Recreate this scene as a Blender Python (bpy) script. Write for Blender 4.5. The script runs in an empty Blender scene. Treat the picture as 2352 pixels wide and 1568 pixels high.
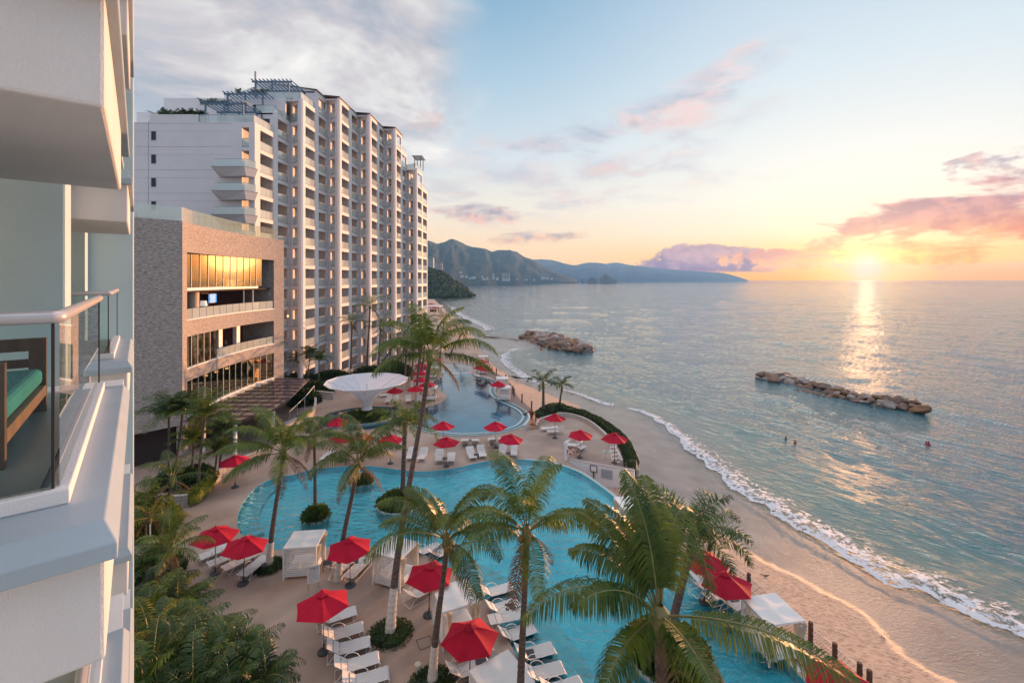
import bpy, bmesh, math, random
from mathutils import Vector, Matrix, noise
from mathutils.geometry import tessellate_polygon
R = math.radians
random.seed(7)
SC = bpy.context.scene
COL = SC.collection
H, F, CX, HY = 17.5, 1045.0, 1176.0, 643.5     # eye height over the deck, focal length, principal point of the survey frame
SEA = -3.0

def G(px, py, z=0.0):                        # survey reading -> point on the level z
    y = (H - z) * F / (py - HY)
    return Vector(((px - CX) / F * y, y, z))
def GY(px, py, y):                           # survey reading at a known distance
    return Vector(((px - CX) / F * y, y, H - (py - HY) / F * y))
def V(*a): return Vector(a)

# ------------------------------------------------------------------ materials
M = {}
def nd(nt, typ, **kw):
    n = nt.nodes.new(typ)
    for k, v in kw.items():
        if k.startswith('i_'): n.inputs[k[2:].replace('_', ' ')].default_value = v
        else: setattr(n, k, v)
    return n
def c4(c): return (c[0], c[1], c[2], 1.0)
def mat(name, col, rough=0.7, var=0.12, scale=6.0, bump=0.0, bscale=None, metal=0.0, spec=0.5, stretch=None, col2=None, trans=0.0, detail=5.0, coords='Object', emit=None, es=0.0, rnd=0.0):
    m = bpy.data.materials.new(name); m.use_nodes = True
    nt = m.node_tree; b = nt.nodes['Principled BSDF']; out = nt.nodes['Material Output']
    tc = nd(nt, 'ShaderNodeTexCoord'); src = tc.outputs[coords]
    if stretch:
        mp = nd(nt, 'ShaderNodeMapping'); mp.inputs['Scale'].default_value = stretch
        nt.links.new(src, mp.inputs['Vector']); src = mp.outputs['Vector']
    no = nd(nt, 'ShaderNodeTexNoise'); no.inputs['Scale'].default_value = scale; no.inputs['Detail'].default_value = detail
    nt.links.new(src, no.inputs['Vector'])
    mx = nd(nt, 'ShaderNodeMix', data_type='RGBA')
    c2 = col2 if col2 else tuple(min(1, x * (1 + var)) for x in col)
    c1 = col if col2 else tuple(x * (1 - var) for x in col)
    mx.inputs[6].default_value = c4(c1); mx.inputs[7].default_value = c4(c2)
    cr = nd(nt, 'ShaderNodeMapRange'); cr.inputs['From Min'].default_value = 0.3; cr.inputs['From Max'].default_value = 0.7
    nt.links.new(no.outputs['Fac'], cr.inputs['Value']); nt.links.new(cr.outputs[0], mx.inputs[0])
    mo = mx.outputs[2]
    if rnd:
        oi = nd(nt, 'ShaderNodeObjectInfo'); rm = nd(nt, 'ShaderNodeMapRange'); rm.inputs['To Min'].default_value = 1 - rnd; rm.inputs['To Max'].default_value = 1 + rnd; nt.links.new(oi.outputs['Random'], rm.inputs['Value'])
        hv = nd(nt, 'ShaderNodeHueSaturation'); nt.links.new(rm.outputs[0], hv.inputs['Value']); nt.links.new(mo, hv.inputs['Color']); mo = hv.outputs[0]
    nt.links.new(mo, b.inputs['Base Color'])
    b.inputs['Roughness'].default_value = rough; b.inputs['Metallic'].default_value = metal
    b.inputs['Specular IOR Level'].default_value = spec
    if bump:
        n2 = nd(nt, 'ShaderNodeTexNoise'); n2.inputs['Scale'].default_value = bscale or scale * 4; n2.inputs['Detail'].default_value = 4
        nt.links.new(src, n2.inputs['Vector'])
        bp = nd(nt, 'ShaderNodeBump'); bp.inputs['Strength'].default_value = bump; bp.inputs['Distance'].default_value = 0.05
        nt.links.new(n2.outputs['Fac'], bp.inputs['Height']); nt.links.new(bp.outputs[0], b.inputs['Normal'])
    if emit:
        b.inputs['Emission Color'].default_value = c4(emit); b.inputs['Emission Strength'].default_value = es
    if trans:
        tr = nd(nt, 'ShaderNodeBsdfTranslucent'); nt.links.new(mo, tr.inputs['Color'])
        ms = nd(nt, 'ShaderNodeMixShader'); ms.inputs[0].default_value = trans
        nt.links.new(b.outputs[0], ms.inputs[1]); nt.links.new(tr.outputs[0], ms.inputs[2]); nt.links.new(ms.outputs[0], out.inputs[0])
    M[name] = m
    return m

def sheet_glass(name, tint, rough=0.02, refl=1.0, ior=1.5, bump=0.0, bscale=3.0, opac=0.0, opcol=(.3, .4, .4), stretch=None, gcol=(1, 1, 1)):
    """thin clear pane or still water surface: tinted see-through plus a Fresnel reflection"""
    m = bpy.data.materials.new(name); m.use_nodes = True; nt = m.node_tree; nt.nodes.clear()
    out = nd(nt, 'ShaderNodeOutputMaterial'); t = nd(nt, 'ShaderNodeBsdfTransparent'); t.inputs[0].default_value = c4(tint)
    g = nd(nt, 'ShaderNodeBsdfGlossy'); g.inputs['Roughness'].default_value = rough; g.inputs[0].default_value = c4(gcol)
    fr = nd(nt, 'ShaderNodeFresnel'); fr.inputs[0].default_value = ior
    ms = nd(nt, 'ShaderNodeMixShader'); ml = nd(nt, 'ShaderNodeMath', operation='MULTIPLY'); ml.inputs[1].default_value = refl; ml.use_clamp = True
    nt.links.new(fr.outputs[0], ml.inputs[0]); nt.links.new(ml.outputs[0], ms.inputs[0])
    base = t.outputs[0]
    if opac:
        d = nd(nt, 'ShaderNodeBsdfDiffuse'); d.inputs[0].default_value = c4(opcol)
        m2 = nd(nt, 'ShaderNodeMixShader'); m2.inputs[0].default_value = opac
        nt.links.new(base, m2.inputs[1]); nt.links.new(d.outputs[0], m2.inputs[2]); base = m2.outputs[0]
    nt.links.new(base, ms.inputs[1]); nt.links.new(g.outputs[0], ms.inputs[2]); nt.links.new(ms.outputs[0], out.inputs[0])
    if bump:
        tc = nd(nt, 'ShaderNodeTexCoord'); src = tc.outputs['Object']
        if stretch:
            mp = nd(nt, 'ShaderNodeMapping'); mp.inputs['Scale'].default_value = stretch
            nt.links.new(src, mp.inputs['Vector']); src = mp.outputs['Vector']
        n = nd(nt, 'ShaderNodeTexNoise'); n.inputs['Scale'].default_value = bscale; n.inputs['Detail'].default_value = 3
        nt.links.new(src, n.inputs['Vector'])
        b = nd(nt, 'ShaderNodeBump'); b.inputs['Strength'].default_value = bump; b.inputs['Distance'].default_value = 0.16
        nt.links.new(n.outputs['Fac'], b.inputs['Height'])
        nt.links.new(b.outputs[0], g.inputs['Normal']); nt.links.new(b.outputs[0], fr.inputs['Normal'])
    M[name] = m
    return m

mat('white_paint', (.74, .73, .75), .6, .03, 3, .12, 60)
mat('white_trim', (.8, .79, .78), .45, .03, 8)
mat('hotel_wall', (.75, .72, .72), .75, .035, .35)
mat('tower_wall', (.48, .63, .70), .7, .05, .8, .2, 90, detail=9)  # white walls; the sky-blue tint of their shade is put into the colour
mat('tower_stucco', (.68, .66, .67), .85, .05, 1.6, .22, 110, detail=9, stretch=(1, 1, .45))
mat('ledge_grey', (.33, .41, .48), .55, .05, 2, .05, 60)
mat('rail_grey', (.55, .52, .53), .3, .05, 4, metal=.35)
mat('dark_seal', (.02, .02, .022), .5)
mat('joint', (.36, .38, .42), .8)
mat('black_hole', (.015, .015, .018), .4)
mat('slider_teal', (.02, .12, .15), .2)
mat('curtain_pale', (.30, .28, .26), .8, .2, 3, stretch=(8, 8, .1))
mat('window_dark', (.035, .04, .045), .04, .2, 1.0, spec=1.0)
mat('door_frame', (.45, .44, .44), .5)
mat('pergola_blue', (.12, .20, .28), .6, .12, 4)
mat('roof_tile', (.20, .15, .125), .7, .3, 6, .4, 12)
mat('red_fabric', (.44, .003, .028), .8, .14, 1.6, .3, 14, trans=.15, spec=.3, rnd=.2)
mat('red_paint', (.65, .02, .02), .4)
mat('pole_grey', (.42, .40, .38), .4, metal=.5)
mat('pole_dark', (.05, .045, .045), .5)
mat('base_dark', (.04, .05, .06), .6)
mat('white_fabric', (.74, .73, .71), .8, .04, 1.5, .2, 9, trans=.12)
mat('cream_fabric', (.72, .66, .56), .85, .08, 4, .3, 10, trans=.35)
mat('mattress', (.76, .74, .72), .8, .04, 5)
mat('sling_white', (.56, .54, .52), .7, .05, 40, rnd=.1)
mat('lounger_frame', (.76, .73, .70), .4)
mat('dark_table', (.03, .035, .045), .5)
mat('membrane', (.72, .72, .76), .6, .04, 1, trans=.25)
mat('palm_leaf', (.026, .085, .006), .42, 0, 1.3, col2=(.16, .215, .016), trans=.42, spec=.6, rnd=.22)
mat('palm_leaf_dark', (.007, .034, .008), .45, 0, 1.1, col2=(.065, .13, .014), trans=.32, spec=.55, rnd=.25)
mat('palm_leaf_yellow', (.08, .12, .016), .5, 0, 1.0, col2=(.30, .26, .03), trans=.42)
mat('palm_stem', (.16, .15, .05), .5, .25, 5)
mat('palm_dead', (.17, .09, .045), .9, .35, 6, .5, 20)
mat('coconut', (.22, .12, .03), .5, .3, 5)
mat('trunk_bark', (.13, .095, .08), .95, .4, 3.0, .9, 14, stretch=(1, 1, 4))
mat('trunk_lime', (.74, .67, .60), .9, .10, 6, .8, 22, stretch=(1, 1, 3))
mat('hedge_leaf', (.010, .03, .008), .6, 0, 2.2, col2=(.06, .10, .02), trans=.25)
mat('lime_leaf', (.07, .12, .015), .6, 0, 3, col2=(.20, .24, .02), trans=.35)
mat('fern_leaf', (.02, .07, .012), .6, 0, 2, col2=(.12, .16, .03), trans=.35)
mat('jungle', (.012, .03, .010), .9, 0, .09, col2=(.045, .075, .02), trans=.0)
mat('earth', (.10, .07, .05), .95, .25, 3)
mat('deck_wood', (.21, .15, .135), .6, .25, 2, .3, 12, stretch=(1, 8, 1))
mat('dark_wood', (.07, .035, .025), .55, .35, 3, .2, 20, stretch=(4, 1, 1))
mat('mid_wood', (.27, .13, .08), .5, .25, 4, stretch=(6, 1, 1))
mat('post_wood', (.10, .045, .03), .8, .3, 5, .5, 20)
mat('driftwood', (.06, .045, .04), .9, .3, 4, .5, 15)
mat('teal_cushion', (.03, .23, .27), .85, .12, 4, .3, 50)
mat('balcony_tile', (.42, .46, .45), .35, .15, 2)
mat('pool_tile', (.06, .52, .60), .35, .12, 3)
mat('pool_rim', (.36, .46, .47), .45, .1, 5)
mat('pool_deep', (.012, .10, .16), .3, .15, 2)
mat('planter_render', (.34, .42, .42), .7, .15, 2)
mat('concrete_wall', (.52, .46, .42), .9, .12, .8, .25, 20, detail=9)
mat('white_render', (.92, .88, .86), .85, .07, .6, .2, 18, detail=9)
mat('skin', (.30, .16, .10), .6)
mat('skin_dark', (.13, .07, .05), .6)
mat('hair', (.012, .01, .01), .6)
mat('red_cloth', (.5, .02, .03), .8)
mat('black_cloth', (.02, .02, .025), .8)
mat('grey_cloth', (.25, .24, .26), .8)
mat('sign_panel', (.42, .48, .52), .5, .06, 2)
mat('sign_white', (.72, .72, .72), .5)
mat('sign_ink', (.06, .06, .08), .6)
mat('gold_ink', (.5, .35, .05), .6)
mat('buoy_red', (.6, .03, .02), .5)
mat('lamp_glow', (.9, .5, .15), .6, emit=(1, .55, .18), es=3.0)
mat('lamp_shade', (.8, .78, .74), .8, emit=(1, .95, .9), es=.35)
mat('tv_glow', (.05, .2, .5), .3, 0, 3, col2=(.3, .6, .9), emit=(.10, .32, .75), es=1.0)
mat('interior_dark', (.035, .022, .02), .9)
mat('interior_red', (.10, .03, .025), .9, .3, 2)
mat('curtain', (.12, .075, .045), .9, .6, 1.2, stretch=(8, 8, .05))
mat('column_cream', (.62, .48, .38), .8)
mat('white_chair', (.66, .6, .55), .7)
mat('metal_dark', (.03, .03, .03), .5)
mat('rock_brown', (.10, .06, .042), .8, 0, 1.1, .6, 7, col2=(.27, .175, .125))
mat('rock_pale', (.20, .16, .14), .8, 0, 1.1, .6, 7, col2=(.38, .32, .285))
mat('rock_ochre', (.11, .055, .025), .8, 0, 1.3, .6, 7, col2=(.26, .14, .06))
mat('rock_dark', (.05, .04, .035), .7, 0, 1.3, .6, 7, col2=(.13, .10, .085))
mat('far_wall', (.62, .58, .55), .8, .1, .05)
mat('islet_rock', (.05, .05, .045), .95, .4, .03, .5, .2)
sheet_glass('rail_glass', (.78, .93, .93), .01, 1.0, 1.5)
sheet_glass('hotel_glass', (.62, .76, .76), .03, 1.9, 1.6, opac=.58, opcol=(.76, .80, .73))  # pale opaque layer stands in for bright sky reflected in the panes
sheet_glass('terrace_glass', (.60, .70, .60), .03, 1.3, 1.6, opac=.22, opcol=(.55, .62, .45))
sheet_glass('restaurant_glass', (.40, .36, .34), .03, 2.6, 2.0, gcol=(1, .74, .42))  # gold gloss tint put in to deepen the reflected sun glow
sheet_glass('roof_glass', (.25, .19, .22), .18, .45, 1.45, opac=.93, opcol=(.13, .085, .10))
sheet_glass('pool_water', (.58, .94, .975), .03, 1.6, 1.33, bump=1.6, bscale=1.3, stretch=(1, 1.6, 1))
sheet_glass('pool_water_calm', (.40, .86, .95), .02, 1.2, 1.36, bump=.16, bscale=1.4)

def finish_color(m, fn):
    nt = m.node_tree; fn(nt, nt.nodes['Principled BSDF'])

# stacked ledge stone: thin horizontal courses of broken colour
def ledge_stone(name, dark, light, edge):
    m = bpy.data.materials.new(name); m.use_nodes = True; nt = m.node_tree; b = nt.nodes['Principled BSDF']
    tc = nd(nt, 'ShaderNodeTexCoord'); mp = nd(nt, 'ShaderNodeMapping'); mp.inputs['Scale'].default_value = (3.4, 3.4, 20)
    nt.links.new(tc.outputs['Object'], mp.inputs['Vector'])
    v = nd(nt, 'ShaderNodeTexNoise'); v.inputs['Scale'].default_value = 1.0; v.inputs['Detail'].default_value = 3; v.inputs['Roughness'].default_value = .75
    nt.links.new(mp.outputs[0], v.inputs['Vector'])
    n = nd(nt, 'ShaderNodeTexNoise'); n.inputs['Scale'].default_value = .25; n.inputs['Detail'].default_value = 4
    nt.links.new(tc.outputs['Object'], n.inputs['Vector'])
    r = nd(nt, 'ShaderNodeValToRGB'); e = r.color_ramp.elements
    e[0].position = .33; e[0].color = c4(edge); e[1].position = .66; e[1].color = c4(light)
    k = e.new(.45); k.color = c4(dark); k = e.new(.52); k.color = c4(tuple((x + y) / 2 for x, y in zip(dark, light)))
    nt.links.new(v.outputs['Fac'], r.inputs[0])
    mx = nd(nt, 'ShaderNodeMix', data_type='RGBA', blend_type='MULTIPLY'); mx.inputs[0].default_value = .35
    nt.links.new(r.outputs[0], mx.inputs[6]); nt.links.new(n.outputs['Color'], mx.inputs[7])
    hs = nd(nt, 'ShaderNodeHueSaturation'); hs.inputs['Saturation'].default_value = 1.0; hs.inputs['Value'].default_value = 1.25
    nt.links.new(r.outputs[0], hs.inputs['Color'])
    nt.links.new(hs.outputs[0], b.inputs['Base Color']); b.inputs['Roughness'].default_value = .9
    bp = nd(nt, 'ShaderNodeBump'); bp.inputs['Strength'].default_value = .6; bp.inputs['Distance'].default_value = .04
    nt.links.new(v.outputs['Fac'], bp.inputs['Height']); nt.links.new(bp.outputs[0], b.inputs['Normal'])
    M[name] = m
ledge_stone('ledge_stone', (.24, .20, .178), (.44, .385, .35), (.14, .112, .10))

# ------------------------------------------------------------------ mesh builder
class MB:
    def __init__(s): s.v = []; s.f = []; s.m = []; s.cur = 0
    def add(s, vs, fs):
        o = len(s.v); s.v += [tuple(p) for p in vs]
        for f in fs: s.f.append([i + o for i in f]); s.m.append(s.cur)
    def box(s, c, d, rz=0.0, tilt=None):
        x, y, z = d[0] / 2, d[1] / 2, d[2] / 2
        ps = [V(i * x, j * y, k * z) for k in (-1, 1) for j in (-1, 1) for i in (-1, 1)]
        mt = Matrix.Rotation(rz, 3, 'Z')
        if tilt is not None: mt = mt @ tilt
        ps = [mt @ p + Vector(c) for p in ps]
        s.add(ps, [(0, 2, 3, 1), (4, 5, 7, 6), (0, 1, 5, 4), (2, 6, 7, 3), (0, 4, 6, 2), (1, 3, 7, 5)]); return s
    def bx(s, x0, x1, y0, y1, z0, z1): return s.box(((x0 + x1) / 2, (y0 + y1) / 2, (z0 + z1) / 2), (abs(x1 - x0), abs(y1 - y0), abs(z1 - z0)))
    def prism(s, pts, z0, z1):
        n = len(pts); a = [(p[0], p[1], z0) for p in pts]; b = [(p[0], p[1], z1) for p in pts]
        o = len(s.v); s.v += a + b
        tris = tessellate_polygon([[Vector((p[0], p[1], 0)) for p in pts]])
        for t in tris: s.f.append([o + i for i in reversed(t)]); s.m.append(s.cur); s.f.append([o + n + i for i in t]); s.m.append(s.cur)
        for i in range(n): s.f.append([o + i, o + (i + 1) % n, o + n + (i + 1) % n, o + n + i]); s.m.append(s.cur)
        return s
    def beam(s, p, q, w, h=None):
        p = Vector(p); q = Vector(q); d = q - p; L = d.length; h = h or w
        z = d.normalized(); x = z.cross(V(0, 0, 1)); x = V(1, 0, 0) if x.length < 1e-4 else x.normalized(); y = x.cross(z)
        ps = [a + x * i * w / 2 + y * j * h / 2 for a in (p, q) for j in (-1, 1) for i in (-1, 1)]
        s.add(ps, [(0, 2, 3, 1), (4, 5, 7, 6), (0, 1, 5, 4), (2, 6, 7, 3), (0, 4, 6, 2), (1, 3, 7, 5)]); return s
    def tube(s, pts, r, n=8, cap=True):
        pts = [Vector(p) for p in pts]; rs = r if isinstance(r, (list, tuple)) else [r] * len(pts)
        o = len(s.v); ref = None
        for i, p in enumerate(pts):
            d = (pts[min(i + 1, len(pts) - 1)] - pts[max(i - 1, 0)]).normalized()
            if ref is None: ref = d.orthogonal().normalized()
            ref = (ref - d * ref.dot(d)).normalized(); b = d.cross(ref)
            for k in range(n):
                a = 2 * math.pi * k / n
                s.v.append(tuple(p + (ref * math.cos(a) + b * math.sin(a)) * rs[i]))
        for i in range(len(pts) - 1):
            for k in range(n):
                a = o + i * n + k; b2 = o + i * n + (k + 1) % n
                s.f.append([a, b2, b2 + n, a + n]); s.m.append(s.cur)
        if cap:
            s.f.append([o + k for k in reversed(range(n))]); s.m.append(s.cur)
            e = o + (len(pts) - 1) * n; s.f.append([e + k for k in range(n)]); s.m.append(s.cur)
        return s
    def lathe(s, prof, n=24, c=(0, 0, 0), sx=1, sy=1, close=False):
        o = len(s.v)
        for r, z in prof:
            for k in range(n):
                a = 2 * math.pi * k / n; s.v.append((c[0] + r * math.cos(a) * sx, c[1] + r * math.sin(a) * sy, c[2] + z))
        for i in range(len(prof) - 1):
            for k in range(n):
                a = o + i * n + k; b = o + i * n + (k + 1) % n
                s.f.append([a, b, b + n, a + n]); s.m.append(s.cur)
        if close:
            s.f.append([o + k for k in reversed(range(n))]); s.m.append(s.cur)
            e = o + (len(prof) - 1) * n; s.f.append([e + k for k in range(n)]); s.m.append(s.cur)
        return s
    def wall(s, pts, z0, z1, th, side=1, closed=False):
        """upright wall following a plan path; th is laid to the left (side=1) or right of the path"""
        pts = [Vector((p[0], p[1])) for p in pts]; off = offset(pts, th * side, closed)
        n = len(pts); m = n if closed else n - 1
        for i in range(m):
            j = (i + 1) % n; a, b, c, d = pts[i], pts[j], off[j], off[i]
            zz = [(a.x, a.y), (b.x, b.y), (c.x, c.y), (d.x, d.y)]
            s.add([(x, y, z0) for x, y in zz] + [(x, y, z1) for x, y in zz],
                  [(4, 5, 6, 7), (3, 2, 1, 0), (0, 1, 5, 4), (2, 3, 7, 6)] + ([(0, 4, 7, 3)] if not closed and i == 0 else []) + ([(1, 2, 6, 5)] if not closed and i == m - 1 else []))
        return s
    def build(s, name, m=None, parent=None, smooth=False, loc=None, coll=True):
        me = bpy.data.meshes.new(name); me.from_pydata(s.v, [], s.f)
        ms = m if isinstance(m, (list, tuple)) else [m]
        for x in ms: me.materials.append(M[x] if isinstance(x, str) else x)
        if len(ms) > 1: me.polygons.foreach_set('material_index', s.m)
        if smooth: me.polygons.foreach_set('use_smooth', [True] * len(s.f))
        me.update()
        o = bpy.data.objects.new(name, me)
        if coll: COL.objects.link(o)
        if parent is not None: o.parent = parent
        if loc is not None: o.location = loc
        return o

def offset(pts, d, closed=False):
    out = []; n = len(pts)
    for i, p in enumerate(pts):
        a = pts[(i - 1) % n] if closed or i > 0 else None; b = pts[(i + 1) % n] if closed or i < n - 1 else None
        ns = []
        if a is not None: t = (p - a); ns.append(Vector((-t.y, t.x)).normalized())
        if b is not None: t = (b - p); ns.append(Vector((-t.y, t.x)).normalized())
        m = sum(ns, Vector((0, 0))).normalized(); k = max(.4, m.dot(ns[0]))
        out.append(p + m * (d / k))
    return out
def smooth_path(pts, closed=False, k=4):
    """Catmull-Rom through the points"""
    n = len(pts); out = []
    rng = range(n) if closed else range(n - 1)
    for i in rng:
        if closed: p0, p1, p2, p3 = pts[i - 1], pts[i], pts[(i + 1) % n], pts[(i + 2) % n]
        else: p0, p1, p2, p3 = pts[max(i - 1, 0)], pts[i], pts[i + 1], pts[min(i + 2, n - 1)]
        for j in range(k):
            t = j / k
            out.append(.5 * ((2 * p1) + (p2 - p0) * t + (2 * p0 - 5 * p1 + 4 * p2 - p3) * t * t + (3 * p1 - p0 - 3 * p2 + p3) * t ** 3))
    if not closed: out.append(pts[-1])
    return out

def tag(o, label=None, cat=None, group=None, kind=None):
    if label: o['label'] = label
    if cat: o['category'] = cat
    if group: o['group'] = group
    if kind: o['kind'] = kind
    return o
def empty(name, loc=(0, 0, 0), rz=0.0, label=None, cat=None, group=None):
    o = bpy.data.objects.new(name, None); COL.objects.link(o); o.location = loc; o.rotation_euler = (0, 0, rz); o.empty_display_size = .2
    return tag(o, label, cat, group)
KIDS = {}
def kids(o):
    return KIDS.get(o.name) or [c for c in bpy.data.objects if c.parent == o]
def dup(o, parent=None):
    c = o.copy(); COL.objects.link(c)
    if parent is not None: c.parent = parent
    for ch in kids(o): dup(ch, c)
    return c
def proto(o):
    """remember the children of a finished thing so that copying it stays quick"""
    def rec(x):
        k = [c for c in bpy.data.objects if c.parent == x]
        if k: KIDS[x.name] = k
        for c in k: rec(c)
    rec(o); o['_used'] = 0
    return o
def place(p, loc, rz, label, group=None, scale=None):
    first = p.get('_used', 1) == 0
    if first: o = p; p['_used'] = 1
    else: o = dup(p)
    if '_used' in o.keys() and not first: del o['_used']
    o.location = loc; o.rotation_euler = (0, 0, rz)
    if scale: o.scale = (scale, scale, scale) if not isinstance(scale, tuple) else scale
    o['label'] = label
    if group: o['group'] = group
    return o
def clean():
    for o in bpy.data.objects:
        if '_used' in o.keys(): del o['_used']

# ------------------------------------------------------------------ camera, sun, sky
cam = bpy.data.objects.new('camera', bpy.data.cameras.new('camera')); COL.objects.link(cam); SC.camera = cam
cam.location = (0, 0, H); cam.rotation_euler = (R(90), 0, 0)
cam.data.sensor_width = 36; cam.data.lens = 36 * F / 2352.0
cam.data.shift_y = -(784 - HY) / 2352.0
cam.data.clip_start = .05; cam.data.clip_end = 400000
SUN_AZ, SUN_EL = math.atan((1990 - CX) / F), R(2.3)
HAZE_D, HAZE_FAR, HAZE_TOP = 1.5e-4, 6700.0, 232.0
sd = V(math.sin(SUN_AZ) * math.cos(SUN_EL), math.cos(SUN_AZ) * math.cos(SUN_EL), math.sin(SUN_EL))
sun = bpy.data.objects.new('sun', bpy.data.lights.new('sun', 'SUN')); COL.objects.link(sun)
sun.data.energy = 12.0; sun.data.angle = R(.55); sun.data.color = (1, .47, .20)
sun.rotation_euler = (-sd).to_track_quat('-Z', 'Y').to_euler()
sun.location = sd * 60

def sc_v(nt, v, f):
    n = nt.nodes.new('ShaderNodeVectorMath'); n.operation = 'SCALE'; nt.links.new(v, n.inputs[0]); nt.links.new(f, n.inputs[3]); return n.outputs[0]
def build_world():
    w = bpy.data.worlds.new('World'); SC.world = w; w.use_nodes = True; nt = w.node_tree; nt.nodes.clear()
    L = nt.links.new
    def mth(op, a, b=None, c=None, clamp=False):
        n = nd(nt, 'ShaderNodeMath', operation=op); n.use_clamp = clamp
        for i, x in enumerate((a, b, c)):
            if x is None: continue
            if isinstance(x, (int, float)): n.inputs[i].default_value = x
            else: L(x, n.inputs[i])
        return n.outputs[0]
    def ramp(x, stops):
        n = nd(nt, 'ShaderNodeValToRGB'); e = n.color_ramp.elements
        e[0].position, e[0].color = stops[0][0], c4(lin(stops[0][1])); e[1].position, e[1].color = stops[-1][0], c4(lin(stops[-1][1]))
        for p, c in stops[1:-1]:
            k = e.new(p); k.color = c4(lin(c))
        L(x, n.inputs[0]); return n.outputs[0]
    def lin(c): return tuple((x / 255.0) ** 2.2 for x in c)
    def mix(f, a, b, mode='MIX'):
        n = nd(nt, 'ShaderNodeMix', data_type='RGBA', blend_type=mode)
        if isinstance(f, (int, float)): n.inputs[0].default_value = f
        else: L(f, n.inputs[0])
        for s_, x in ((6, a), (7, b)):
            if isinstance(x, tuple): n.inputs[s_].default_value = c4(x)
            else: L(x, n.inputs[s_])
        return n.outputs[2]
    tc = nd(nt, 'ShaderNodeTexCoord'); d = tc.outputs['Generated']
    nrm = nd(nt, 'ShaderNodeVectorMath', operation='NORMALIZE'); L(d, nrm.inputs[0]); d = nrm.outputs[0]
    sx = nd(nt, 'ShaderNodeSeparateXYZ'); L(d, sx.inputs[0]); X, Y, Z = sx.outputs
    el = mth('MULTIPLY', mth('ARCSINE', Z), 180 / math.pi)
    az = mth('MULTIPLY', mth('ARCTAN2', X, Y), 180 / math.pi)
    base = ramp(mth('DIVIDE', el, 90.0, clamp=True), [(0, (250, 198, 152)), (.045, (251, 217, 178)), (.10, (240, 231, 216)), (.17, (212, 223, 230)), (.26, (176, 203, 221)), (.36, (138, 177, 206)), (.6, (134, 168, 200)), (1, (128, 160, 195))])
    nearsun = ramp(mth('DIVIDE', el, 90.0, clamp=True), [(0, (252, 176, 100)), (.03, (253, 204, 134)), (.06, (251, 233, 204)), (.10, (247, 241, 227)), (.15, (238, 240, 236)), (.24, (216, 229, 236)), (.34, (192, 211, 228)), (.6, (150, 180, 210)), (1, (128, 160, 195))])
    dz = mth('ABSOLUTE', mth('SUBTRACT', az, math.degrees(SUN_AZ)))
    wsun = nd(nt, 'ShaderNodeMapRange', interpolation_type='SMOOTHSTEP'); L(dz, wsun.inputs['Value'])
    wsun.inputs['From Min'].default_value = 4; wsun.inputs['From Max'].default_value = 42; wsun.inputs['To Min'].default_value = 1; wsun.inputs['To Max'].default_value = 0
    col = mix(wsun.outputs[0], base, nearsun)
    # physical sky adds its own glow round the low sun
    sky = nd(nt, 'ShaderNodeTexSky', sky_type='NISHITA'); sky.sun_disc = False; sky.sun_elevation = SUN_EL; sky.sun_rotation = SUN_AZ; sky.altitude = 20
    # cloud noise, on a high flat layer and in plain direction space
    zz = mth('ADD', mth('MAXIMUM', Z, 0.0), .09)
    cx = nd(nt, 'ShaderNodeCombineXYZ'); L(mth('DIVIDE', X, zz), cx.inputs[0]); L(mth('DIVIDE', Y, zz), cx.inputs[1])
    def fbm(vec, sc, det=7, ro=.58, dist=0.0):
        n = nd(nt, 'ShaderNodeTexNoise'); n.inputs['Scale'].default_value = sc; n.inputs['Detail'].default_value = det; n.inputs['Roughness'].default_value = ro; n.inputs['Distortion'].default_value = dist
        L(vec, n.inputs['Vector']); return n.outputs['Fac']
    n1 = fbm(cx.outputs[0], 1.5, 8, .62, .4); n2 = fbm(cx.outputs[0], .7, 5, .55, .3)
    ca = nd(nt, 'ShaderNodeCombineXYZ'); L(mth('MULTIPLY', az, .1), ca.inputs[0]); L(mth('MULTIPLY', el, .26), ca.inputs[1])
    n3 = fbm(ca.outputs[0], 1.6, 9, .60, .25)
    ca2 = nd(nt, 'ShaderNodeCombineXYZ'); L(mth('MULTIPLY', az, .1), ca2.inputs[0]); L(mth('MULTIPLY', el, .13), ca2.inputs[1])
    n4 = fbm(ca2.outputs[0], 4.2, 8, .58, .1)
    def sstep(x, a, b):
        n = nd(nt, 'ShaderNodeMapRange', interpolation_type='SMOOTHSTEP'); L(x, n.inputs['Value'])
        n.inputs['From Min'].default_value = a; n.inputs['From Max'].default_value = b; return n.outputs[0]
    def ellipse(a0, e0, ha, he, tilt, nz, k, lo=0.0, hi=.6):
        c, s = math.cos(R(tilt)), math.sin(R(tilt))
        da = mth('SUBTRACT', az, a0); de = mth('SUBTRACT', el, e0)
        u = mth('DIVIDE', mth('ADD', mth('MULTIPLY', da, c), mth('MULTIPLY', de, s)), ha)
        v = mth('DIVIDE', mth('SUBTRACT', mth('MULTIPLY', de, c), mth('MULTIPLY', da, s)), he)
        r2 = mth('ADD', mth('MULTIPLY', u, u), mth('MULTIPLY', v, v))
        return sstep(mth('ADD', mth('SUBTRACT', 1.0, r2), mth('MULTIPLY', mth('SUBTRACT', nz, .5), k)), lo, hi), v
    def lay(colr, m, amount, lit, dark, nz, lo=.38, hi=.62, extra=None):
        t = sstep(nz, lo, hi)
        if extra is not None: t = mth('ADD', t, extra, clamp=True)
        return mix(mth('MULTIPLY', m, amount), colr, mix(t, lin(dark), lin(lit)))
    # veil of thin cloud over the mid sky
    m, v = ellipse(4, 13, 27, 6.5, 4, n1, 7, .0, 2.0); col = lay(col, m, .62, (232, 208, 204), (186, 188, 204), n3)
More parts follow.
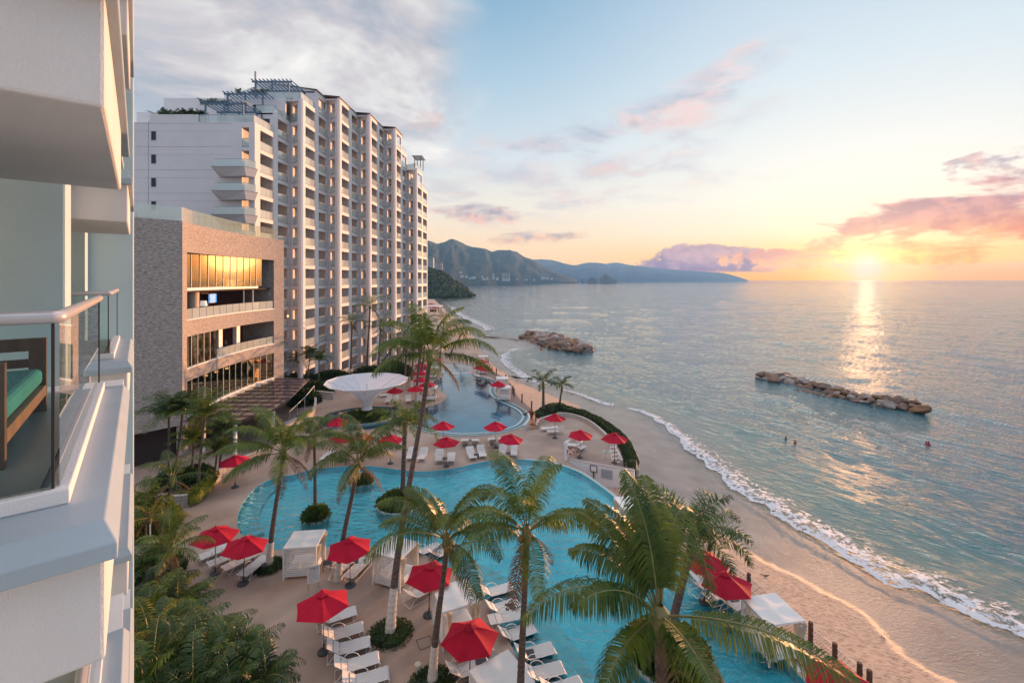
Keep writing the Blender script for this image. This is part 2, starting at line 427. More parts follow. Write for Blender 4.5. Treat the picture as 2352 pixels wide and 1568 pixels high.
    m, v = ellipse(16.0, 19.6, 15, 3.0, 14, n1, 6.5, -.1, 2.2); col = lay(col, m, 1.0, (250, 210, 202), (178, 178, 196), mth('SUBTRACT', n3, mth('MULTIPLY', v, .12)))
    m, v = ellipse(21.5, 22.6, 9, 1.3, 15, n1, 7, .2, 1.6); col = lay(col, m, .6, (250, 215, 205), (222, 205, 210), n3)
    m, v = ellipse(8, 16.8, 10, 2.2, 6, n1, 6.5, -.1, 2.0); col = lay(col, m, .8, (205, 200, 210), (170, 178, 195), n3)
    m, v = ellipse(11, 12.8, 8.5, 1.5, 2, n1, 8, -.1, 2.0); col = lay(col, m, .85, (235, 205, 200), (188, 188, 200), n1)
    m, v = ellipse(1, 10.6, 9, .8, 0, n1, 7, -.1, 1.9); col = lay(col, m, .8, (240, 205, 195), (200, 190, 196), n1)
    m, v = ellipse(-3.8, 8.2, 5.6, 1.35, -3, n3, 5, -.1, 1.3); col = lay(col, m, .9, (242, 188, 172), (168, 158, 176), mth('SUBTRACT', n4, mth('MULTIPLY', v, .10)))
    m, v = ellipse(2.4, 5.3, 6.6, .95, 2, n3, 4.5, -.1, 1.3); col = lay(col, m, .9, (243, 190, 165), (160, 150, 168), mth('SUBTRACT', n4, mth('MULTIPLY', v, .10)))
    m, v = ellipse(-11, 18.8, 3.0, 1.5, 0, n3, 5, .1, 1.4); col = lay(col, m, .8, (248, 205, 192), (236, 190, 182), n1)
    # low cumulus bank over the far ranges: flat base, heaped top
    fl = sstep(el, .75, 1.15)
    m, v = ellipse(22.8, 1.6, 7.6, 2.9, 0, n4, 2.1, .0, .3); m = mth('MULTIPLY', m, fl)
    col = lay(col, m, .96, (200, 170, 180), (138, 128, 155), mth('ADD', n4, mth('MULTIPLY', v, .16)), .35, .8)
    m, v = ellipse(31.2, 2.1, 6.2, 1.3, 0, n4, 5.5, .0, .5); col = lay(col, mth('MULTIPLY', m, fl), .92, (250, 190, 140), (206, 152, 150), n3)
    # broad bank beside the sun, warm below and violet above
    m, v = ellipse(51, 6.3, 18.0, 4.3, 9.0, n3, 4.6, .0, .7)
    lowg = sstep(mth('MULTIPLY', v, -1.0), -.5, .9)
    gcol = mix(lowg, mix(sstep(n4, .4, .62), lin((158, 126, 150)), lin((206, 152, 158))), mix(sstep(n4, .38, .6), lin((248, 138, 88)), lin((252, 176, 102))))
    col = mix(mth('MULTIPLY', m, .95), col, gcol)
    m, v = ellipse(49, 10.8, 7, 1.0, 10, n3, 8, .2, 1.0); col = lay(col, m, .75, (222, 178, 180), (160, 150, 170), n4)
    # big landward cloud sheet; unseen overhead part added and brightened to lift ambient light
    bd = mth('ADD', mth('SUBTRACT', -6.0, az), mth('MULTIPLY', mth('SUBTRACT', n2, .5), 34))
    bd = mth('ADD', bd, mth('MULTIPLY', mth('SUBTRACT', el, 21), .30))
    big = mth('MULTIPLY', sstep(bd, -1.5, 6.5), sstep(mth('ADD', el, mth('MULTIPLY', mth('SUBTRACT', n1, .5), 14)), 8, 19))
    over = sstep(el, 38, 55)
    bigm = mth('MAXIMUM', big, over)
    tex = mth('ADD', mth('MULTIPLY', n1, .6), mth('MULTIPLY', n2, .4))
    bc = ramp(tex, [(.36, (146, 156, 174)), (.44, (182, 185, 195)), (.49, (207, 201, 204)), (.54, (230, 226, 224)), (.60, (252, 248, 242))])
    bc = mix(over, bc, mix(1.0, bc, (1.75, 1.62, 1.58), 'MULTIPLY'))  # out-of-view overhead cloud boosted as extra ambient light
    col = mix(mth('MULTIPLY', bigm, .93), col, bc)
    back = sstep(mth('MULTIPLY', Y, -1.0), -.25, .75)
    col = mix(back, col, mix(1.0, col, (.56, .73, .95), 'MULTIPLY'))  # unseen sky behind the camera dimmed and blued to cool shaded walls
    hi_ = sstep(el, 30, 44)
    col = mix(hi_, mix(1.0, col, (.85, .85, .85), 'MULTIPLY'), mix(1.0, col, (1.16, 1.14, 1.12), 'MULTIPLY'))  # sky in view lowered, sky above the frame lifted for ambient light
    # glow round the sun
    dt = nd(nt, 'ShaderNodeVectorMath', operation='DOT_PRODUCT'); L(d, dt.inputs[0])
    gd = V(math.sin(SUN_AZ) * math.cos(R(1.25)), math.cos(SUN_AZ) * math.cos(R(1.25)), math.sin(R(1.25))); dt.inputs[1].default_value = gd
    ang = mth('MULTIPLY', mth('ARCCOSINE', mth('MINIMUM', dt.outputs['Value'], .999999)), 180 / math.pi)
    g1 = mth('POWER', math.e, mth('MULTIPLY', -1.0, mth('POWER', mth('DIVIDE', ang, .85), 2.0)))
    g2 = mth('POWER', math.e, mth('MULTIPLY', -1.0, mth('DIVIDE', ang, 5.0)))
    def sc(c, f):
        n = nd(nt, 'ShaderNodeVectorMath', operation='SCALE'); n.inputs[0].default_value = c; L(f, n.inputs[3]); return n.outputs[0]
    def add(a, b):
        n = nd(nt, 'ShaderNodeVectorMath', operation='ADD'); L(a, n.inputs[0]); L(b, n.inputs[1]); return n.outputs[0]
    g3 = mth('POWER', math.e, mth('MULTIPLY', -1.0, mth('DIVIDE', ang, 1.5)))
    col = add(add(add(col, sc((3.0, 2.5, 1.6), g1)), sc((1.5, 1.05, .42), g3)), sc((.42, .22, .03), g2))
    # below the horizon: sea colour
    bel = sstep(el, -1.2, -.05)
    col = mix(bel, lin((150, 150, 155)), col)
    # the haze box dims and veils the low sky: start from the clear-air value
    s_el = mth('MAXIMUM', mth('ABSOLUTE', Z), .0005)
    path = mth('MINIMUM', mth('DIVIDE', HAZE_TOP - H, s_el), HAZE_FAR * 1.1)
    T = mth('POWER', math.e, mth('MULTIPLY', path, -HAZE_D)); inv = mth('DIVIDE', 1.0, T)
    col = add(sc_v(nt, col, inv), sc((-.30, -.335, -.37), mth('SUBTRACT', inv, 1.0)))
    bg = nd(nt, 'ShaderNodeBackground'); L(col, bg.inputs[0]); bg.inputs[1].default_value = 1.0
    b2 = nd(nt, 'ShaderNodeBackground'); L(sky.outputs[0], b2.inputs[0]); b2.inputs[1].default_value = .008
    ad = nd(nt, 'ShaderNodeAddShader'); L(bg.outputs[0], ad.inputs[0]); L(b2.outputs[0], ad.inputs[1])
    out = nd(nt, 'ShaderNodeOutputWorld'); L(ad.outputs[0], out.inputs[0])
    w.cycles.sampling_method = 'MANUAL'; w.cycles.sample_map_resolution = 1024
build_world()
SC.view_settings.view_transform = 'Standard'; SC.view_settings.look = 'None'; SC.view_settings.exposure = .26; SC.view_settings.gamma = 1
cy = SC.cycles
cy.use_denoising = True; cy.max_bounces = 7; cy.diffuse_bounces = 3; cy.glossy_bounces = 3; cy.transparent_max_bounces = 14; cy.transmission_bounces = 4; cy.volume_bounces = 0
cy.sample_clamp_indirect = 3.0; cy.sample_clamp_direct = 1.6; cy.caustics_reflective = False; cy.caustics_refractive = False
# ------------------------------------------------------------------ the big hotel with its stepped, saw-tooth sea front
BALC = []
def hotel():
    root = empty('hotel_building', (-38.1, 67.4, 0), 0, 'tall white hotel block with saw-tooth rows of glass railed balconies', 'hotel')
    FL = 3.45; T0 = 40.75
    zk = lambda k: T0 - FL * k
    LONG, SHORT = Vector((.43, 9.9)), Vector((2.6, -1.54))
    O = [Vector((-38.1, 67.4)) + i * (LONG + SHORT) for i in range(6)]
    B1 = .535
    wall, joint, rails, doors, slabs, rim = MB(), MB(), [], [], MB(), MB()
    def bay(P0, P1, ktop, ops, backs=True, kbot=12, railbow=0.0, glassoff=.12):
        d = (P1 - P0); L_ = d.length; d = d / L_; n = Vector((d.y, -d.x)); th = .34
        def seg(a, b, z0, z1, o=0.0, t=th, target=wall):
            p, q = P0 + d * a, P0 + d * b
            c = (p + q) / 2 - n * (t / 2 - o)
            target.box((c.x, c.y, (z0 + z1) / 2), (b - a, t, z1 - z0), math.atan2(d.y, d.x))
        top = zk(ktop) + .14
        edges = [0.0] + [x for o in ops for x in o] + [L_]
        for i in range(0, len(edges), 2): seg(edges[i], edges[i + 1], -1.0, top)
        for a, b in ops:
            z = top
            for k in range(ktop, kbot + 1):
                seg(a, b, zk(k) - .60, zk(k) + (.14 if k == ktop else .06))
                if k + 1 <= kbot:
                    ks = k + 1
                    p, q = P0 + d * (a + .02), P0 + d * (b - .02)
                    rails.append((p, q, n, zk(ks) + .08, railbow))
            seg(a, b, -1.0, zk(kbot + 1) + .06)
        return d, n
    tops = []
    for i, o in enumerate(O):
        last = i == 5
        E = o + (LONG if not last else Vector((.5, 11.6))); mid = o + (E - o) * (B1 if not last else .5)
        k1 = [0, -2, -3, -3, -3, -1][i]; k2 = [-1, -3, -3, -3, -2, 0][i]; ks = [-2, -3, -3, -3, -1][i] if not last else 0
        Lb = (mid - o).length; L2 = (E - mid).length
        bay(o, mid, k1, [(1.35, Lb - .45)]); bay(mid, E, k2, [(.85, L2 - .55)])
        if not last:
            N = O[i + 1]; bay(E, N, ks, [(.3, 1.95)])
        tops.append((o, mid, E, k1, k2, ks))
        bk = o + Vector((-2.0, 1.2 if i else .36)); be = E + Vector((-2.0, 0)); bm = mid + Vector((-2.0, 0))
        for k in range(min(k1, k2, ks), 13):
            z = zk(k)
            def poly(ps, roofed):
                if roofed: XL = -47 if k <= -2 else -56; ps = [Vector((XL, ps[0].y)) if j == len(ps) - 1 else (Vector((XL, p.y)) if j == len(ps) - 2 else p) for j, p in enumerate(ps)]
                slabs.prism([(p.x, p.y) for p in ps], z - .24, z)
            e = .34
            if k >= k1: poly([o + Vector((-e, .35 if i == 0 else .2)), mid + Vector((-e, 0)), bm, bk], k == k1)
            if k >= k2: poly([mid + Vector((-e, 0)), E + Vector((-e, 0)), be, bm], k == k2)
        # back walls, partition and sliding doors of the recessed balconies
        for (a, b, kt, fr) in ((bk, bm, k1, .1), (bm, be, k2, .1)):
            slabs.bx(a.x - .2, a.x, a.y, b.y, 0, zk(kt) - .25)
            for k in range(kt + 1, 13):
                doors.append((a.x + .03, a.y + (b.y - a.y) * .46, a.y + (b.y - a.y) * .93, zk(k)))
        pt = (mid + bm) / 2
        slabs.bx(bm.x, mid.x - .34, mid.y - .12, mid.y + .12, 0, zk(max(k1, k2)) - .25)
        slabs.bx(be.x, E.x - .34, E.y - .2, E.y, 0, zk(max(k2, ks)) - .25)
    # landward return with the corner openings
    o = O[0]; bay(Vector((-40.7, 67.4)), o, 0, [(.7, 1.75)], kbot=12)
    slabs.bx(-40.7, -40.1, 67.76, 72.6, 0, T0 - .3)
    # solid volumes behind, tier on tier
    wall.bx(-78, -40.7, 67.4, 119, 0, T0 + .14)
    wall.bx(-53.7, -46.5, 67.4, 72, T0 + .14, T0 + 1.3)
    wall.bx(-60, -41.0, 72.7, 115, T0 + .15, zk(-1) + .14); wall.bx(-50.4, -45.8, 72.7, 76, zk(-1) + .14, zk(-1) + 1.3)
    wall.bx(-58, -41.2, 75.8, 113, zk(-1) + .15, zk(-2) + .14); wall.bx(-48.6, -38.5, 76.9, 77.2, zk(-2) + .14, zk(-2) + 1.15)
    # tier ends facing the terraces
    m0, e0 = tops[0][1], tops[0][2]
    wall.bx(-41.0, m0.x - .34, m0.y, m0.y + .3, T0 + .14, zk(-1) + .14)
    a = O[1]; wall.bx(-41.2, a.x - 2.65, a.y, a.y + .3, zk(-1) + .1, zk(-2) + .14)
    m1 = tops[1][1]
    # gabled top block
    gx0, gx1, zt = -49.5, m1.x - .34, zk(-3) + .14
    gy = m1.y
    wall.add([(gx0, gy, zk(-2)), (gx1, gy, zk(-2)), (gx1, gy, zt), ((-42.5), gy, zt + 2.0), (gx0, gy, zt - .6),
              (gx0, gy + 24, zk(-2)), (gx1, gy + 24, zk(-2)), (gx1, gy + 24, zt), (-42.5, gy + 24, zt + 2.0), (gx0, gy + 24, zt - .6)],
             [(0, 1, 2, 3, 4), (9, 8, 7, 6, 5), (0, 5, 6, 1), (1, 6, 7, 2), (2, 7, 8, 3), (3, 8, 9, 4), (4, 9, 5, 0)])
    w = wall.build('wall', 'hotel_wall', root)
    slabs.build('balcony_slab', 'hotel_wall', root)
    # roof over the top storeys: low tiled slope with a dark drip edge following the saw-tooth front
    rf = MB(); path = [m1 + Vector((.2, -.2)), tops[1][2] + Vector((.12, .1))]
    for i in (2, 3): path += [O[i] + Vector((.2, -.12)), tops[i][2] + Vector((.12, .1))]
    path += [O[4] + Vector((.2, -.12)), tops[4][1] + Vector((.2, .2))]
    n = len(path); z0 = zt + .02
    fr = [(p.x, p.y, z0) for p in path] + [(p.x, p.y, z0 + .16) for p in path]
    bk = [(-42.5, p.y, z0 + 1.2) for p in path]
    rf.add(fr + bk, [(i, i + 1, n + i + 1, n + i) for i in range(n - 1)] + [(n + i, n + i + 1, 2 * n + i + 1, 2 * n + i) for i in range(n - 1)] + [(i, 2 * n + i, 2 * n + i + 1, i + 1) for i in range(n - 1)])
    rf.cur = 0
    rf.build('roof', 'roof_tile', root)
    # expansion joints scored across the blank end wall
    j = MB()
    for k in range(0, 7):
        z = zk(k); j.bx(-78, -43.2 if k > 1 else -41.5, 67.386, 67.42, z - .05, z - .01)
        j.bx(-78, -41.8, 67.388, 67.42, z - 1.18, z - 1.16)
    j.bx(-53.9, -53.82, 67.386, 67.42, 8, 41)
    j.build('wall_joint', 'joint', root)
    for k in range(0, 5):
        mb = MB(); mb.bx(-53.4, -52.75, 67.37, 67.6, zk(k) - 2.5, zk(k) - 1.22); f = mb.build('window', 'black_hole', root)
        mb = MB(); mb.bx(-53.46, -53.4, 67.36, 67.45, zk(k) - 2.56, zk(k) - 1.16); mb.bx(-52.75, -52.69, 67.36, 67.45, zk(k) - 2.56, zk(k) - 1.16); mb.bx(-53.4, -52.75, 67.36, 67.45, zk(k) - 2.56, zk(k) - 2.5)
        mb.build('frame', 'joint', f)
    # projecting side balconies
    for k in (2, 3, 4, 5):
        z = zk(k); mb = MB()
        y0, x0, x1, x2 = 65.6, -43.35, -38.6, -38.05
        mb.add([(x0 + .1, 67.38, z - 1.15), (x0 + 1.5, y0 + .9, z - 1.15), (x1 - .1, y0 + .6, z - 1.15), (x2, 67.38, z - 1.15), (x0, 67.38, z), (x0, y0, z), (x1, y0, z), (x2 + .4, 67.38, z)],
               [(3, 2, 1, 0), (4, 5, 6, 7), (0, 1, 5, 4), (1, 2, 6, 5), (2, 3, 7, 6), (3, 0, 4, 7)])
        mb2 = MB(); mb2.add([(x0 - .05, 67.38, z + .003), (x0 - .05, y0 - .05, z + .003), (x1 + .03, y0 - .05, z + .003), (x2 + .45, 67.38, z + .003), (x0 - .05, 67.38, z + .09), (x0 - .05, y0 - .05, z + .09), (x1 + .03, y0 - .05, z + .09), (x2 + .45, 67.38, z + .09)],
               [(3, 2, 1, 0), (4, 5, 6, 7), (0, 1, 5, 4), (1, 2, 6, 5), (2, 3, 7, 6), (3, 0, 4, 7)])
        b = mb.build('side_balcony', 'hotel_wall', root); mb2.build('ledge', 'joint', b)
        g = MB(); q = [(x0 + .4, 67.3), (x0 + .4, y0 + .15), (x1 - .05, y0 + .15), (x2 + .2, 67.3)]
        for a_, b_ in zip(q[:-1], q[1:]): g.add([(a_[0], a_[1], z + .1), (b_[0], b_[1], z + .1), (b_[0], b_[1], z + 1.15), (a_[0], a_[1], z + 1.15)], [(0, 1, 2, 3)])
        g.build('glass_panel', 'hotel_glass', b)
        h = MB(); h.tube([(x, y, z + 1.17) for x, y in q], .03, 6); h.build('handrail', 'joint', b)
    # balcony rails: nearest hundred as parts of their own, the rest together
    rails.sort(key=lambda r: (r[0].length ** 2 + (r[3] - H) ** 2))
    rest_g, rest_h, rest_s = MB(), MB(), MB(); BALC.extend([(p, q, n, z) for p, q, n, z, bow in rails[:110]])
    for i, (p, q, n, z, bow) in enumerate(rails):
        g = MB() if i < 50 else rest_g; h = MB() if i < 50 else rest_h
        e = n * .05
        a_, b_ = p - e, q - e; m_ = (a_ + b_) / 2
        g.add([(a_.x, a_.y, z + .02), (b_.x, b_.y, z + .02), (b_.x, b_.y, z + 1.12), (a_.x, a_.y, z + 1.12)], [(0, 1, 2, 3)])
        h.beam((a_.x, a_.y, z + 1.14), (b_.x, b_.y, z + 1.14), .05)
        if i % 3 == 0: h.beam((m_.x, m_.y, z), (m_.x, m_.y, z + 1.14), .03)
        s_ = MB() if i < 50 else rest_s; c_ = (p + q) / 2 + n * .02; s_.box((c_.x, c_.y, z - .045), ((q - p).length + .08, .06, .10), math.atan2((q - p).y, (q - p).x))
        if i < 50:
            go = g.build('balcony_glass', 'hotel_glass', root); h.build('handrail', 'joint', go); s_.build('sill', 'joint', go)
    go = tag(rest_g.build('balcony_glass', 'hotel_glass', root), kind='stuff'); rest_h.build('handrail', 'joint', go); tag(rest_s.build('sill', 'joint', go), kind='stuff')
    doors.sort(key=lambda r: r[0] ** 2 + r[1] ** 2 + (r[3] - H) ** 2)
    rd, rfm = MB(), MB()
    for i, (x, y0, y1, z) in enumerate(doors):
        g = MB() if i < 45 else rd; h = MB() if i < 45 else rfm
        g.bx(x - .02, x + .02, y0, y1, z + .02, z + 2.3)
        for yy in (y0, (y0 + y1) / 2, y1): h.bx(x + .021, x + .06, yy - .04, yy + .04, z + .02, z + 2.3)
        h.bx(x + .021, x + .055, y0 + .04, y1 - .04, z + 2.24, z + 2.3)
        if i < 45:
            go = g.build('sliding_door', 'curtain_pale' if (i * 7) % 5 == 0 else 'window_dark', root); h.build('door_frame', 'door_frame', go)
    go = tag(rd.build('sliding_door', 'window_dark', root), kind='stuff'); rfm.build('door_frame', 'door_frame', go)
    # terrace glass on the roof steps
    def grail(name_pts, z):
        g, h = MB(), MB(); pts = name_pts
        for a_, b_ in zip(pts[:-1], pts[1:]):
            a_, b_ = Vector(a_), Vector(b_); L_ = (b_ - a_).length; k = max(1, round(L_ / 1.4))
            for i in range(k):
                s, t = a_ + (b_ - a_) * (i / k), a_ + (b_ - a_) * ((i + 1) / k); s2 = s + (t - s) * .02; t2 = t - (t - s) * .02
                g.add([(s2.x, s2.y, z), (t2.x, t2.y, z), (t2.x, t2.y, z + 1.15), (s2.x, s2.y, z + 1.15)], [(0, 1, 2, 3)])
                h.beam((s.x, s.y, z), (s.x, s.y, z + 1.15), .03)
            h.beam((a_.x, a_.y, z + 1.17), (b_.x, b_.y, z + 1.17), .05)
        go = g.build('terrace_railing', 'hotel_glass', root); h.build('rail_post', 'joint', go)
    t = tops
    grail([(-46.4, 67.6), (-38.35, 67.6), (t[0][1].x - .25, t[0][1].y - .1)], T0 + .15)
    grail([(-41, 72.9), (t[0][1].x - .2, 72.9), (t[0][2].x - .3, t[0][2].y + .2), (O[1].x - 1.2, O[1].y + .4)], zk(-1) + .15)
    grail([(-41, 76.1), (O[1].x - .25, 76.1), (t[1][1].x - .25, t[1][1].y - .1)], zk(-2) + .15)
    grail([(t[4][1].x - .25, t[4][1].y + .4), (t[4][2].x - .25, t[4][2].y)], zk(-2) + .15)
    grail([(t[4][2].x - .2, t[4][2].y), (O[5].x - .25, O[5].y + .1), (t[5][1].x - .25, t[5][1].y)], zk(-1) + .15)
    grail([(t[5][1].x - .25, t[5][1].y), (t[5][2].x - .25, t[5][2].y - .2)], zk(0) + .15)
    # rooftop doors behind the pergolas
    for (x, y, z) in ((-42.5, 72.68, T0 + .2), (-39.6, 72.68, T0 + .2), (-42.2, 75.78, zk(-1) + .2), (-40, m1.y - .03, zk(-2) + .2)):
        mb = MB(); mb.bx(x - .9, x + .9, y - .03, y + .03, z, z + 2.3); mb.build('terrace_door', 'window_dark', root)
    mb = MB(); mb.tube([(-45.4, 80.5, 50), (-45.4, 80.5, 54.4)], .16, 8); mb.build('chimney', 'joint', root)
    mb = MB(); mb.bx(-45.4, -43, 80.3, 80.8, 51.2, 52.6); mb.build('roof_box', 'hotel_wall', root)
    # lit by a lamp on two low balconies
    for (x, y, z) in ((-36.9, 79.0, zk(8) + 2.0), (-36.95, 75.0, zk(9) + 1.9)):
        mb = MB(); mb.lathe([(.02, -.16), (.13, -.1), (.15, .04), (.04, .16)], 8, close=True); mb.build('wall_lamp', 'lamp_glow', root, loc=V(x, y, z) - root.location)
    # everything above was written in world coordinates: bring the parts under the base
    for c in [c for c in bpy.data.objects if c.parent == root and c.name.split('.')[0] != 'wall_lamp']:
        c.location = -root.location
    return root
hotel_root = hotel()

def pergola(x0, x1, y0, y1, z, h, label):
    c = V((x0 + x1) / 2, (y0 + y1) / 2, z); root = empty('pergola', c, 0, label, 'pergola', 'slatted pergolas on the hotel roof terraces')
    hx, hy = (x1 - x0) / 2, (y1 - y0) / 2
    for sy in (-1, 1):
        for fx in (-.82, 0, .82):
            mb = MB(); mb.bx(fx * hx - .1, fx * hx + .1, sy * (hy - .35) - .1, sy * (hy - .35) + .1, 0, h - .32); mb.build('post', 'pergola_blue', root)
        mb = MB(); mb.bx(-hx, hx, sy * (hy - .35) - .07, sy * (hy - .35) + .07, h - .32, h - .07); mb.build('beam', 'pergola_blue', root)
    n = 11
    for i in range(n):
        x = -hx + .15 + (2 * hx - .3) * i / (n - 1)
        mb = MB(); mb.bx(x - .04, x + .04, -hy - .2, hy + .2, h - .07, h + .11); mb.build('slat', 'pergola_blue', root)
pergola(-46.6, -39.7, 67.9, 72.2, 40.9, 3.25, 'lowest blue slatted pergola on the front roof terrace of the white hotel')
pergola(-46.4, -39.5, 72.9, 77.6, 44.35, 3.3, 'middle blue slatted pergola of the three stepping up the hotel roof')
pergola(-43.8, -37.0, 76.3, 80.9, 47.8, 3.3, 'topmost blue slatted pergola just under the hotel gable')
def small_pergola():
    root = empty('pergola', (-21.6, 109.6, 44.35), 0, 'small dark pergola on the far seaward roof step of the hotel', 'pergola')
    for x, y in ((-1.6, -1.2), (-.2, -1.2), (-1.6, 2), (-.2, 2)):
        mb = MB(); mb.bx(x - .08, x + .08, y - .08, y + .08, 0, 2.6); mb.build('post', 'pole_dark', root)
    for i in range(6):
        mb = MB(); mb.bx(-2.2, .3, -1.6 + i * .8, -1.5 + i * .8, 2.6, 2.75); mb.build('slat', 'pole_dark', root)
small_pergola()

# ------------------------------------------------------------------ stone clad restaurant wing
STP = [Vector(p) for p in ((-32.6, 45.0), (-33.25, 47.2), (-33.8, 50.9), (-34.25, 55.2), (-34.35, 60.0), (-33.9, 64.0), (-33.3, 66.4))]
def stone():
    root = empty('stone_building', (-32.6, 45, 0), 0, 'brown stone clad restaurant wing with a curved front and open dining levels', 'building')
    path = smooth_path(STP, k=4); n = len(path)
    cum = [0.0]
    for a, b in zip(path[:-1], path[1:]): cum.append(cum[-1] + (b - a).length)
    L_ = cum[-1]
    def at(s):
        s = max(0, min(L_, s))
        for i in range(n - 1):
            if s <= cum[i + 1] + 1e-6:
                t = (s - cum[i]) / (cum[i + 1] - cum[i]); return path[i] + (path[i + 1] - path[i]) * t
        return path[-1]
    def sub(s0, s1, k=14): return [at(s0 + (s1 - s0) * i / k) for i in range(k + 1)]
    def band(mb, s0, s1, z0, z1, th=.5, off=0.0, k=14):
        p = sub(s0, s1, k)
        if off: p = offset(p, off)
        mb.wall(p, z0, z1, th, 1)
    TOP = 23.35; s0, s1 = 1.25, L_ - 1.9
    w = MB()
    band(w, 0, s0, 0, TOP, k=2); band(w, s1, L_, 0, TOP, k=3)
    for z0, z1 in ((20.35, TOP), (11.75, 13.4), (7.2, 8.45), (0, .4)): band(w, s0, s1, z0, z1)
    # landward (near) stone face and the far return
    c = Vector((-32.6, 45.0)); dl = Vector((-2.3, -2.6)).normalized()
    far = c + dl * 9
    w.add([(c.x, c.y, 3.2), (far.x, far.y, 3.2), (far.x, far.y, TOP), (c.x, c.y, TOP)], [(0, 1, 2, 3)])
    w.add([(c.x, c.y, 3.2), (far.x, far.y, 3.2), (far.x + -.5, far.y + .4, 3.2), (c.x - .5, c.y + .3, 3.2)], [(0, 1, 2, 3)])
    e = path[-1]; w.bx(e.x - 7, e.x - .5, e.y - .4, e.y, 0, TOP)
    w.bx(-33.2, -32.75, 45.4, 46.0, 0, 3.2)
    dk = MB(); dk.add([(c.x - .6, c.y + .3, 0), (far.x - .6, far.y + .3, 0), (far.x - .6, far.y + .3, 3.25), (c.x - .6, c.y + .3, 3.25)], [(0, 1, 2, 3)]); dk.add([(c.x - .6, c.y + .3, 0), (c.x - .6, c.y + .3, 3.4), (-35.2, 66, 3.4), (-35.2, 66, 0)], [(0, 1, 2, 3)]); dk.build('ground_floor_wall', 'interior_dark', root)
    w.build('stone_wall', 'ledge_stone', root)
    # floors and the dark back of every level
    f = MB(); b = MB(); back = [Vector((p.x - 4.5, p.y)) for p in path]
    outer = offset(path, .5)
    for z in (3.4, 8.3, 13.25, 16.45, 20.6):
        f.prism([(p.x, p.y) for p in outer] + [(p.x, p.y) for p in reversed(back)], z - .25, z)
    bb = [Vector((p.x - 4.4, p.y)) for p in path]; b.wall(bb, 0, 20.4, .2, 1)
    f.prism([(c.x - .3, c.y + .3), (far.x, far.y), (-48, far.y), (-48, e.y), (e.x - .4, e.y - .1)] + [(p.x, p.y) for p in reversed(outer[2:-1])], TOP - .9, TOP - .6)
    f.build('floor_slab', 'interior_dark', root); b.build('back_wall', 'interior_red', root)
    # trims
    t = MB()
    band(t, s0, s1 - 3.2, 16.42, 16.72, .25, .02); band(t, s0, s1, 3.5, 3.75, .6, -.12); band(t, s0, s1, 8.45, 8.55, .56, -.04); band(t, s0, s1, 13.4, 13.48, .56, -.03)
    t.build('sill_band', 'white_trim', root)
    # stone return inside the deep recess on the right
    r = MB(); p = at(s1); r.bx(p.x - 4.4, p.x - .5, p.y, p.y + .3, 8.3, 20.4); q = at(s1 - 3.3); r.build('recess_wall', 'ledge_stone', root)
    # tall glazing level: reflective panes before drawn blinds
    k = 12; sA = s0 + .1; sB = s1 - 3.3
    for i in range(k):
        gA, gB = at(sA) + Vector((-1.55, 0)), at(sB) + Vector((0, 0)); gB = Vector((gA.x + .055 * (gB.y - gA.y), gB.y)); a, b_ = gA.lerp(gB, i / k), gA.lerp(gB, (i + 1) / k); g = MB()
        g.add([(a.x, a.y, 16.72), (b_.x, b_.y, 16.72), (b_.x, b_.y, 20.3), (a.x, a.y, 20.3)], [(0, 1, 2, 3)])
        o = g.build('window', 'restaurant_glass', root)
        m_ = MB(); m_.beam((a.x + .02, a.y, 16.72), (a.x + .02, a.y, 20.3), .07); m_.build('mullion', 'door_frame', o)
        cu = MB(); cu.add([(a.x - .35, a.y + .03, 16.7), (b_.x - .35, b_.y - .03, 16.7), (b_.x - .35, b_.y - .03, 20.35), (a.x - .35, a.y + .03, 20.35)], [(0, 1, 2, 3)]); cu.build('blind', 'curtain', o)
    # two lower glazed levels
    def glazed(z0, z1, sA, sB, k, curtains, off=-.15):
        for i in range(k):
            a, b_ = at(sA + (sB - sA) * i / k) + Vector((off, 0)), at(sA + (sB - sA) * (i + 1) / k) + Vector((off, 0)); g = MB()
            g.add([(a.x, a.y, z0), (b_.x, b_.y, z0), (b_.x, b_.y, z1), (a.x, a.y, z1)], [(0, 1, 2, 3)])
            o = g.build('window', 'restaurant_glass', root)
            m_ = MB(); m_.beam((a.x + .02, a.y, z0), (a.x + .02, a.y, z1), .07); m_.build('mullion', 'door_frame', o)
            if curtains: cu = MB(); cu.add([(a.x - .5, a.y + .1, z0), (b_.x - .5, b_.y - .4, z0), (b_.x - .5, b_.y - .4, z1), (a.x - .5, a.y + .1, z1)], [(0, 1, 2, 3)]); cu.build('curtain', 'curtain', o)
    glazed(8.55, 11.75, s0, s0 + 6.3, 5, True); glazed(3.75, 7.2, s0, s1, 14, False)
    # glass parapets of the open levels and of the roof terrace
    def parapet(s0, s1, z, h, m_, k, off=.1):
        g, hh = MB(), MB()
        for i in range(k):
            a, b_ = at(s0 + (s1 - s0) * (i + .02) / k) - Vector((off, 0)), at(s0 + (s1 - s0) * (i + .98) / k) - Vector((off, 0))
            g.add([(a.x, a.y, z), (b_.x, b_.y, z), (b_.x, b_.y, z + h), (a.x, a.y, z + h)], [(0, 1, 2, 3)])
            hh.beam((a.x, a.y, z), (a.x, a.y, z + h), .03)
        o = g.build('glass_parapet', m_, root); hh.build('glass_clamp', 'joint', o)
    parapet(s0, s1, 13.42, 1.15, 'hotel_glass', 13); parapet(s0 + 6.4, s1, 8.5, 1.05, 'hotel_glass', 9)
    parapet(3.0, L_ - 1.0, TOP, 1.5, 'terrace_glass', 14, .25)
    g = MB(); a = at(3.0) - Vector((.25, 0)); fp = far + Vector((.1, .3))
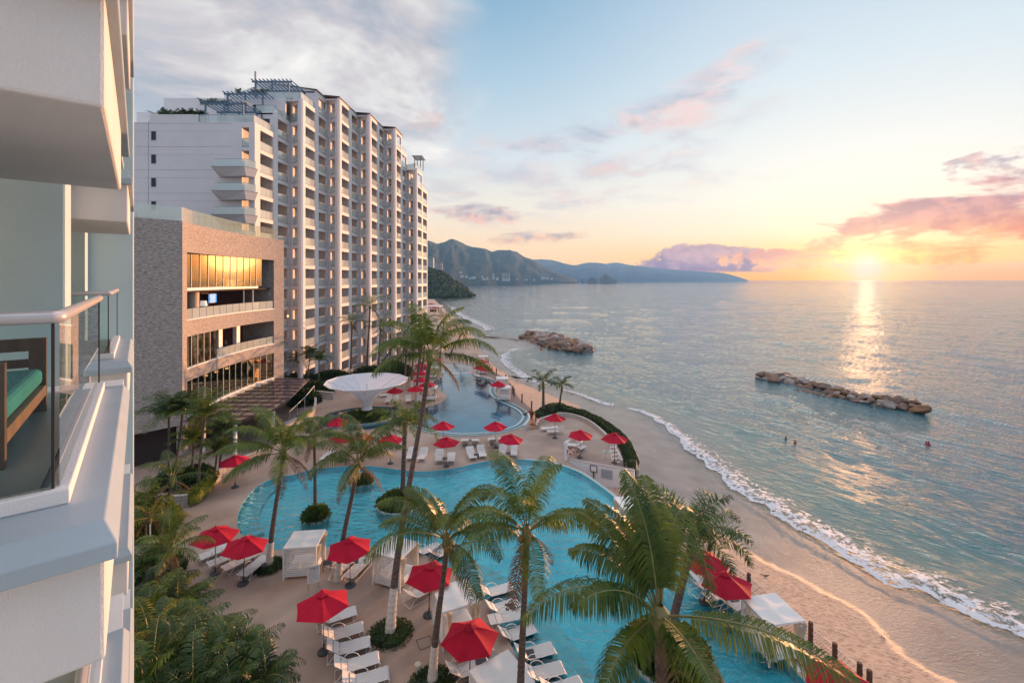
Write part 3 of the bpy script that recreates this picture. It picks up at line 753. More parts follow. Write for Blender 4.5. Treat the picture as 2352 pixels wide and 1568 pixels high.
    for i in range(5):
        s, t_ = c + Vector((-.3, .3)) + (fp - c) * (i / 5), c + Vector((-.3, .3)) + (fp - c) * ((i + .96) / 5)
        g.add([(s.x, s.y, TOP), (t_.x, t_.y, TOP), (t_.x, t_.y, TOP + 1.4), (s.x, s.y, TOP + 1.4)], [(0, 1, 2, 3)])
    p0 = c + Vector((-.3, .3)); g.add([(p0.x, p0.y, TOP), (a.x, a.y, TOP), (a.x, a.y, TOP + 1.45), (p0.x, p0.y, TOP + 1.45)], [(0, 1, 2, 3)])
    g.build('glass_parapet', 'hotel_glass', root)
    # lounge furniture is seen only as shapes in the shade: column, lamp, screen, chairs
    p = at(s0 + 4.2) + Vector((-1.6, 0)); mb = MB(); mb.lathe([(.75, 13.3), (.6, 14.2), (.62, 16.4)], 20, c=(p.x, p.y, 0)); mb.build('column', 'column_cream', root, smooth=True)
    mb = MB(); mb.bx(at(s1 - 3.3).x - .78, at(s1 - 3.3).x - .62, at(s1 - 3.3).y - .1, at(s1 - 3.3).y + .1, 13.3, 16.5); mb.bx(at(s1 - 5.2).x - .74, at(s1 - 5.2).x - .64, at(s1 - 5.2).y - .06, at(s1 - 5.2).y + .06, 13.3, 16.5); mb.build('door_frame', 'joint', root)
    for i, ds in enumerate((8.5, 12.3)):
        p = at(s0 + ds) + Vector((-1.0, 0)); mb = MB(); mb.bx(p.x - .25, p.x + .25, p.y - .35, p.y + .35, 8.3, 11.7); mb.build('column', 'white_trim', root)
    # access lights in the soffit and a camera on the corner
    # seaward glass roof over the ground floor terrace
    rp = sub(s0 + 1.2, s1 + 1.2, 10); rp = offset(rp, -.15)
    o2 = [G(540, 969, 3.55), G(630, 939, 3.55), G(665, 915, 3.55)]
    poly = [(p.x, p.y) for p in rp] + [(-28.6, 64.5)] + [(q.x, q.y) for q in reversed(o2)]
    rf = MB(); rf.prism(poly, 3.42, 3.52); ro = rf.build('terrace_roof', 'roof_glass', root)
    gr = MB()
    for i in range(12):
        y = 45 + i * 1.75
        gr.beam((-33.6, y, 3.60), (-26.2 - max(0, i - 5) * .45, y, 3.60), .06, .10)
    for x in (-32.4, -31, -29.6, -28.2, -26.9): gr.beam((x, 45.6, 3.545), (x, 63 if x < -28 else 54, 3.545), .05, .04)
    gr.beam(o2[0] + V(0, 0, -.1), o2[1] + V(0, 0, -.1), .12, .25); gr.beam(o2[1] + V(0, 0, -.1), o2[2] + V(0, 0, -.1), .12, .25); gr.beam(o2[0] + V(0, 0, -.1), V(-33.2, 46.8, 3.45), .12, .25)
    gr.build('roof_beam', 'dark_wood', ro)
    for q in (o2[0] + V(-.1, .2, 0), o2[1] + V(-.2, .2, 0), V(-31.5, 46.5, 0)):
        mb = MB(); mb.bx(q.x - .12, q.x + .12, q.y - .12, q.y + .12, 0, 3.42); mb.build('roof_post', 'white_trim', root)
    mb = MB(); mb.bx(e.x - .1, e.x + .35, e.y + .02, e.y + .2, 8.4, 8.6); mb.build('camera_bracket', 'metal_dark', root)
    for c_ in [c for c in bpy.data.objects if c.parent == root]: c_.location = -root.location
    return at, s0, s1
stone_at, st0, st1 = stone()

def interior_bits():
    def pt(s, inn, z): p = stone_at(st0 + s); return V(p.x - inn, p.y, z)
    # reading lamp and screen in the lounge
    p = pt(6.4, 1.6, 13.28); r = empty('floor_lamp', p, 0, 'white shaded lamp standing in the dim lounge of the stone building', 'lamp')
    mb = MB(); mb.tube([(0, 0, 0), (0, 0, 1.5)], .04, 6); mb.lathe([(.3, 0), (.28, .03)], 10, close=True); mb.build('stand', 'metal_dark', r)
    mb = MB(); mb.lathe([(.38, 1.25), (.30, 1.85)], 14); mb.build('lamp_shade', 'lamp_shade', r)
    p = pt(12.0, 3.9, 15.2); r = empty('television', p, R(8), 'blue glowing television on the lounge back wall', 'television')
    mb = MB(); mb.bx(-.04, .04, -1.05, 1.05, -.6, .6); mb.build('casing', 'metal_dark', r)
    mb = MB(); mb.bx(.041, .06, -.98, .98, -.54, .54); mb.build('screen', 'tv_glow', r)
    def chair(m):
        r = empty('lounge_chair', (0, 0, 0), 0, 'x', 'chair')
        mb = MB(); mb.bx(-.3, .3, -.3, .3, .38, .48); mb.build('seat', m, r)
        mb = MB(); mb.bx(-.3, .3, .24, .3, .48, .95); mb.bx(-.3, -.25, -.3, .24, .48, .68); mb.bx(.25, .3, -.3, .24, .48, .68); mb.build('backrest', m, r)
        for x in (-.26, .26):
            for y in (-.26, .26): mb = MB(); mb.bx(x - .025, x + .025, y - .025, y + .025, 0, .38); mb.build('leg', 'metal_dark', r)
        return proto(r)
    pr = chair('interior_dark'); pw = chair('white_chair')
    for i, (s, d) in enumerate(((1.2, .9), (2.6, 1.0), (4.0, .8), (5.6, .9), (7.2, .9), (9.0, 1.0), (10.8, .9))):
        place(pr, pt(s, d, 13.28), .7 * i, 'dark lounge chair behind the glass parapet of the middle open level', 'dark lounge chairs on the open level')
    for i, (a, b, n, z) in enumerate(BALC[:72]):
        if (b - a).length < 2: continue
        m_ = a.lerp(b, .35 + .4 * ((i * 37) % 10) / 10) - n * 1.15; place(pr, (m_.x, m_.y, z - .07), i * 1.1, 'dark chair on a balcony of the white hotel behind its glass', 'dark chairs on the hotel balconies')
    k = 0
    for s in range(0, 15):
        for d in (1.2, 2.6):
            place(pw, pt(s + (.5 if d > 2 else 0), d, 3.42), k * 1.3, 'pale dining chair inside the lowest glazed dining room', 'pale dining chairs in the lowest dining room'); k += 1
    for i in range(4): place(pw, pt(7.2 + i * .8, 2.4, 8.33), 0, 'pale chair in the row along the open dining level', 'pale chairs in a row on the open dining level')
    for i, (s, d, z) in enumerate(((8.6, 1.2, 8.33), (12.2, 1.3, 8.33))):
        r = empty('dining_table', pt(s, d, z), 0, ['wooden table near the pale chairs on the open dining level', 'wooden table by the recess wall on the open dining level'][i], 'table')
        mb = MB(); mb.bx(-.6, .6, -1.0, 1.0, .72, .78); mb.build('tabletop', 'mid_wood', r)
        for x in (-.5, .5):
            for y in (-.85, .85): mb = MB(); mb.bx(x - .04, x + .04, y - .04, y + .04, 0, .72); mb.build('leg', 'mid_wood', r)
    for i in range(6):
        p = pt(7.2 + (i % 3) * 2.2, 1.8 + (i // 3) * 1.3, 6.35); mb = MB(); mb.lathe([(.03, -.14), (.2, -.1), (.22, .05), (.03, .14)], 10, close=True)
        o = mb.build('hanging_lamp', 'lamp_glow', None, loc=p); tag(o, 'glowing pendant lamp in the lowest dining room behind glass', 'lamp', 'glowing pendant lamps in the lowest dining room')
        mb = MB(); mb.tube([(0, 0, .14), (0, 0, 1.7)], .01, 4); mb.build('cord', 'metal_dark', o)
interior_bits()
# ------------------------------------------------------------------ our own tower: frame (u outward, v along the front, z from the eye)
TU, TV = V(.773, .635, 0), V(-.635, .773, 0)
def tower():
    root = empty('hotel_tower', (0, 0, 0), 0, 'white balcony tower with shade-blue walls filling the left edge of the view', 'building')
    TM = Matrix(((TU.x, TV.x, 0, 0), (TU.y, TV.y, 0, 0), (0, 0, 1, H), (0, 0, 0, 1)))
    root.matrix_world = TM
    FL = 3.03
    def bevel(o, w=.012):
        md = o.modifiers.new('bevel', 'BEVEL'); md.width = w; md.segments = 2; md.limit_method = 'ANGLE'; return o
    # end fin and facade walls
    w = MB(); w.bx(-9, -.085, 14.5, 15.1, -H - 1, 16); bevel(w.build('end_wall', 'tower_wall', root), .03)
    w = MB(); w.bx(-9.3, -3.2, -1, 14.5, -H - 1, 16); w.build('facade_wall', 'tower_wall', root)
    w = MB(); w.bx(-3.2, -.78, 8.85, 9.5, -H - 1, 16); bevel(w.build('party_wall', 'tower_wall', root), .03)
    w = MB(); w.bx(-3.2, -1.9, 8.2, 8.85, -H - 1, 16); w.build('pilaster', 'tower_wall', root)
    w = MB(); w.bx(-3.2, -.9, 13.6, 14.5, -H - 1, 16); w.build('pilaster', 'tower_wall', root)
    for k in range(-5, 5):
        b = .945 + (k) * FL             # underside of the balcony front, k=-1 is our own floor
        top = b + .62; fl = b + .78
        near = abs(k) <= 2
        for (v0, v1, lv1, rv0, rv1, u1) in ((3.35, 6.3, 7.5, 3.75, 7.3, -.14), (9.7, 12.4, 13.4, 10.1, 13.3, -.13)):
            a = MB(); a.bx(-3.2, u1, v0, v1, b, top); bx_ = bevel(a.build('balcony_front', 'tower_stucco', root), .02)
            s = MB(); s.bx(-3.2, u1 - .02, v0 + .1, lv1 + 1.0, top, fl - .1); s.build('balcony_floor', 'white_paint', root)
            # sloping grey ledge round the slab edge
            l = MB(); e = .035
            P = [(-3.2, v0 - e - .1), (u1 + e + .02, v0 - e - .1), (u1 + e + .02, lv1), (-3.2, lv1)]
            Q = [(-3.2, v0 - e + .02), (u1 - .0, v0 - e + .02), (u1 - .0, lv1 - .02), (-3.2, lv1 - .02)]
            z0, z1, z2 = top - .02, top + .07, fl + .0
            l.add([(x, y, z0) for x, y in P] + [(x, y, z1) for x, y in P] + [(x, y, z2) for x, y in Q],
                  [(3, 2, 1, 0), (0, 1, 5, 4), (1, 2, 6, 5), (2, 3, 7, 6), (4, 5, 9, 8), (5, 6, 10, 9), (6, 7, 11, 10), (8, 9, 10, 11), (3, 0, 4, 7), (7, 4, 8, 11)])
            bevel(l.build('ledge', 'ledge_grey', root), .008)
            t = MB(); t.bx(-3.2, -.47, rv0 + .12, lv1 - .1, fl + .002, fl + .02); t.build('balcony_tiling', 'balcony_tile', root)
            # white kerb under the glass
            c = MB(); ku = -.36
            c.bx(-3.2, ku + .05, rv0 - .05, rv0 + .05, fl + .001, fl + .09); c.bx(ku - .05, ku + .05, rv0 + .05, rv1, fl + .001, fl + .09)
            bevel(c.build('kerb', 'white_paint', root), .008)
            if k in (-3, -2, -1, 0):
                zr = fl + 1.09
                r = MB(); r.tube([(-3.2, rv0, zr), (ku - .03, rv0, zr), (ku - .008, rv0 + .008, zr), (ku, rv0 + .03, zr), (ku, rv1, zr)], .038, 16); r.build('handrail', 'rail_grey', root, smooth=True)
                g = MB(); g.add([(-3.15, rv0, fl + .09), (ku - .03, rv0, fl + .09), (ku - .03, rv0, zr - .03), (-3.15, rv0, zr - .03)], [(0, 1, 2, 3)]); g.build('glass_panel', 'rail_glass', root)
                g = MB(); g.add([(ku, rv0 + .03, fl + .09), (ku, rv1, fl + .09), (ku, rv1, zr - .03), (ku, rv0 + .03, zr - .03)], [(0, 1, 2, 3)]); g.build('glass_panel', 'rail_glass', root)
                g = MB(); g.bx(ku - .032, ku - .018, rv0 - .004, rv0 + .02, fl + .09, zr - .03); g.bx(ku - .01, ku + .006, rv1 - .02, rv1, fl + .09, zr - .03); g.build('glass_edge', 'dark_seal', root)
    # dark gasket and pipe down the outer face of the upper front
    # terrace door with its teal header
    d = MB(); d.bx(-3.19, -3.12, 4.0, 7.9, -1.3, .8); o = d.build('sliding_door', 'slider_teal', root)
    d = MB(); d.bx(-3.119, -3.1, 3.9, 8.0, .8, .88); d.bx(-3.119, -3.1, 5.9, 6.0, -1.3, .8); d.build('door_frame', 'white_trim', o)
    pp = MB(); pp.tube([(-.30, 3.0, -3.4), (-.30, 3.02, -2.2)], .04, 12)
    return root, TM
tower_root, TM = tower()
mat('brown_wood', (.15, .07, .045), .5, .35, 3, .2, 20, stretch=(4, 1, 1))
def sofa():
    fl = .945 - 3.03 + .80
    root = empty('garden_sofa', (0, 0, 0), 0, 'dark wooden slatted sofa with a teal seat cushion on the near balcony', 'sofa')
    root.matrix_world = TM @ Matrix.Translation((-1.12, 5.45, fl))
    for v, nm in ((-.85, 0), (.95, 1)):
        mb = MB(); w = .07
        mb.bx(.30, .42, v - w / 2, v + w / 2, 0, .72); mb.bx(-.55, -.45, v - w / 2, v + w / 2, 0, .72)
        mb.bx(-.45, .30, v - w / 2, v + w / 2, .60, .72); mb.bx(-.45, .30, v - w / 2 + .01, v + w / 2 - .01, .44, .52); mb.bx(-.45, .30, v - w / 2 + .01, v + w / 2 - .01, .18, .30)
        mb.build('armrest', 'brown_wood', root)
    mb = MB(); mb.bx(.36, .42, -.81, .91, .16, .26); mb.build('front_rail', 'mid_wood', root)
    mb = MB(); mb.bx(-.5, .36, -.81, .91, .20, .25); mb.build('seat_base', 'dark_wood', root)
    mb = MB(); mb.bx(-.48, .40, -.80, .90, .27, .43); o = mb.build('seat_cushion', 'teal_cushion', root)
    md = o.modifiers.new('bevel', 'BEVEL'); md.width = .05; md.segments = 3
    mb = MB(); mb.bx(-.56, -.46, -.8, .9, .3, .8); mb.build('backrest', 'dark_wood', root)
sofa()
# ------------------------------------------------------------------ sea, beach, deck, pools
def D(*ps, z=0.0): return [G(a, b, z).to_2d() for a, b in ps]
LOWER = D((545, 1193), (556, 1158), (590, 1117), (636, 1096), (674, 1090), (712, 1078), (775, 1072), (851, 1070), (928, 1080), (978, 1082), (1040, 1076), (1100, 1062), (1150, 1055), (1205, 1056), (1254, 1061), (1295, 1071), (1336, 1088), (1376, 1115), (1400, 1133), (1450, 1175), (1510, 1232), (1560, 1292), (1610, 1345), (1664, 1384), (1706, 1421), (1760, 1470), (1830, 1545), (1930, 1680), (1800, 1900), (1420, 1900), (1262, 1660), (1222, 1568), (1186, 1506), (1150, 1434), (1106, 1371), (1060, 1328), (1010, 1292), (956, 1268), (860, 1254), (750, 1256), (650, 1262), (615, 1258), (578, 1247), (553, 1225))
LOWER = smooth_path(LOWER, True, 3)
UPPER = D((1003, 837), (1031, 834), (1064, 835), (1085, 842), (1083, 852), (1084, 860), (1100, 867), (1122, 875), (1129, 883), (1123, 895), (1127, 908), (1143, 920), (1165, 930), (1187, 942), (1198, 955), (1194, 967), (1178, 979), (1145, 988), (1102, 994), (1056, 995.5), (1018, 992), (978, 984), (950, 972), (938, 958), (946, 945), (973, 936), (1001, 929), (1022, 917), (1025, 907), (1013, 897), (995, 886), (998, 873), (1016, 865), (1019, 857), (1008, 850), (998, 842))
UPPER = smooth_path(UPPER, True, 3)
FUN = G(840, 958); RING = [Vector((FUN.x + 5.6 * math.cos(a), FUN.y + 5.0 * math.sin(a))) for a in [i * math.pi * 2 / 40 for i in range(40)]]
DECKEDGE = D((2080, 1700), (2010, 1604), (1930, 1530), (1862, 1472), (1790, 1413), (1722, 1358), (1628, 1290), (1560, 1245), (1500, 1200), (1440, 1155), (1396, 1122), (1352, 1090), (1310, 1064), (1308, 1058)) + \
    D((1456, 1083), (1455, 1060), (1447, 1035), (1430, 1010), (1402, 985), (1374, 969), (1335, 952), (1298, 942), (1268, 938), (1240, 944), (1236, 985), (1205, 990), (1199, 972), (1207, 955), (1221, 944), (1199, 926), (1181, 911), (1173, 895), (1168, 882), (1158, 871), (1140, 862), (1125, 848), (1117, 835), (1100, 815), (1070, 795), (1035, 765), (1010, 737), (985, 716), (900, 712))
WATER = D((2500, 1550), (2389, 1490), (2241, 1428), (2151, 1385), (2026, 1334), (1919, 1274), (1822, 1217), (1772, 1183), (1721, 1152), (1664, 1119), (1624, 1079), (1583, 1041), (1540, 1003), (1494, 964), (1440, 940), (1376, 926), (1335, 910), (1300, 899), (1262, 893), (1224, 880), (1190, 864), (1165, 845), (1142, 824), (1128, 808), (1170, 801), (1241, 797), (1300, 792), (1300, 770), (1209, 772), (1117, 768), (1105, 751), (1078, 737), (1047, 720), (1023, 696), (1015, 691), (1030, 688), (1083, 683), (1060, 676), (1010, 668), (1016, 655.5), (1010, 652), (960, 651), (800, 650), z=SEA)
DRY = D((2223, 1601), (2133, 1556), (2080, 1520), (2026, 1468), (2008, 1440), (1966, 1402), (1901, 1370), (1830, 1331), (1776, 1307), (1740, 1290), (1690, 1262), (1620, 1215), (1560, 1180), (1500, 1150), (1455, 1122), (1462, 1090), (1458, 1050), (1440, 1015), (1405, 985), (1370, 962), (1335, 949), (1327, 944), (1334, 933), (1290, 918), (1240, 900), (1210, 886), (1180, 872), (1150, 850), (1128, 830), (1100, 800), (1085, 770), (1060, 742), (1030, 718), (1000, 690), (980, 672), z=-2.7)
def seg_d(p, a, b):
    ab = b - a; t = max(0, min(1, (p - a).dot(ab) / max(1e-9, ab.length_squared))); return (p - a - ab * t).length
def pdist(p, path): return min(seg_d(p, a, b) for a, b in zip(path[:-1], path[1:]))
def inside(p, poly):
    c = False; j = len(poly) - 1
    for i in range(len(poly)):
        a, b = poly[i], poly[j]
        if (a.y > p.y) != (b.y > p.y) and p.x < (b.x - a.x) * (p.y - a.y) / (b.y - a.y) + a.x: c = not c
        j = i
    return c
WS = smooth_path(WATER[:26], k=2) + WATER[26:]
LANDPOLY = [Vector((80, 2))] + WS + [Vector((-3000, 3600)), Vector((-3000, 2))]
DECKPOLY = DECKEDGE + [Vector((-90, 270)), Vector((-90, 4)), Vector((16, 4))]
DRYPOLY = [Vector((40, 2))] + DRY + [Vector((-3000, 900)), Vector((-3000, 2))]
def sand_z(p, n=True):
    dw = pdist(p, WS); inl = inside(p, LANDPOLY)
    if not inl: return SEA - .05 - min(4.5, dw * .09)
    if inside(p, DECKPOLY): return -1.9
    db = pdist(p, DECKEDGE) if p.y < 250 else 30
    t = dw / (dw + db + .01)
    z = SEA + .0 + 1.35 * t ** 1.25
    if inside(p, DRYPOLY):
        dd = pdist(p, DRY); z += .17 * min(1, dd / 4.5)
        z += .06 * noise.noise(V(p.x * .8, p.y * .8, 0)) + .05 * noise.noise(V(p.x * 2.3, p.y * 2.3, 3))
    if p.y > 250: z = min(z + min(6, db * 0), -1.6)
    return z
def grid_mesh(name, xs, ys, zf, m, wet=True):
    vs = []; at = []
    for y in ys:
        for x in xs(y):
            p = Vector((x, y)); vs.append((x, y, zf(p)))
            if wet:
                s = pdist(p, DRY) * (1 if inside(p, DRYPOLY) else -1); at.append(max(-6, min(6, s)))
    n = len(xs(ys[0])); fs = []
    for j in range(len(ys) - 1):
        for i in range(n - 1): a = j * n + i; fs.append((a, a + 1, a + n + 1, a + n))
    me = bpy.data.meshes.new(name); me.from_pydata(vs, [], fs); me.materials.append(m)
    if wet:
        A = me.attributes.new('dry', 'FLOAT', 'POINT'); A.data.foreach_set('value', at)
    me.polygons.foreach_set('use_smooth', [True] * len(fs))
    o = bpy.data.objects.new(name, me); COL.objects.link(o); return o
def sand_material():
    m = bpy.data.materials.new('sand'); m.use_nodes = True; nt = m.node_tree; b = nt.nodes['Principled BSDF']; L = nt.links.new
    tc = nd(nt, 'ShaderNodeTexCoord'); at = nd(nt, 'ShaderNodeAttribute', attribute_name='dry')
    n = nd(nt, 'ShaderNodeTexNoise'); n.inputs['Scale'].default_value = .9; n.inputs['Detail'].default_value = 6; L(tc.outputs['Object'], n.inputs['Vector'])
    a = nd(nt, 'ShaderNodeMath', operation='MULTIPLY_ADD'); L(n.outputs['Fac'], a.inputs[0]); a.inputs[1].default_value = 1.2; a.inputs[2].default_value = -.6
    s = nd(nt, 'ShaderNodeMath', operation='ADD'); L(a.outputs[0], s.inputs[0]); L(at.outputs['Fac'], s.inputs[1])
    r = nd(nt, 'ShaderNodeMapRange', interpolation_type='SMOOTHSTEP'); L(s.outputs[0], r.inputs['Value']); r.inputs['From Min'].default_value = -.5; r.inputs['From Max'].default_value = .6
    # pebbles and weed flecks on the dry part
    mp = nd(nt, 'ShaderNodeMapping'); mp.inputs['Scale'].default_value = (.9, 2.0, 1); mp.inputs['Rotation'].default_value = (0, 0, R(38)); L(tc.outputs['Object'], mp.inputs['Vector'])
    n2 = nd(nt, 'ShaderNodeTexNoise'); n2.inputs['Scale'].default_value = 3.4; n2.inputs['Detail'].default_value = 7; n2.inputs['Roughness'].default_value = .7; L(mp.outputs[0], n2.inputs['Vector'])
    cr = nd(nt, 'ShaderNodeValToRGB'); e = cr.color_ramp.elements; e[0].position = .30; e[0].color = (.10, .065, .05, 1); e[1].position = .68; e[1].color = (.56, .40, .30, 1)
    k = e.new(.41); k.color = (.33, .225, .165, 1); k = e.new(.5); k.color = (.46, .32, .235, 1); L(n2.outputs['Fac'], cr.inputs[0])
    n3 = nd(nt, 'ShaderNodeTexNoise'); n3.inputs['Scale'].default_value = .35; n3.inputs['Detail'].default_value = 4; L(tc.outputs['Object'], n3.inputs['Vector'])
    cw = nd(nt, 'ShaderNodeValToRGB'); e = cw.color_ramp.elements; e[0].position = .3; e[0].color = (.15, .13, .12, 1); e[1].position = .7; e[1].color = (.24, .21, .19, 1); L(n3.outputs['Fac'], cw.inputs[0])
    mx = nd(nt, 'ShaderNodeMix', data_type='RGBA'); L(r.outputs[0], mx.inputs[0]); L(cw.outputs[0], mx.inputs[6]); L(cr.outputs[0], mx.inputs[7]); L(mx.outputs[2], b.inputs['Base Color'])
    rr = nd(nt, 'ShaderNodeMapRange'); L(r.outputs[0], rr.inputs['Value']); rr.inputs['To Min'].default_value = .12; rr.inputs['To Max'].default_value = .95; L(rr.outputs[0], b.inputs['Roughness'])
    b.inputs['IOR'].default_value = 1.5
    bp = nd(nt, 'ShaderNodeBump'); bp.inputs['Distance'].default_value = .08
    ms = nd(nt, 'ShaderNodeMapRange'); L(r.outputs[0], ms.inputs['Value']); ms.inputs['To Min'].default_value = .6; ms.inputs['To Max'].default_value = .7; L(ms.outputs[0], bp.inputs['Strength'])
    L(n2.outputs['Fac'], bp.inputs['Height']); L(bp.outputs[0], b.inputs['Normal'])
    return m
M['sand'] = sand_material()
def frange(a, b, s):
    out = []; x = a
    while x < b: out.append(x); x += s
    return out + [b]
yn = frange(9, 30, .55) + frange(30.7, 62, .8) + frange(63, 110, 1.4) + frange(112, 200, 3) + frange(206, 520, 10) + [560, 640, 760]
NX = 100
def xsn(y):
    a = -2 if y < 60 else (-10 - (y - 60) * .28 if y < 200 else -49 - (y - 200) * .3); b = 8 + y * .82 if y < 60 else (57 - (y - 60) * .12 if y < 300 else 28)
    b = max(b, a + 40)
    return [a + (b - a) * i / NX for i in range(NX + 1)]
sand = grid_mesh('sand', xsn, yn, sand_z, M['sand']); tag(sand, kind='structure')
def base_ground():
    mb = MB(); mb.add([(-3500, -40, -2.05), (-2.5, -40, -2.05), (-2.5, 60, -2.05), (-50, 205, -2.05), (-150, 700, -2.05), (-3500, 3800, -2.05)], [(0, 1, 2, 3, 4, 5)]); return mb.build('ground', 'earth')
tag(base_ground(), kind='structure')

# sea: open water with anisotropic swell, chop and ripples
def sea_material():
    m = bpy.data.materials.new('sea_water'); m.use_nodes = True; nt = m.node_tree; nt.nodes.clear(); L = nt.links.new
    out = nd(nt, 'ShaderNodeOutputMaterial'); tc = nd(nt, 'ShaderNodeTexCoord')
    def lay(rot, sc, scale, det, ro=.55):
        m0 = nd(nt, 'ShaderNodeMapping'); m0.inputs['Rotation'].default_value = (0, 0, R(rot)); L(tc.outputs['Object'], m0.inputs['Vector'])
        mp = nd(nt, 'ShaderNodeMapping'); mp.inputs['Scale'].default_value = sc; L(m0.outputs[0], mp.inputs['Vector'])
        n = nd(nt, 'ShaderNodeTexNoise'); n.inputs['Scale'].default_value = scale; n.inputs['Detail'].default_value = det; n.inputs['Roughness'].default_value = ro; n.inputs['Distortion'].default_value = .15; L(mp.outputs[0], n.inputs['Vector']); return n.outputs['Fac']
    def M_(op, a, b):
        n = nd(nt, 'ShaderNodeMath', operation=op)
        for i, x in enumerate((a, b)):
            if isinstance(x, (int, float)): n.inputs[i].default_value = x
            else: L(x, n.inputs[i])
        return n.outputs[0]
    s2 = lay(58, (.34, 1.0, 1), .8, 4, .6); s3 = lay(38, (.42, 1.0, 1), 2.6, 5, .62)
    h = M_('ADD', M_('MULTIPLY', s2, .9), M_('MULTIPLY', s3, .5))
    bp = nd(nt, 'ShaderNodeBump'); bp.inputs['Distance'].default_value = .35; bp.inputs['Strength'].default_value = 1.0; L(h, bp.inputs['Height'])
    # body colour: clear green over the shallows to deep teal offshore, read from the depth of the bed under the surface
    at = nd(nt, 'ShaderNodeAttribute', attribute_name='shallow')
    cr = nd(nt, 'ShaderNodeValToRGB'); e = cr.color_ramp.elements; e[0].position = 0; e[0].color = (.016, .115, .145, 1); e[1].position = 1; e[1].color = (.20, .19, .155, 1)
    k = e.new(.35); k.color = (.04, .15, .155, 1); k = e.new(.7); k.color = (.12, .19, .165, 1); L(at.outputs['Fac'], cr.inputs[0])
    d = nd(nt, 'ShaderNodeBsdfDiffuse'); L(cr.outputs[0], d.inputs[0]); L(bp.outputs[0], d.inputs['Normal'])
    g = nd(nt, 'ShaderNodeBsdfGlossy'); g.inputs['Roughness'].default_value = .06; L(bp.outputs[0], g.inputs['Normal'])
    fr = nd(nt, 'ShaderNodeFresnel'); fr.inputs[0].default_value = 1.34; L(bp.outputs[0], fr.inputs['Normal'])
    f2 = nd(nt, 'ShaderNodeMapRange', interpolation_type='SMOOTHSTEP'); L(fr.outputs[0], f2.inputs['Value']); f2.inputs['From Min'].default_value = -.04; f2.inputs['From Max'].default_value = .50; f2.inputs['To Min'].default_value = .0; f2.inputs['To Max'].default_value = .97
    ms = nd(nt, 'ShaderNodeMixShader'); L(f2.outputs[0], ms.inputs[0]); L(d.outputs[0], ms.inputs[1]); L(g.outputs[0], ms.inputs[2]); L(ms.outputs[0], out.inputs[0])
    return m
M['sea_water'] = sea_material()
def sea_h(x, y, step, dw):
    u, v = x * .31 - y * .95, x * .95 + y * .31      # along and across the crests
    f = min(1, .15 + dw / 10)
    a1 = 1 - abs(noise.noise(V(u * .20, v * .62, 1.3))) * 2
    a2 = noise.noise(V((u * .8 + v * .5) * .55, (v * .87 - u * .5) * 1.5, 7.1))
    a0 = noise.noise(V(u * .05, v * .16, 4.4)); as_ = noise.noise(V(x * .020, y * .055, 9.2)); a3 = noise.noise(V(x * .10, y * .28, 2.2))
    return f * (.10 * a1 + .042 * a2 * min(1, 2.0 / step) + .30 * a0 + .45 * as_ * min(1, y / 150) + .14 * a3 * min(1, y / 80))
def sea():
    vs, fs, at = [], [], []
    ys = [17.5]; K = 20.5 * F / 2.297
    while ys[-1] < 620: ys.append(ys[-1] + max(.10, .95 * ys[-1] ** 2 / K))
    nf = len(ys); ys += [700, 900, 1500, 3000, 6000, 12000, 25000, 50000, 120000, 220000]
    NXs = 330; coast = WS
    for y in ys:
        a = -.30 * y + 4 if y < 160 else (-.5 * y + 36 if y < 700 else -1.3 * y); b = max(1.22 * y, 28) + 4
        dy = .95 * y * y / K; row = []
        for i in range(0, NXs + 1, 6):
            p = Vector((a + (b - a) * i / NXs, y)); dw = pdist(p, coast) if y < 420 else 60; row.append(-dw if (y < 420 and inside(p, LANDPOLY)) else dw)
        for i in range(NXs + 1):
            x = a + (b - a) * i / NXs; q = i / 6; k = min(len(row) - 2, int(q)); dw = row[k] + (row[k + 1] - row[k]) * (q - k)
            vs.append((x, y, SEA + (sea_h(x, y, dy, max(0, dw)) if y < 620 else 0)))
            at.append(1.0 if dw <= 0 else (max(0, 1 - dw / 16) if y < 400 else 0.0))
    n = NXs + 1
    for j in range(len(ys) - 1):
        for i in range(NXs): a = j * n + i; fs.append((a, a + 1, a + n + 1, a + n))
    me = bpy.data.meshes.new('sea'); me.from_pydata(vs, [], fs); me.materials.append(M['sea_water']); me.polygons.foreach_set('use_smooth', [True] * len(fs))
    A = me.attributes.new('shallow', 'FLOAT', 'POINT'); A.data.foreach_set('value', at)
    o = bpy.data.objects.new('sea', me); COL.objects.link(o); return tag(o, kind='structure')
sea()

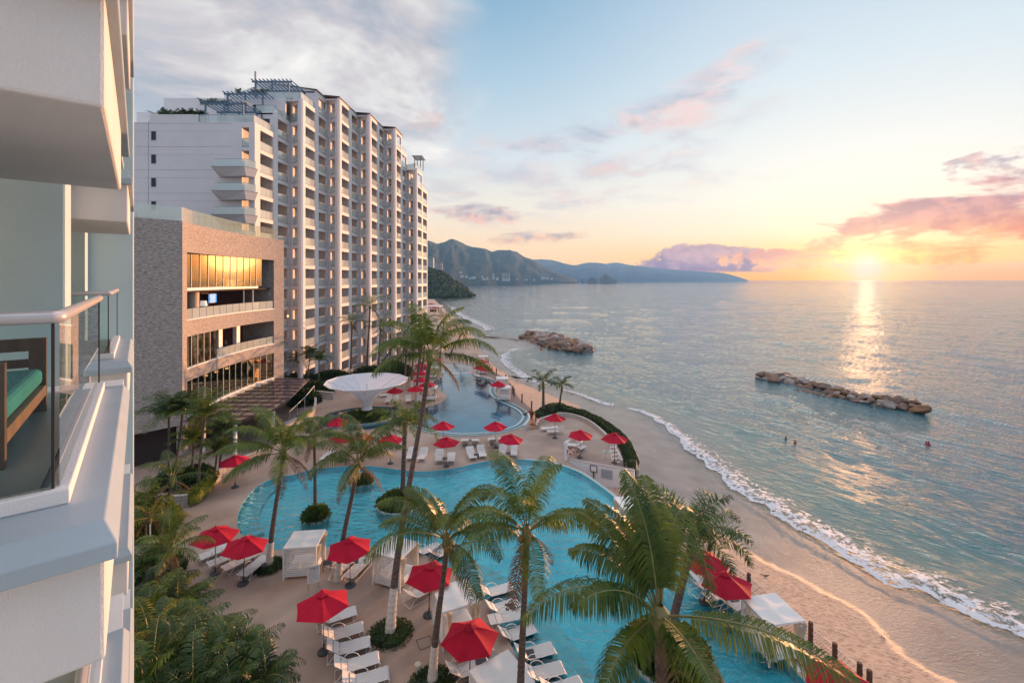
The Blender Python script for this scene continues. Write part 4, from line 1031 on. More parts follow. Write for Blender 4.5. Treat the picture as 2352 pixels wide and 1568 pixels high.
# breaking foam: a lumpy band along the waterline
def foam_material():
    m = bpy.data.materials.new('foam'); m.use_nodes = True; nt = m.node_tree; b = nt.nodes['Principled BSDF']; L = nt.links.new; out = nt.nodes['Material Output']
    b.inputs['Base Color'].default_value = (.64, .64, .66, 1); b.inputs['Roughness'].default_value = .7
    tc = nd(nt, 'ShaderNodeTexCoord'); at = nd(nt, 'ShaderNodeAttribute', attribute_name='dens')
    n = nd(nt, 'ShaderNodeTexNoise'); n.inputs['Scale'].default_value = 2.0; n.inputs['Detail'].default_value = 8; n.inputs['Roughness'].default_value = .66; n.inputs['Distortion'].default_value = .8; L(tc.outputs['Object'], n.inputs['Vector'])
    s = nd(nt, 'ShaderNodeMath', operation='ADD'); L(n.outputs['Fac'], s.inputs[0]); L(at.outputs['Fac'], s.inputs[1])
    r = nd(nt, 'ShaderNodeMapRange', interpolation_type='SMOOTHSTEP'); L(s.outputs[0], r.inputs['Value']); r.inputs['From Min'].default_value = .96; r.inputs['From Max'].default_value = 1.10
    t = nd(nt, 'ShaderNodeBsdfTransparent'); ms = nd(nt, 'ShaderNodeMixShader'); L(r.outputs[0], ms.inputs[0]); L(t.outputs[0], ms.inputs[1]); L(b.outputs[0], ms.inputs[2]); L(ms.outputs[0], out.inputs[0])
    bp = nd(nt, 'ShaderNodeBump'); bp.inputs['Distance'].default_value = .15; bp.inputs['Strength'].default_value = .8; L(n.outputs['Fac'], bp.inputs['Height']); L(bp.outputs[0], b.inputs['Normal'])
    return m
M['foam'] = foam_material()
def foam_band(path, w0, wf, z, name='foam', dens=.5, lump=.16):
    """path runs along the leading edge; the band spreads to the seaward (right) side"""
    path = smooth_path(path, k=6); n = len(path); K = 14; vs, at, fs = [], [], []
    for i, p in enumerate(path):
        t = (path[min(i + 1, n - 1)] - path[max(i - 1, 0)]).normalized(); nn = Vector((t.y, -t.x)); w = wf(i / (n - 1)) * w0
        wob = .45 * noise.noise(V(p.x * .5, p.y * .5, 9)) + .2 * noise.noise(V(p.x * 1.9, p.y * 1.9, 2))
        for k in range(K + 1):
            u = k / K; q = p + nn * (u * w + wob * w0 * .35)
            hgt = math.sin(math.pi * min(1, u * 1.6)) * lump if u < .62 else 0
            zz = z + max(0, hgt) * (1 + .6 * noise.noise(V(q.x * 1.1, q.y * 1.1, 5))) + .05 * max(0, noise.noise(V(q.x * 3, q.y * 3, 1)))
            vs.append((q.x, q.y, zz)); e = min(1, i / 3, (n - 1 - i) / 3)
            at.append(dens + (.10 if u < .12 else 0) - .38 * max(0, u - .25) ** 1.0 - (1 - e) * .4 - (.5 if k == 0 or k == K else 0))
    for i in range(n - 1):
        for k in range(K): a = i * (K + 1) + k; fs.append((a, a + 1, a + K + 2, a + K + 1))
    me = bpy.data.meshes.new(name); me.from_pydata(vs, [], fs); me.materials.append(M['foam']); me.polygons.foreach_set('use_smooth', [True] * len(fs))
    A = me.attributes.new('dens', 'FLOAT', 'POINT'); A.data.foreach_set('value', at)
    o = bpy.data.objects.new(name, me); COL.objects.link(o); return tag(o, 'white breaking foam along the shore', 'foam', None, 'stuff')
foam_band(WATER[0:13], 6.2, lambda t: 1.1 - .25 * t, SEA + .07, dens=.55)
foam_band(D((1590, 1048), (1562, 1018), (1540, 993), (1515, 973), (1490, 957), (1462, 945), (1430, 938), z=SEA), 3.6, lambda t: 1 - .6 * t, SEA + .09, dens=.60, lump=.14)
foam_band(D((1410, 938), (1376, 927), (1335, 911), (1306, 901), (1285, 896), z=SEA), 2.8, lambda t: 1 - .5 * t, SEA + .08, dens=.58)
foam_band(D((1246, 886), (1224, 880), (1190, 864), (1165, 845), (1146, 826), (1160, 806), (1200, 799), z=SEA), 6.5, lambda t: 1.1 - .4 * t, SEA + .02, dens=.58, lump=.08)
foam_band(D((1112, 764), (1105, 751), (1078, 737), (1047, 720), (1023, 697), z=SEA), 9, lambda t: 1, SEA + .02, dens=.56, lump=.1)
# swash film lines on the wet sand
for i, pts in enumerate((((2352, 1568), (2200, 1478), (2050, 1400), (1930, 1330), (1810, 1262), (1700, 1200), (1620, 1140), (1560, 1080)), ((2100, 1470), (1980, 1390), (1860, 1320), (1760, 1270), (1660, 1210)), ((1500, 1120), (1530, 1100), (1490, 1030), (1450, 1000)), ((1990, 1345), (1900, 1300), (1800, 1245), (1700, 1190), (1600, 1125), (1520, 1075), (1470, 1050)), ((1560, 1040), (1520, 1035), (1497, 1010), (1492, 985), (1470, 965), (1430, 958)), ((2330, 1540), (2200, 1500), (2100, 1430), (2000, 1370)), ((1600, 1080), (1540, 1085), (1475, 1078)))):
    pp = [G(a, b, SEA).to_2d() for a, b in pts]
    vs = []
    f = foam_band(pp, .35, lambda t: 1, SEA, dens=.38, lump=.0)
    for v in f.data.vertices: v.co.z = sand_z(Vector((v.co.x, v.co.y))) + .02

# ------------------------------------------------------------------ pool deck with the pools cut out
mat('deck_concrete', (.25, .17, .13), .62, 0, .22, .35, 24, col2=(.44, .34, .275), detail=9)
def up(poly, tris):
    out = []
    for t in tris:
        a, b, c = (poly[i] for i in t)
        out.append(tuple(t) if (b - a).cross(c - a) > 0 else tuple(reversed(t)))
    return out
def deck():
    loops = [DECKPOLY, LOWER, UPPER, RING]
    pts = [p for l in loops for p in l]
    tris = tessellate_polygon([[V(p.x, p.y, 0) for p in l] for l in loops])
    mb = MB(); mb.add([(p.x, p.y, 0) for p in pts], up(pts, tris))
    n = len(DECKPOLY)
    mb.add([(p.x, p.y, 0) for p in DECKPOLY] + [(p.x, p.y, -3.6) for p in DECKPOLY], [(i, (i + 1) % n, n + (i + 1) % n, n + i) for i in range(n)])
    bm_o = mb.build('pool_deck', 'deck_concrete')
    return tag(bm_o, kind='structure')
deck()
def tint_boost(): pass
def basin(poly, depth, mwall, mfloor, name, wz, mwater, steps=None):
    root = empty(name, (poly[0].x, poly[0].y, 0)); tag(root, None, None, None, 'structure')
    n = len(poly); mb = MB()
    mb.add([(p.x, p.y, 0.0) for p in poly] + [(p.x, p.y, -depth) for p in poly], [(n + i, n + (i + 1) % n, (i + 1) % n, i) for i in range(n)])
    tr = tessellate_polygon([[V(p.x, p.y, 0) for p in poly]]); mb.cur = 1
    mb.add([(p.x, p.y, -depth) for p in poly], tr)
    o = mb.build('basin', [mfloor, mfloor], root); o.location = -root.location
    if steps: 
        for (pl, z) in steps:
            s = MB(); s.prism([(p.x, p.y) for p in pl], -depth + .004, z); so = s.build('pool_shelf', mfloor, root); so.location = -root.location
    w = MB(); w.add([(p.x, p.y, wz) for p in poly], up(poly, tr)); wo = w.build('pool_surface', mwater, root); wo.location = -root.location
    return root
mat('pool_plaster', (.018, .46, .58), .5, 0, .45, col2=(.08, .66, .76), detail=6)
mat('pool_plaster_deep', (.012, .15, .24), .4, 0, .25, col2=(.04, .30, .40), detail=5)
def off_in(poly, d): return offset(poly, d, True)
sh1 = D((956, 1268), (1010, 1292), (1060, 1328), (1106, 1371), (1150, 1434), (1186, 1506), (1222, 1568), (1262, 1660), (1440, 1660), (1387, 1566), (1350, 1512), (1300, 1440), (1263, 1393), (1209, 1339), (1120, 1290), (1040, 1262), (970, 1256))
sh1 = [p + Vector((-.0, 0)) for p in sh1]
rim_in = off_in(LOWER, .01)
lower = basin(LOWER, .52, 'pool_tile', 'pool_plaster', 'lower_pool', -.05, 'pool_water', None)
def shelf(poly, z, parent, m):
    s = MB(); s.prism([(p.x, p.y) for p in poly], -.515, z); o = s.build('pool_shelf', m, parent); o.location = -parent.location
# shallow shelf kept clear of the pool wall
cl = [p for p in sh1]
inner = [sh1[i] + (Vector((.06, .05)) if i < 8 else Vector((0, 0))) for i in range(len(sh1))]
mat('shelf_plaster', (.12, .42, .48), .5, 0, .5, col2=(.16, .50, .55))
shelf(inner, -.30, lower, 'shelf_plaster')
bl = LOWER; nL = len(bl)
# pale beach-entry ledge round the left lobe
arc = [p for p in smooth_path(D((558, 1228), (548, 1193), (560, 1158), (593, 1119), (640, 1099)), k=3)]
arc_in = offset(arc, -1.3); arc = offset(arc, -.06)
shelf(arc + list(reversed(arc_in)), -.28, lower, 'shelf_plaster')
upper = basin(UPPER, 1.2, 'pool_tile', 'pool_plaster_deep', 'upper_pool', -.03, 'pool_water_calm')
ring = basin(RING, .8, 'pool_tile', 'pool_plaster_deep', 'round_pool', -.09, 'pool_water_calm')
def rims():
    # raised infinity rim round the seaward half of the upper pool, with its catch trough
    pts = [p for p in UPPER]; i0 = min(range(len(pts)), key=lambda i: (pts[i] - G(1084, 860).to_2d()).length); i1 = min(range(len(pts)), key=lambda i: (pts[i] - G(960, 977).to_2d()).length)
    seg = pts[i0:i1 + 1]
    inn = offset(seg, -.02); root = empty('pool_edge_wall', (seg[0].x, seg[0].y, 0)); tag(root, 'pale blue tiled overflow rim curving round the seaward side of the upper pool', 'pool rim')
    side = 1 if (offset(seg, .3)[10] - G(1060, 930).to_2d()).length > (seg[10] - G(1060, 930).to_2d()).length else -1
    a = MB(); a.wall(offset(seg, .02 * side), -.3, .06, .30, side); o = a.build('rim', 'pool_rim', root); o.location = -root.location
    a = MB(); a.wall(offset(seg, .34 * side), -.5, .012, .42, side); o = a.build('trough', 'pool_deep', root); o.location = -root.location
    a = MB(); a.wall(offset(seg, .78 * side), -.5, .10, .16, side); o = a.build('kerb', 'pool_rim', root); o.location = -root.location
    j0 = int(len(seg) * .50); j1 = int(len(seg) * .66)
    b = MB(); b.wall(offset(seg, .96 * side)[j0:j1], -2.6, .09, .10, side); o = b.build('render_skirt', 'white_render', root); o.location = -root.location
    # lower pool seaward overflow rim
    pts = LOWER; i0 = min(range(len(pts)), key=lambda i: (pts[i] - G(1205, 1056).to_2d()).length); i1 = min(range(len(pts)), key=lambda i: (pts[i] - G(1830, 1545).to_2d()).length)
    seg = pts[i0:i1 + 1]; side = 1 if (offset(seg, .3)[20] - G(1150, 1300).to_2d()).length > (seg[20] - G(1150, 1300).to_2d()).length else -1
    root = empty('pool_edge_wall', (seg[0].x, seg[0].y, 0)); tag(root, 'pale turquoise overflow rim along the beach side of the lower pool', 'pool rim')
    a = MB(); a.wall(offset(seg, .02 * side), -.9, .03, .28, side); o = a.build('rim', 'pool_rim', root); o.location = -root.location
rims()
# boardwalks
def boardwalk(pl, pr, label, z=.012):
    a = smooth_path(D(*pl), k=6); b = smooth_path(D(*pr), k=6); n = min(len(a), len(b))
    root = empty('boardwalk', (a[0].x, a[0].y, 0), 0, label, 'boardwalk'); mb = MB()
    L_ = sum((a[i + 1] - a[i]).length for i in range(n - 1)); 
    for i in range(n - 1):
        k = max(1, int((a[i + 1] - a[i]).length / .16))
        for j in range(k):
            f0, f1 = j / k, (j + .9) / k
            p, q = a[i].lerp(a[i + 1], f0), a[i].lerp(a[i + 1], f1); r, s = b[i].lerp(b[i + 1], f1), b[i].lerp(b[i + 1], f0)
            mb.add([(p.x, p.y, z), (q.x, q.y, z), (r.x, r.y, z), (s.x, s.y, z), (p.x, p.y, z + .03), (q.x, q.y, z + .03), (r.x, r.y, z + .03), (s.x, s.y, z + .03)], [(4, 5, 6, 7), (0, 1, 5, 4), (1, 2, 6, 5), (2, 3, 7, 6), (3, 0, 4, 7)])
    o = mb.build('planking', 'deck_wood', root); o.location = -root.location
boardwalk(((1420, 1130), (1480, 1180), (1540, 1238), (1600, 1308), (1670, 1375), (1720, 1415), (1790, 1478), (1870, 1560), (1960, 1680)), ((1440, 1112), (1510, 1160), (1580, 1218), (1640, 1268), (1724, 1330), (1792, 1388), (1864, 1444), (1935, 1502), (2060, 1620)), 'dark plank boardwalk between the lower pool and the sand')
boardwalk(((1090, 845), (1112, 860), (1138, 872), (1146, 884), (1140, 898), (1150, 912), (1176, 926), (1200, 944)), ((1117, 835), (1138, 856), (1158, 866), (1172, 880), (1182, 898), (1190, 912), (1204, 925), (1224, 942)), 'timber boardwalk along the sand beside the upper pool')
# ------------------------------------------------------------------ palms and other planting
def frond(mb, base, az, el0, L_, droop, rng, nleaf=50, llen=.75, lw=.045, plume=False, twist=0.0, petiole=.16, stem=None, hang=.8):
    N = 12; pts = []; p = Vector(base); el = el0; h = V(math.cos(az), math.sin(az), 0); side0 = V(-math.sin(az), math.cos(az), 0)
    step = L_ / N; bend = rng.uniform(-.06, .06)
    a2 = az
    for i in range(N + 1):
        pts.append(p.copy()); d = V(math.cos(a2) * math.cos(el), math.sin(a2) * math.cos(el), math.sin(el)); p = p + d * step
        el -= droop / N * (.35 + 1.3 * i / N); el = max(el, -1.45); a2 += bend / N * 4
    if stem is not None: stem.tube(pts, [max(.008, .035 * (1 - i / N) ** .8) for i in range(N + 1)], 4, cap=False)
    def at(t):
        x = t * N; i = min(N - 1, int(x)); f = x - i; return pts[i].lerp(pts[i + 1], f), (pts[i + 1] - pts[i]).normalized()
    vs, fs = mb.v, mb.f
    for k in range(nleaf):
        t = petiole + (1 - petiole) * (k + rng.random() * .6) / nleaf
        q, tg = at(min(.995, t)); side = tg.cross(V(0, 0, 1))
        side = side0 if side.length < .05 else side.normalized(); upv = side.cross(tg)
        prof = math.sin(math.pi * min(1, .12 + .86 * ((t - petiole) / (1 - petiole)) ** .8)) ** .6
        for s in (-1, 1):
            l = llen * prof * rng.uniform(.82, 1.12)
            if rng.random() < .03: continue
            if plume:
                ph = rng.uniform(-1, 1) * 1.3; d0 = (side * s * math.cos(ph) + upv * math.sin(ph) + tg * .55).normalized(); dn = .35
            else:
                d0 = (side * s * (1 + twist * s) + tg * rng.uniform(.45, .65) + upv * rng.uniform(.05, .3)).normalized(); dn = hang * rng.uniform(.7, 1.2)
            d1 = (d0 + V(0, 0, -dn)).normalized(); d2 = (d1 + V(0, 0, -dn * 1.1)).normalized()
            w = lw * rng.uniform(.8, 1.2) * .5; wv = tg * w
            if abs(d0.dot(tg)) > .8: wv = upv * w
            o = len(vs); p1 = q + d0 * l * .35; p2 = p1 + d1 * l * .35; p3 = p2 + d2 * l * .3
            vs += [tuple(q - wv * .5), tuple(q + wv * .5), tuple(p1 - wv), tuple(p1 + wv), tuple(p2 - wv * .7), tuple(p2 + wv * .7), tuple(p3)]
            fs += [[o, o + 1, o + 3, o + 2], [o + 2, o + 3, o + 5, o + 4], [o + 4, o + 5, o + 6]]; mb.m += [mb.cur] * 3

def palm(name, base, top, label, kind='coco', fl=3.2, nf=18, seed=1, r0=.17, r1=.11, lime=0.0, leafm='palm_leaf', group=None, lean=None, nuts=True, cat='palm tree', nleaf=None, wind=(1, .25), az_list=None, llen=None):
    rng = random.Random(seed); base = Vector(base); top = Vector(top)
    root = empty(name, base, 0, label, cat, group)
    T = top - base; c1 = V(T.x * .15, T.y * .15, T.z * .4) if lean is None else Vector(lean); c2 = V(T.x * .8, T.y * .8, T.z * .7)
    def bz(t): return c1 * (3 * t * (1 - t) ** 2) + c2 * (3 * t * t * (1 - t)) + T * t ** 3
    n = max(8, int(T.z / .22)); tb = MB(); pts, rs = [], []
    for i in range(n * 2 + 1):
        t = i / (2 * n); pts.append(bz(t)); r = r0 + (r1 - r0) * min(1, t * 1.6) + .14 * r0 * math.exp(-t * 14) * 3
        rs.append(r * (1.0 + (.07 if i % 2 else -.02) * rng.uniform(.6, 1.3)))
    if T.z > 1.2:
        tb.tube(pts, rs, 10); tr = tb.build('trunk', 'trunk_bark', root, smooth=False)
        if lime:
            m = [i for i in range(len(pts)) if pts[i].z <= lime]; lb = MB(); lb.tube([pts[i] for i in m], [rs[i] + .012 for i in m], 12, cap=True); lb.build('painted_base', 'trunk_lime', tr)
    cr, st, dead = MB(), MB(), MB(); ct = T + V(0, 0, .05)
    if kind == 'coco':
        nf_ = nf if az_list else max(10, int(nf * .72))
        for i in range(nf_):
            f = i / nf_; az = i * 2.399 + rng.uniform(-.35, .35); el0 = R(86 - 92 * f ** 1.0) + rng.uniform(-.12, .12)
            dr = R(35 + 75 * (.3 + .7 * math.sin(math.pi * min(1, f + .15)))) * rng.uniform(.8, 1.15)
            L_ = fl * 1.12 * (.74 + .26 * math.sin(math.pi * (.15 + .7 * f))) * rng.uniform(.88, 1.1)
            if az_list and i < len(az_list): az, el0, dr, L_ = az_list[i]
            frond(cr, ct + V(math.cos(az), math.sin(az), 0) * .08, az, el0, L_, dr, rng, nleaf or int(88 * fl / 3.2), llen or fl * .28, .036, stem=st, twist=rng.uniform(-.15, .15), hang=.75 + .9 * f)
        for i in range(4 if fl > 2.9 else 2):
            az = rng.uniform(0, 6.28); frond(dead, ct - V(0, 0, .1), az, R(-35), fl * .75, R(50), rng, 26, fl * .18, .05, stem=dead)
        # fibrous crown base and fruit
        st.lathe([(r1 * 1.0, -.55), (r1 * 1.9, -.15), (r1 * 1.7, .12), (r1 * .6, .3)], 9, c=tuple(T))
    elif kind == 'fox':
        for i in range(nf):
            f = i / nf; az = i * 2.399 + rng.uniform(-.2, .2); el0 = R(70 - 70 * f)
            frond(cr, ct, az, el0, fl * rng.uniform(.85, 1.1), R(95 + 30 * f), rng, nleaf or 60, llen or fl * .2, .045, plume=True, stem=st, petiole=.12)
        st.lathe([(r1 * .9, -1.0), (r1 * 1.35, -.6), (r1 * 1.1, .0), (r1 * .4, .15)], 10, c=tuple(T))
    elif kind == 'areca':
        lw_ = .068 if fl < 2.4 and nf < 16 else .05
        for i in range(nf):
            f = i / nf; az = i * 2.399 + rng.uniform(-.3, .3); el0 = R(85 - 75 * f)
            frond(cr, ct + V(rng.uniform(-.15, .15), rng.uniform(-.15, .15), rng.uniform(-.3, .1)), az, el0, fl * rng.uniform(.7, 1.1), R(70 + 45 * rng.random()), rng, nleaf or 38, llen or fl * .3, lw_, stem=st, petiole=.1, hang=.6)
    cr.build('crown', leafm, root); st.build('frond_stalks', 'palm_stem', root)
    if dead.v: dead.build('dead_fronds', 'palm_dead', root)
    if kind == 'coco' and nuts:
        for i in range(5):
            a = rng.uniform(0, 6.28); mb = MB(); mb.lathe([(.01, -.13), (.09, -.07), (.11, .02), (.07, .1), (.01, .14)], 8, c=(T.x + math.cos(a) * .22, T.y + math.sin(a) * .22, T.z - .2 - .1 * rng.random())); mb.build('coconut', 'coconut', root, smooth=True)
    return root

def leaf_mound(mb, c, rx, ry, h, n, size, rng, flat=.3):
    for i in range(n):
        a = rng.uniform(0, 6.283); ph = math.asin(rng.uniform(0, 1)); rr = rng.uniform(.72, 1.03)
        nx, ny, nz = math.cos(a) * math.cos(ph), math.sin(a) * math.cos(ph), math.sin(ph)
        p = V(c[0] + nx * rx * rr, c[1] + ny * ry * rr, c[2] + nz * h * rr)
        d = (V(nx, ny, nz + flat) + V(rng.uniform(-.7, .7), rng.uniform(-.7, .7), rng.uniform(-.5, .7))).normalized()
        s = d.cross(V(rng.uniform(-1, 1), rng.uniform(-1, 1), .3)).normalized(); l = size * rng.uniform(.7, 1.4)
        o = len(mb.v); mb.v += [tuple(p), tuple(p + d * l * .5 + s * l * .28), tuple(p + d * l), tuple(p + d * l * .5 - s * l * .28)]
        mb.f.append([o, o + 1, o + 2, o + 3]); mb.m.append(mb.cur)
def core(mb, c, rx, ry, h, n=14):
    mb.lathe([(1.0 * .9, 0), (.93 * .9, h * .45), (.7 * .9, h * .75), (.3, h * .92), (.02, h * .95)], n, c=c, sx=rx, sy=ry)
def shrub(name, c, rx, ry, h, label, m='hedge_leaf', cat='shrub', size=.16, n=None, seed=3, group=None, kerb=False):
    rng = random.Random(seed); root = empty(name, c, 0, label, cat, group)
    mb = MB(); leaf_mound(mb, (0, 0, .02), rx, ry, h, n or int(900 * rx * ry / (size / .16) ** 2) + 80, size, rng)
    core(mb, (0, 0, .02), rx * .9, ry * .9, h * .85); mb.build('foliage', m, root)
    return root
W_ = 'tall coconut palms rising among the pools'
def PT(bx, by, cx_, cy_, dy=0.0, z0=0.0):
    b = G(bx, by, z0); y = b.y + dy; t = GY(cx_, cy_, y); return b, t
def ring(c, r, label, seed=1):
    return shrub('tree_ring', (c.x, c.y, 0), r, r * .95, .26, label, 'hedge_leaf', 'shrub', .10, 1500, seed, 'round shrub beds at palm feet')
b, t = PT(618, 1302, 650, 1040, .3); palm('coconut_palm', b, t, 'coconut palm with white painted foot left of the white cabana', fl=3.6, nf=19, seed=11, lime=1.55, group=W_)
ring(b, .95, 'round shrub bed at the palm foot just left of the white cabana', 2)
b, t = PT(776, 1332, 822, 1062, .2); palm('coconut_palm', b, t, 'leaning coconut palm whose trunk crosses the red umbrella right of the white cabana', fl=3.1, nf=18, seed=5, lime=1.1, group=W_)
b, t = PT(896, 1457, 988, 815, 2.6); palm('coconut_palm', b, t, 'tallest coconut palm, its crown standing before the hotel base', fl=3.5, nf=22, seed=23, lime=2.25, r0=.19, r1=.12, group=W_)
ring(b, 1.12, 'round shrub bed at the foot of the tallest palm', 4)
b, t = PT(993, 1572, 1027, 1240, -.6); palm('coconut_palm', b, t, 'coconut palm with ringed trunk between the cabana and the big red umbrella', fl=3.3, nf=17, seed=31, lime=1.9, group=W_)
ring(b, 1.0, 'round shrub bed at the bottom edge with a small spotlight', 6)
b = G(1192, 1720); t = GY(1210, 1222, b.y + .3); palm('coconut_palm', b, t, 'coconut palm in the centre foreground before the turquoise pool', fl=3.3, nf=17, seed=44, lime=1.2, group=W_)
b = V(4.0, 11.6, 0); t = GY(1516, 1415, 11.9)
palm('coconut_palm', b, t, 'nearest coconut palm with huge fronds at the bottom right', fl=4.0, nf=13, seed=58, group=W_, nleaf=120, llen=.92, r0=.2, r1=.15,
     az_list=[(1.57, R(80), R(50), 3.4), (2.3, R(72), R(80), 3.4), (.98, R(74), R(118), 3.5), (3.35, R(40), R(95), 4.1), (-.66, R(24), R(72), 4.6), (2.0, R(84), R(48), 3.6), (1.25, R(66), R(80), 3.1), (2.55, R(66), R(85), 3.3), (3.6, R(50), R(95), 3.0),
              (-1.5, R(25), R(75), 2.6), (-2.4, R(12), R(70), 2.8), (2.75, R(60), R(95), 2.9), (1.75, R(50), R(80), 3.0)])
b, t = PT(1535, 1505, 1590, 1235, .4); palm('date_palm', b, t, 'bushy dark date palm behind the nearest coconut palm by the beach', kind='fox', fl=3.4, nf=17, seed=8, leafm='palm_leaf_dark', llen=.62, nleaf=80, r0=.2, r1=.17)
b, t = PT(925, 1150, 930, 975, 0); palm('foxtail_palm', b, t, 'foxtail palm with dense feathery crown standing in the pool island', kind='fox', fl=3.2, nf=15, seed=9, leafm='palm_leaf', llen=.5, nleaf=80, r0=.2, r1=.17)
b, t = PT(724, 1183, 722, 1005, .1); palm('slender_palm', b, t, 'slender palm standing in the small round planter of the pool', fl=2.4, nf=13, seed=12, r0=.13, r1=.1, nuts=False, leafm='palm_leaf_dark')
b, t = PT(1248, 952, 1248, 878); palm('royal_palm', b, t, 'larger of two royal palms behind the beach hedge', kind='fox', fl=2.7, nf=9, seed=15, leafm='palm_leaf_dark', llen=.5, r0=.22, r1=.16)
b, t = PT(1285, 938, 1291, 884); palm('royal_palm', b, t, 'smaller of two royal palms at the tip of the beach hedge', kind='fox', fl=1.9, nf=7, seed=16, leafm='palm_leaf_dark', llen=.4, r0=.16, r1=.11)
# grove against the hotel
HG = 'palms in the grove against the hotel foot'
for i, (bx_, by_, cx_, cy_, fl, sd_, lab) in enumerate((
    (806, 868, 808, 742, 2.6, 71, 'leftmost tall palm of the grove against the hotel'), (842, 866, 850, 705, 3.2, 72, 'tallest palm of the grove against the hotel'), (868, 868, 874, 752, 3.0, 73, 'palm in the middle of the hotel grove'),
    (852, 880, 905, 790, 3.0, 74, 'lower palm at the right of the hotel grove'), (905, 850, 930, 800, 3, 76, 'dark palm behind the funnel canopy'), (1010, 835, 1020, 735, 3.4, 77, 'palm behind the tallest coconut crown, seaward'), (1035, 815, 1062, 762, 3.0, 78, 'small palm at the beach end of the hotel grove'),
    (965, 850, 960, 790, 3.0, 79, 'leaning palm hidden behind the tallest palm crown'))):
    b, t = PT(bx_, by_, cx_, cy_); palm('grove_palm', b, t, lab, fl=fl * 1.12, nf=16, seed=sd_, leafm='palm_leaf_dark' if i in (0, 2, 3, 4) else 'palm_leaf', group=HG, nleaf=30, r0=.2, r1=.14, nuts=False, lime=1.8 if i in (0, 1) else 0)
for i, (bx_, by_, cx_, cy_, lab) in enumerate(((685, 880, 690, 828, 'left palm of the clump at the hotel corner'), (706, 884, 712, 812, 'top palm of the clump at the hotel corner'), (732, 884, 733, 826, 'right palm of the clump at the hotel corner'))):
    b, t = PT(bx_, by_, cx_, cy_); palm('clump_palm', b, t, lab, kind='areca', fl=2.6, nf=13, seed=90 + i, leafm='palm_leaf_dark', r0=.1, r1=.08, group='palms in the clump at the hotel corner')
# row of bare palm trunks with lime feet by the upper pool
for i, (bx_, by_, lab) in enumerate(((930, 893, 'leftmost of the white footed palms beside the upper pool'), (945, 897, 'second white footed palm beside the upper pool'), (957, 905, 'white footed palm behind the pool cabana'), (968, 880, 'far white footed palm beside the upper pool'), (955, 925, 'front white footed palm at the upper pool loungers'))):
    b, t = PT(bx_, by_, bx_ + 3 + i * 3, by_ - 105 - 9 * i); palm('poolside_palm', b, t, lab, fl=2.9, nf=14, seed=120 + i, r0=.17, r1=.13, lime=1.7, nuts=False, nleaf=28, group='white footed palms beside the upper pool')
# left planting under the stone building
LG = 'palms in the raised bed under the stone building'
for i, (bx_, by_, cx_, cy_, k, fl, m, lab) in enumerate((
    (388, 1110, 388, 955, 'areca', 3.0, 'palm_leaf_dark', 'left palm in the raised bed before the stone corner'), (402, 1105, 420, 940, 'areca', 2.6, 'palm_leaf_dark', 'dark palm hiding the stone building corner'), (455, 1120, 470, 955, 'areca', 3.0, 'palm_leaf', 'yellow-green palm with a bent trunk in the raised bed'),
    (505, 1080, 512, 985, 'areca', 2.2, 'palm_leaf_dark', 'low palm at the terrace roof edge'), (440, 1110, 445, 1010, 'areca', 2.2, 'palm_leaf', 'short palm between the taller palms of the raised bed'), (492, 1105, 500, 1030, 'areca', 1.8, 'palm_leaf', 'small palm beside the red umbrella by the planter'),
    (368, 1240, 395, 1100, 'coco', 2.5, 'palm_leaf_dark', 'drooping palm in front of the curved planter wall'))):
    b, t = PT(bx_, by_, cx_, cy_, 0, .6 if i < 6 else 0); palm('garden_palm', b, t, lab, kind=k, fl=fl, nf=17 if k == 'areca' else 15, seed=140 + i, leafm=m, r0=.11, r1=.08, group=LG if i < 6 else None, nuts=False, nleaf=34)
b = G(392, 1440); palm('garden_palm', b, GY(392, 1262, b.y), 'bushy green palm beside the left loungers', kind='coco', fl=2.0, nf=20, seed=160, leafm='palm_leaf', r0=.13, r1=.1, nuts=False, nleaf=40)
# the dense thicket at the bottom left: many young arecas, each with its own crown
rng = random.Random(77); LBG = 'young areca palms crowding the bottom left corner'; k = 0
for (px, py, hh, m) in ((345, 1190, 2.2, 'palm_leaf_yellow'), (335, 1160, 2.6, 'palm_leaf'), (338, 1300, 1.8, 'palm_leaf_dark'), (355, 1370, 1.8, 'palm_leaf_dark'), (340, 1420, 2.2, 'palm_leaf'), (385, 1395, 1.4, 'palm_leaf_yellow'), (410, 1420, 1.6, 'palm_leaf'), (345, 1480, 2.4, 'palm_leaf_yellow'), (380, 1470, 2.0, 'palm_leaf'), (430, 1480, 1.6, 'palm_leaf_dark'), (480, 1500, 1.6, 'palm_leaf_dark'),
                     (520, 1510, 2.0, 'palm_leaf_dark'), (350, 1540, 2.6, 'palm_leaf_dark'), (400, 1530, 2.2, 'palm_leaf'), (450, 1545, 1.8, 'palm_leaf_dark'), (505, 1560, 1.6, 'palm_leaf_dark'), (560, 1550, 1.4, 'palm_leaf_dark'), (600, 1580, 1.6, 'palm_leaf_dark'), (380, 1590, 2.0, 'palm_leaf'), (440, 1610, 2.0, 'palm_leaf_dark'), (330, 1600, 2.4, 'palm_leaf'), (530, 1610, 1.6, 'palm_leaf_dark')):
    m = 'palm_leaf_dark' if px >= 375 and m == 'palm_leaf' else m; z = hh; top = G(px, py, z); base = V(top.x, top.y, 0)
    big = px >= 430 and k % 2 == 0 or px in (350, 345)
    palm('areca_palm', base, top, 'young areca palm crowding the thicket at the bottom left corner', kind='coco' if big else 'areca', fl=2.15 if big else 1.9 + .4 * rng.random(), nf=14, seed=200 + k, leafm=m, r0=.05, r1=.05, nuts=False, nleaf=25, group=LBG, llen=.64); k += 1
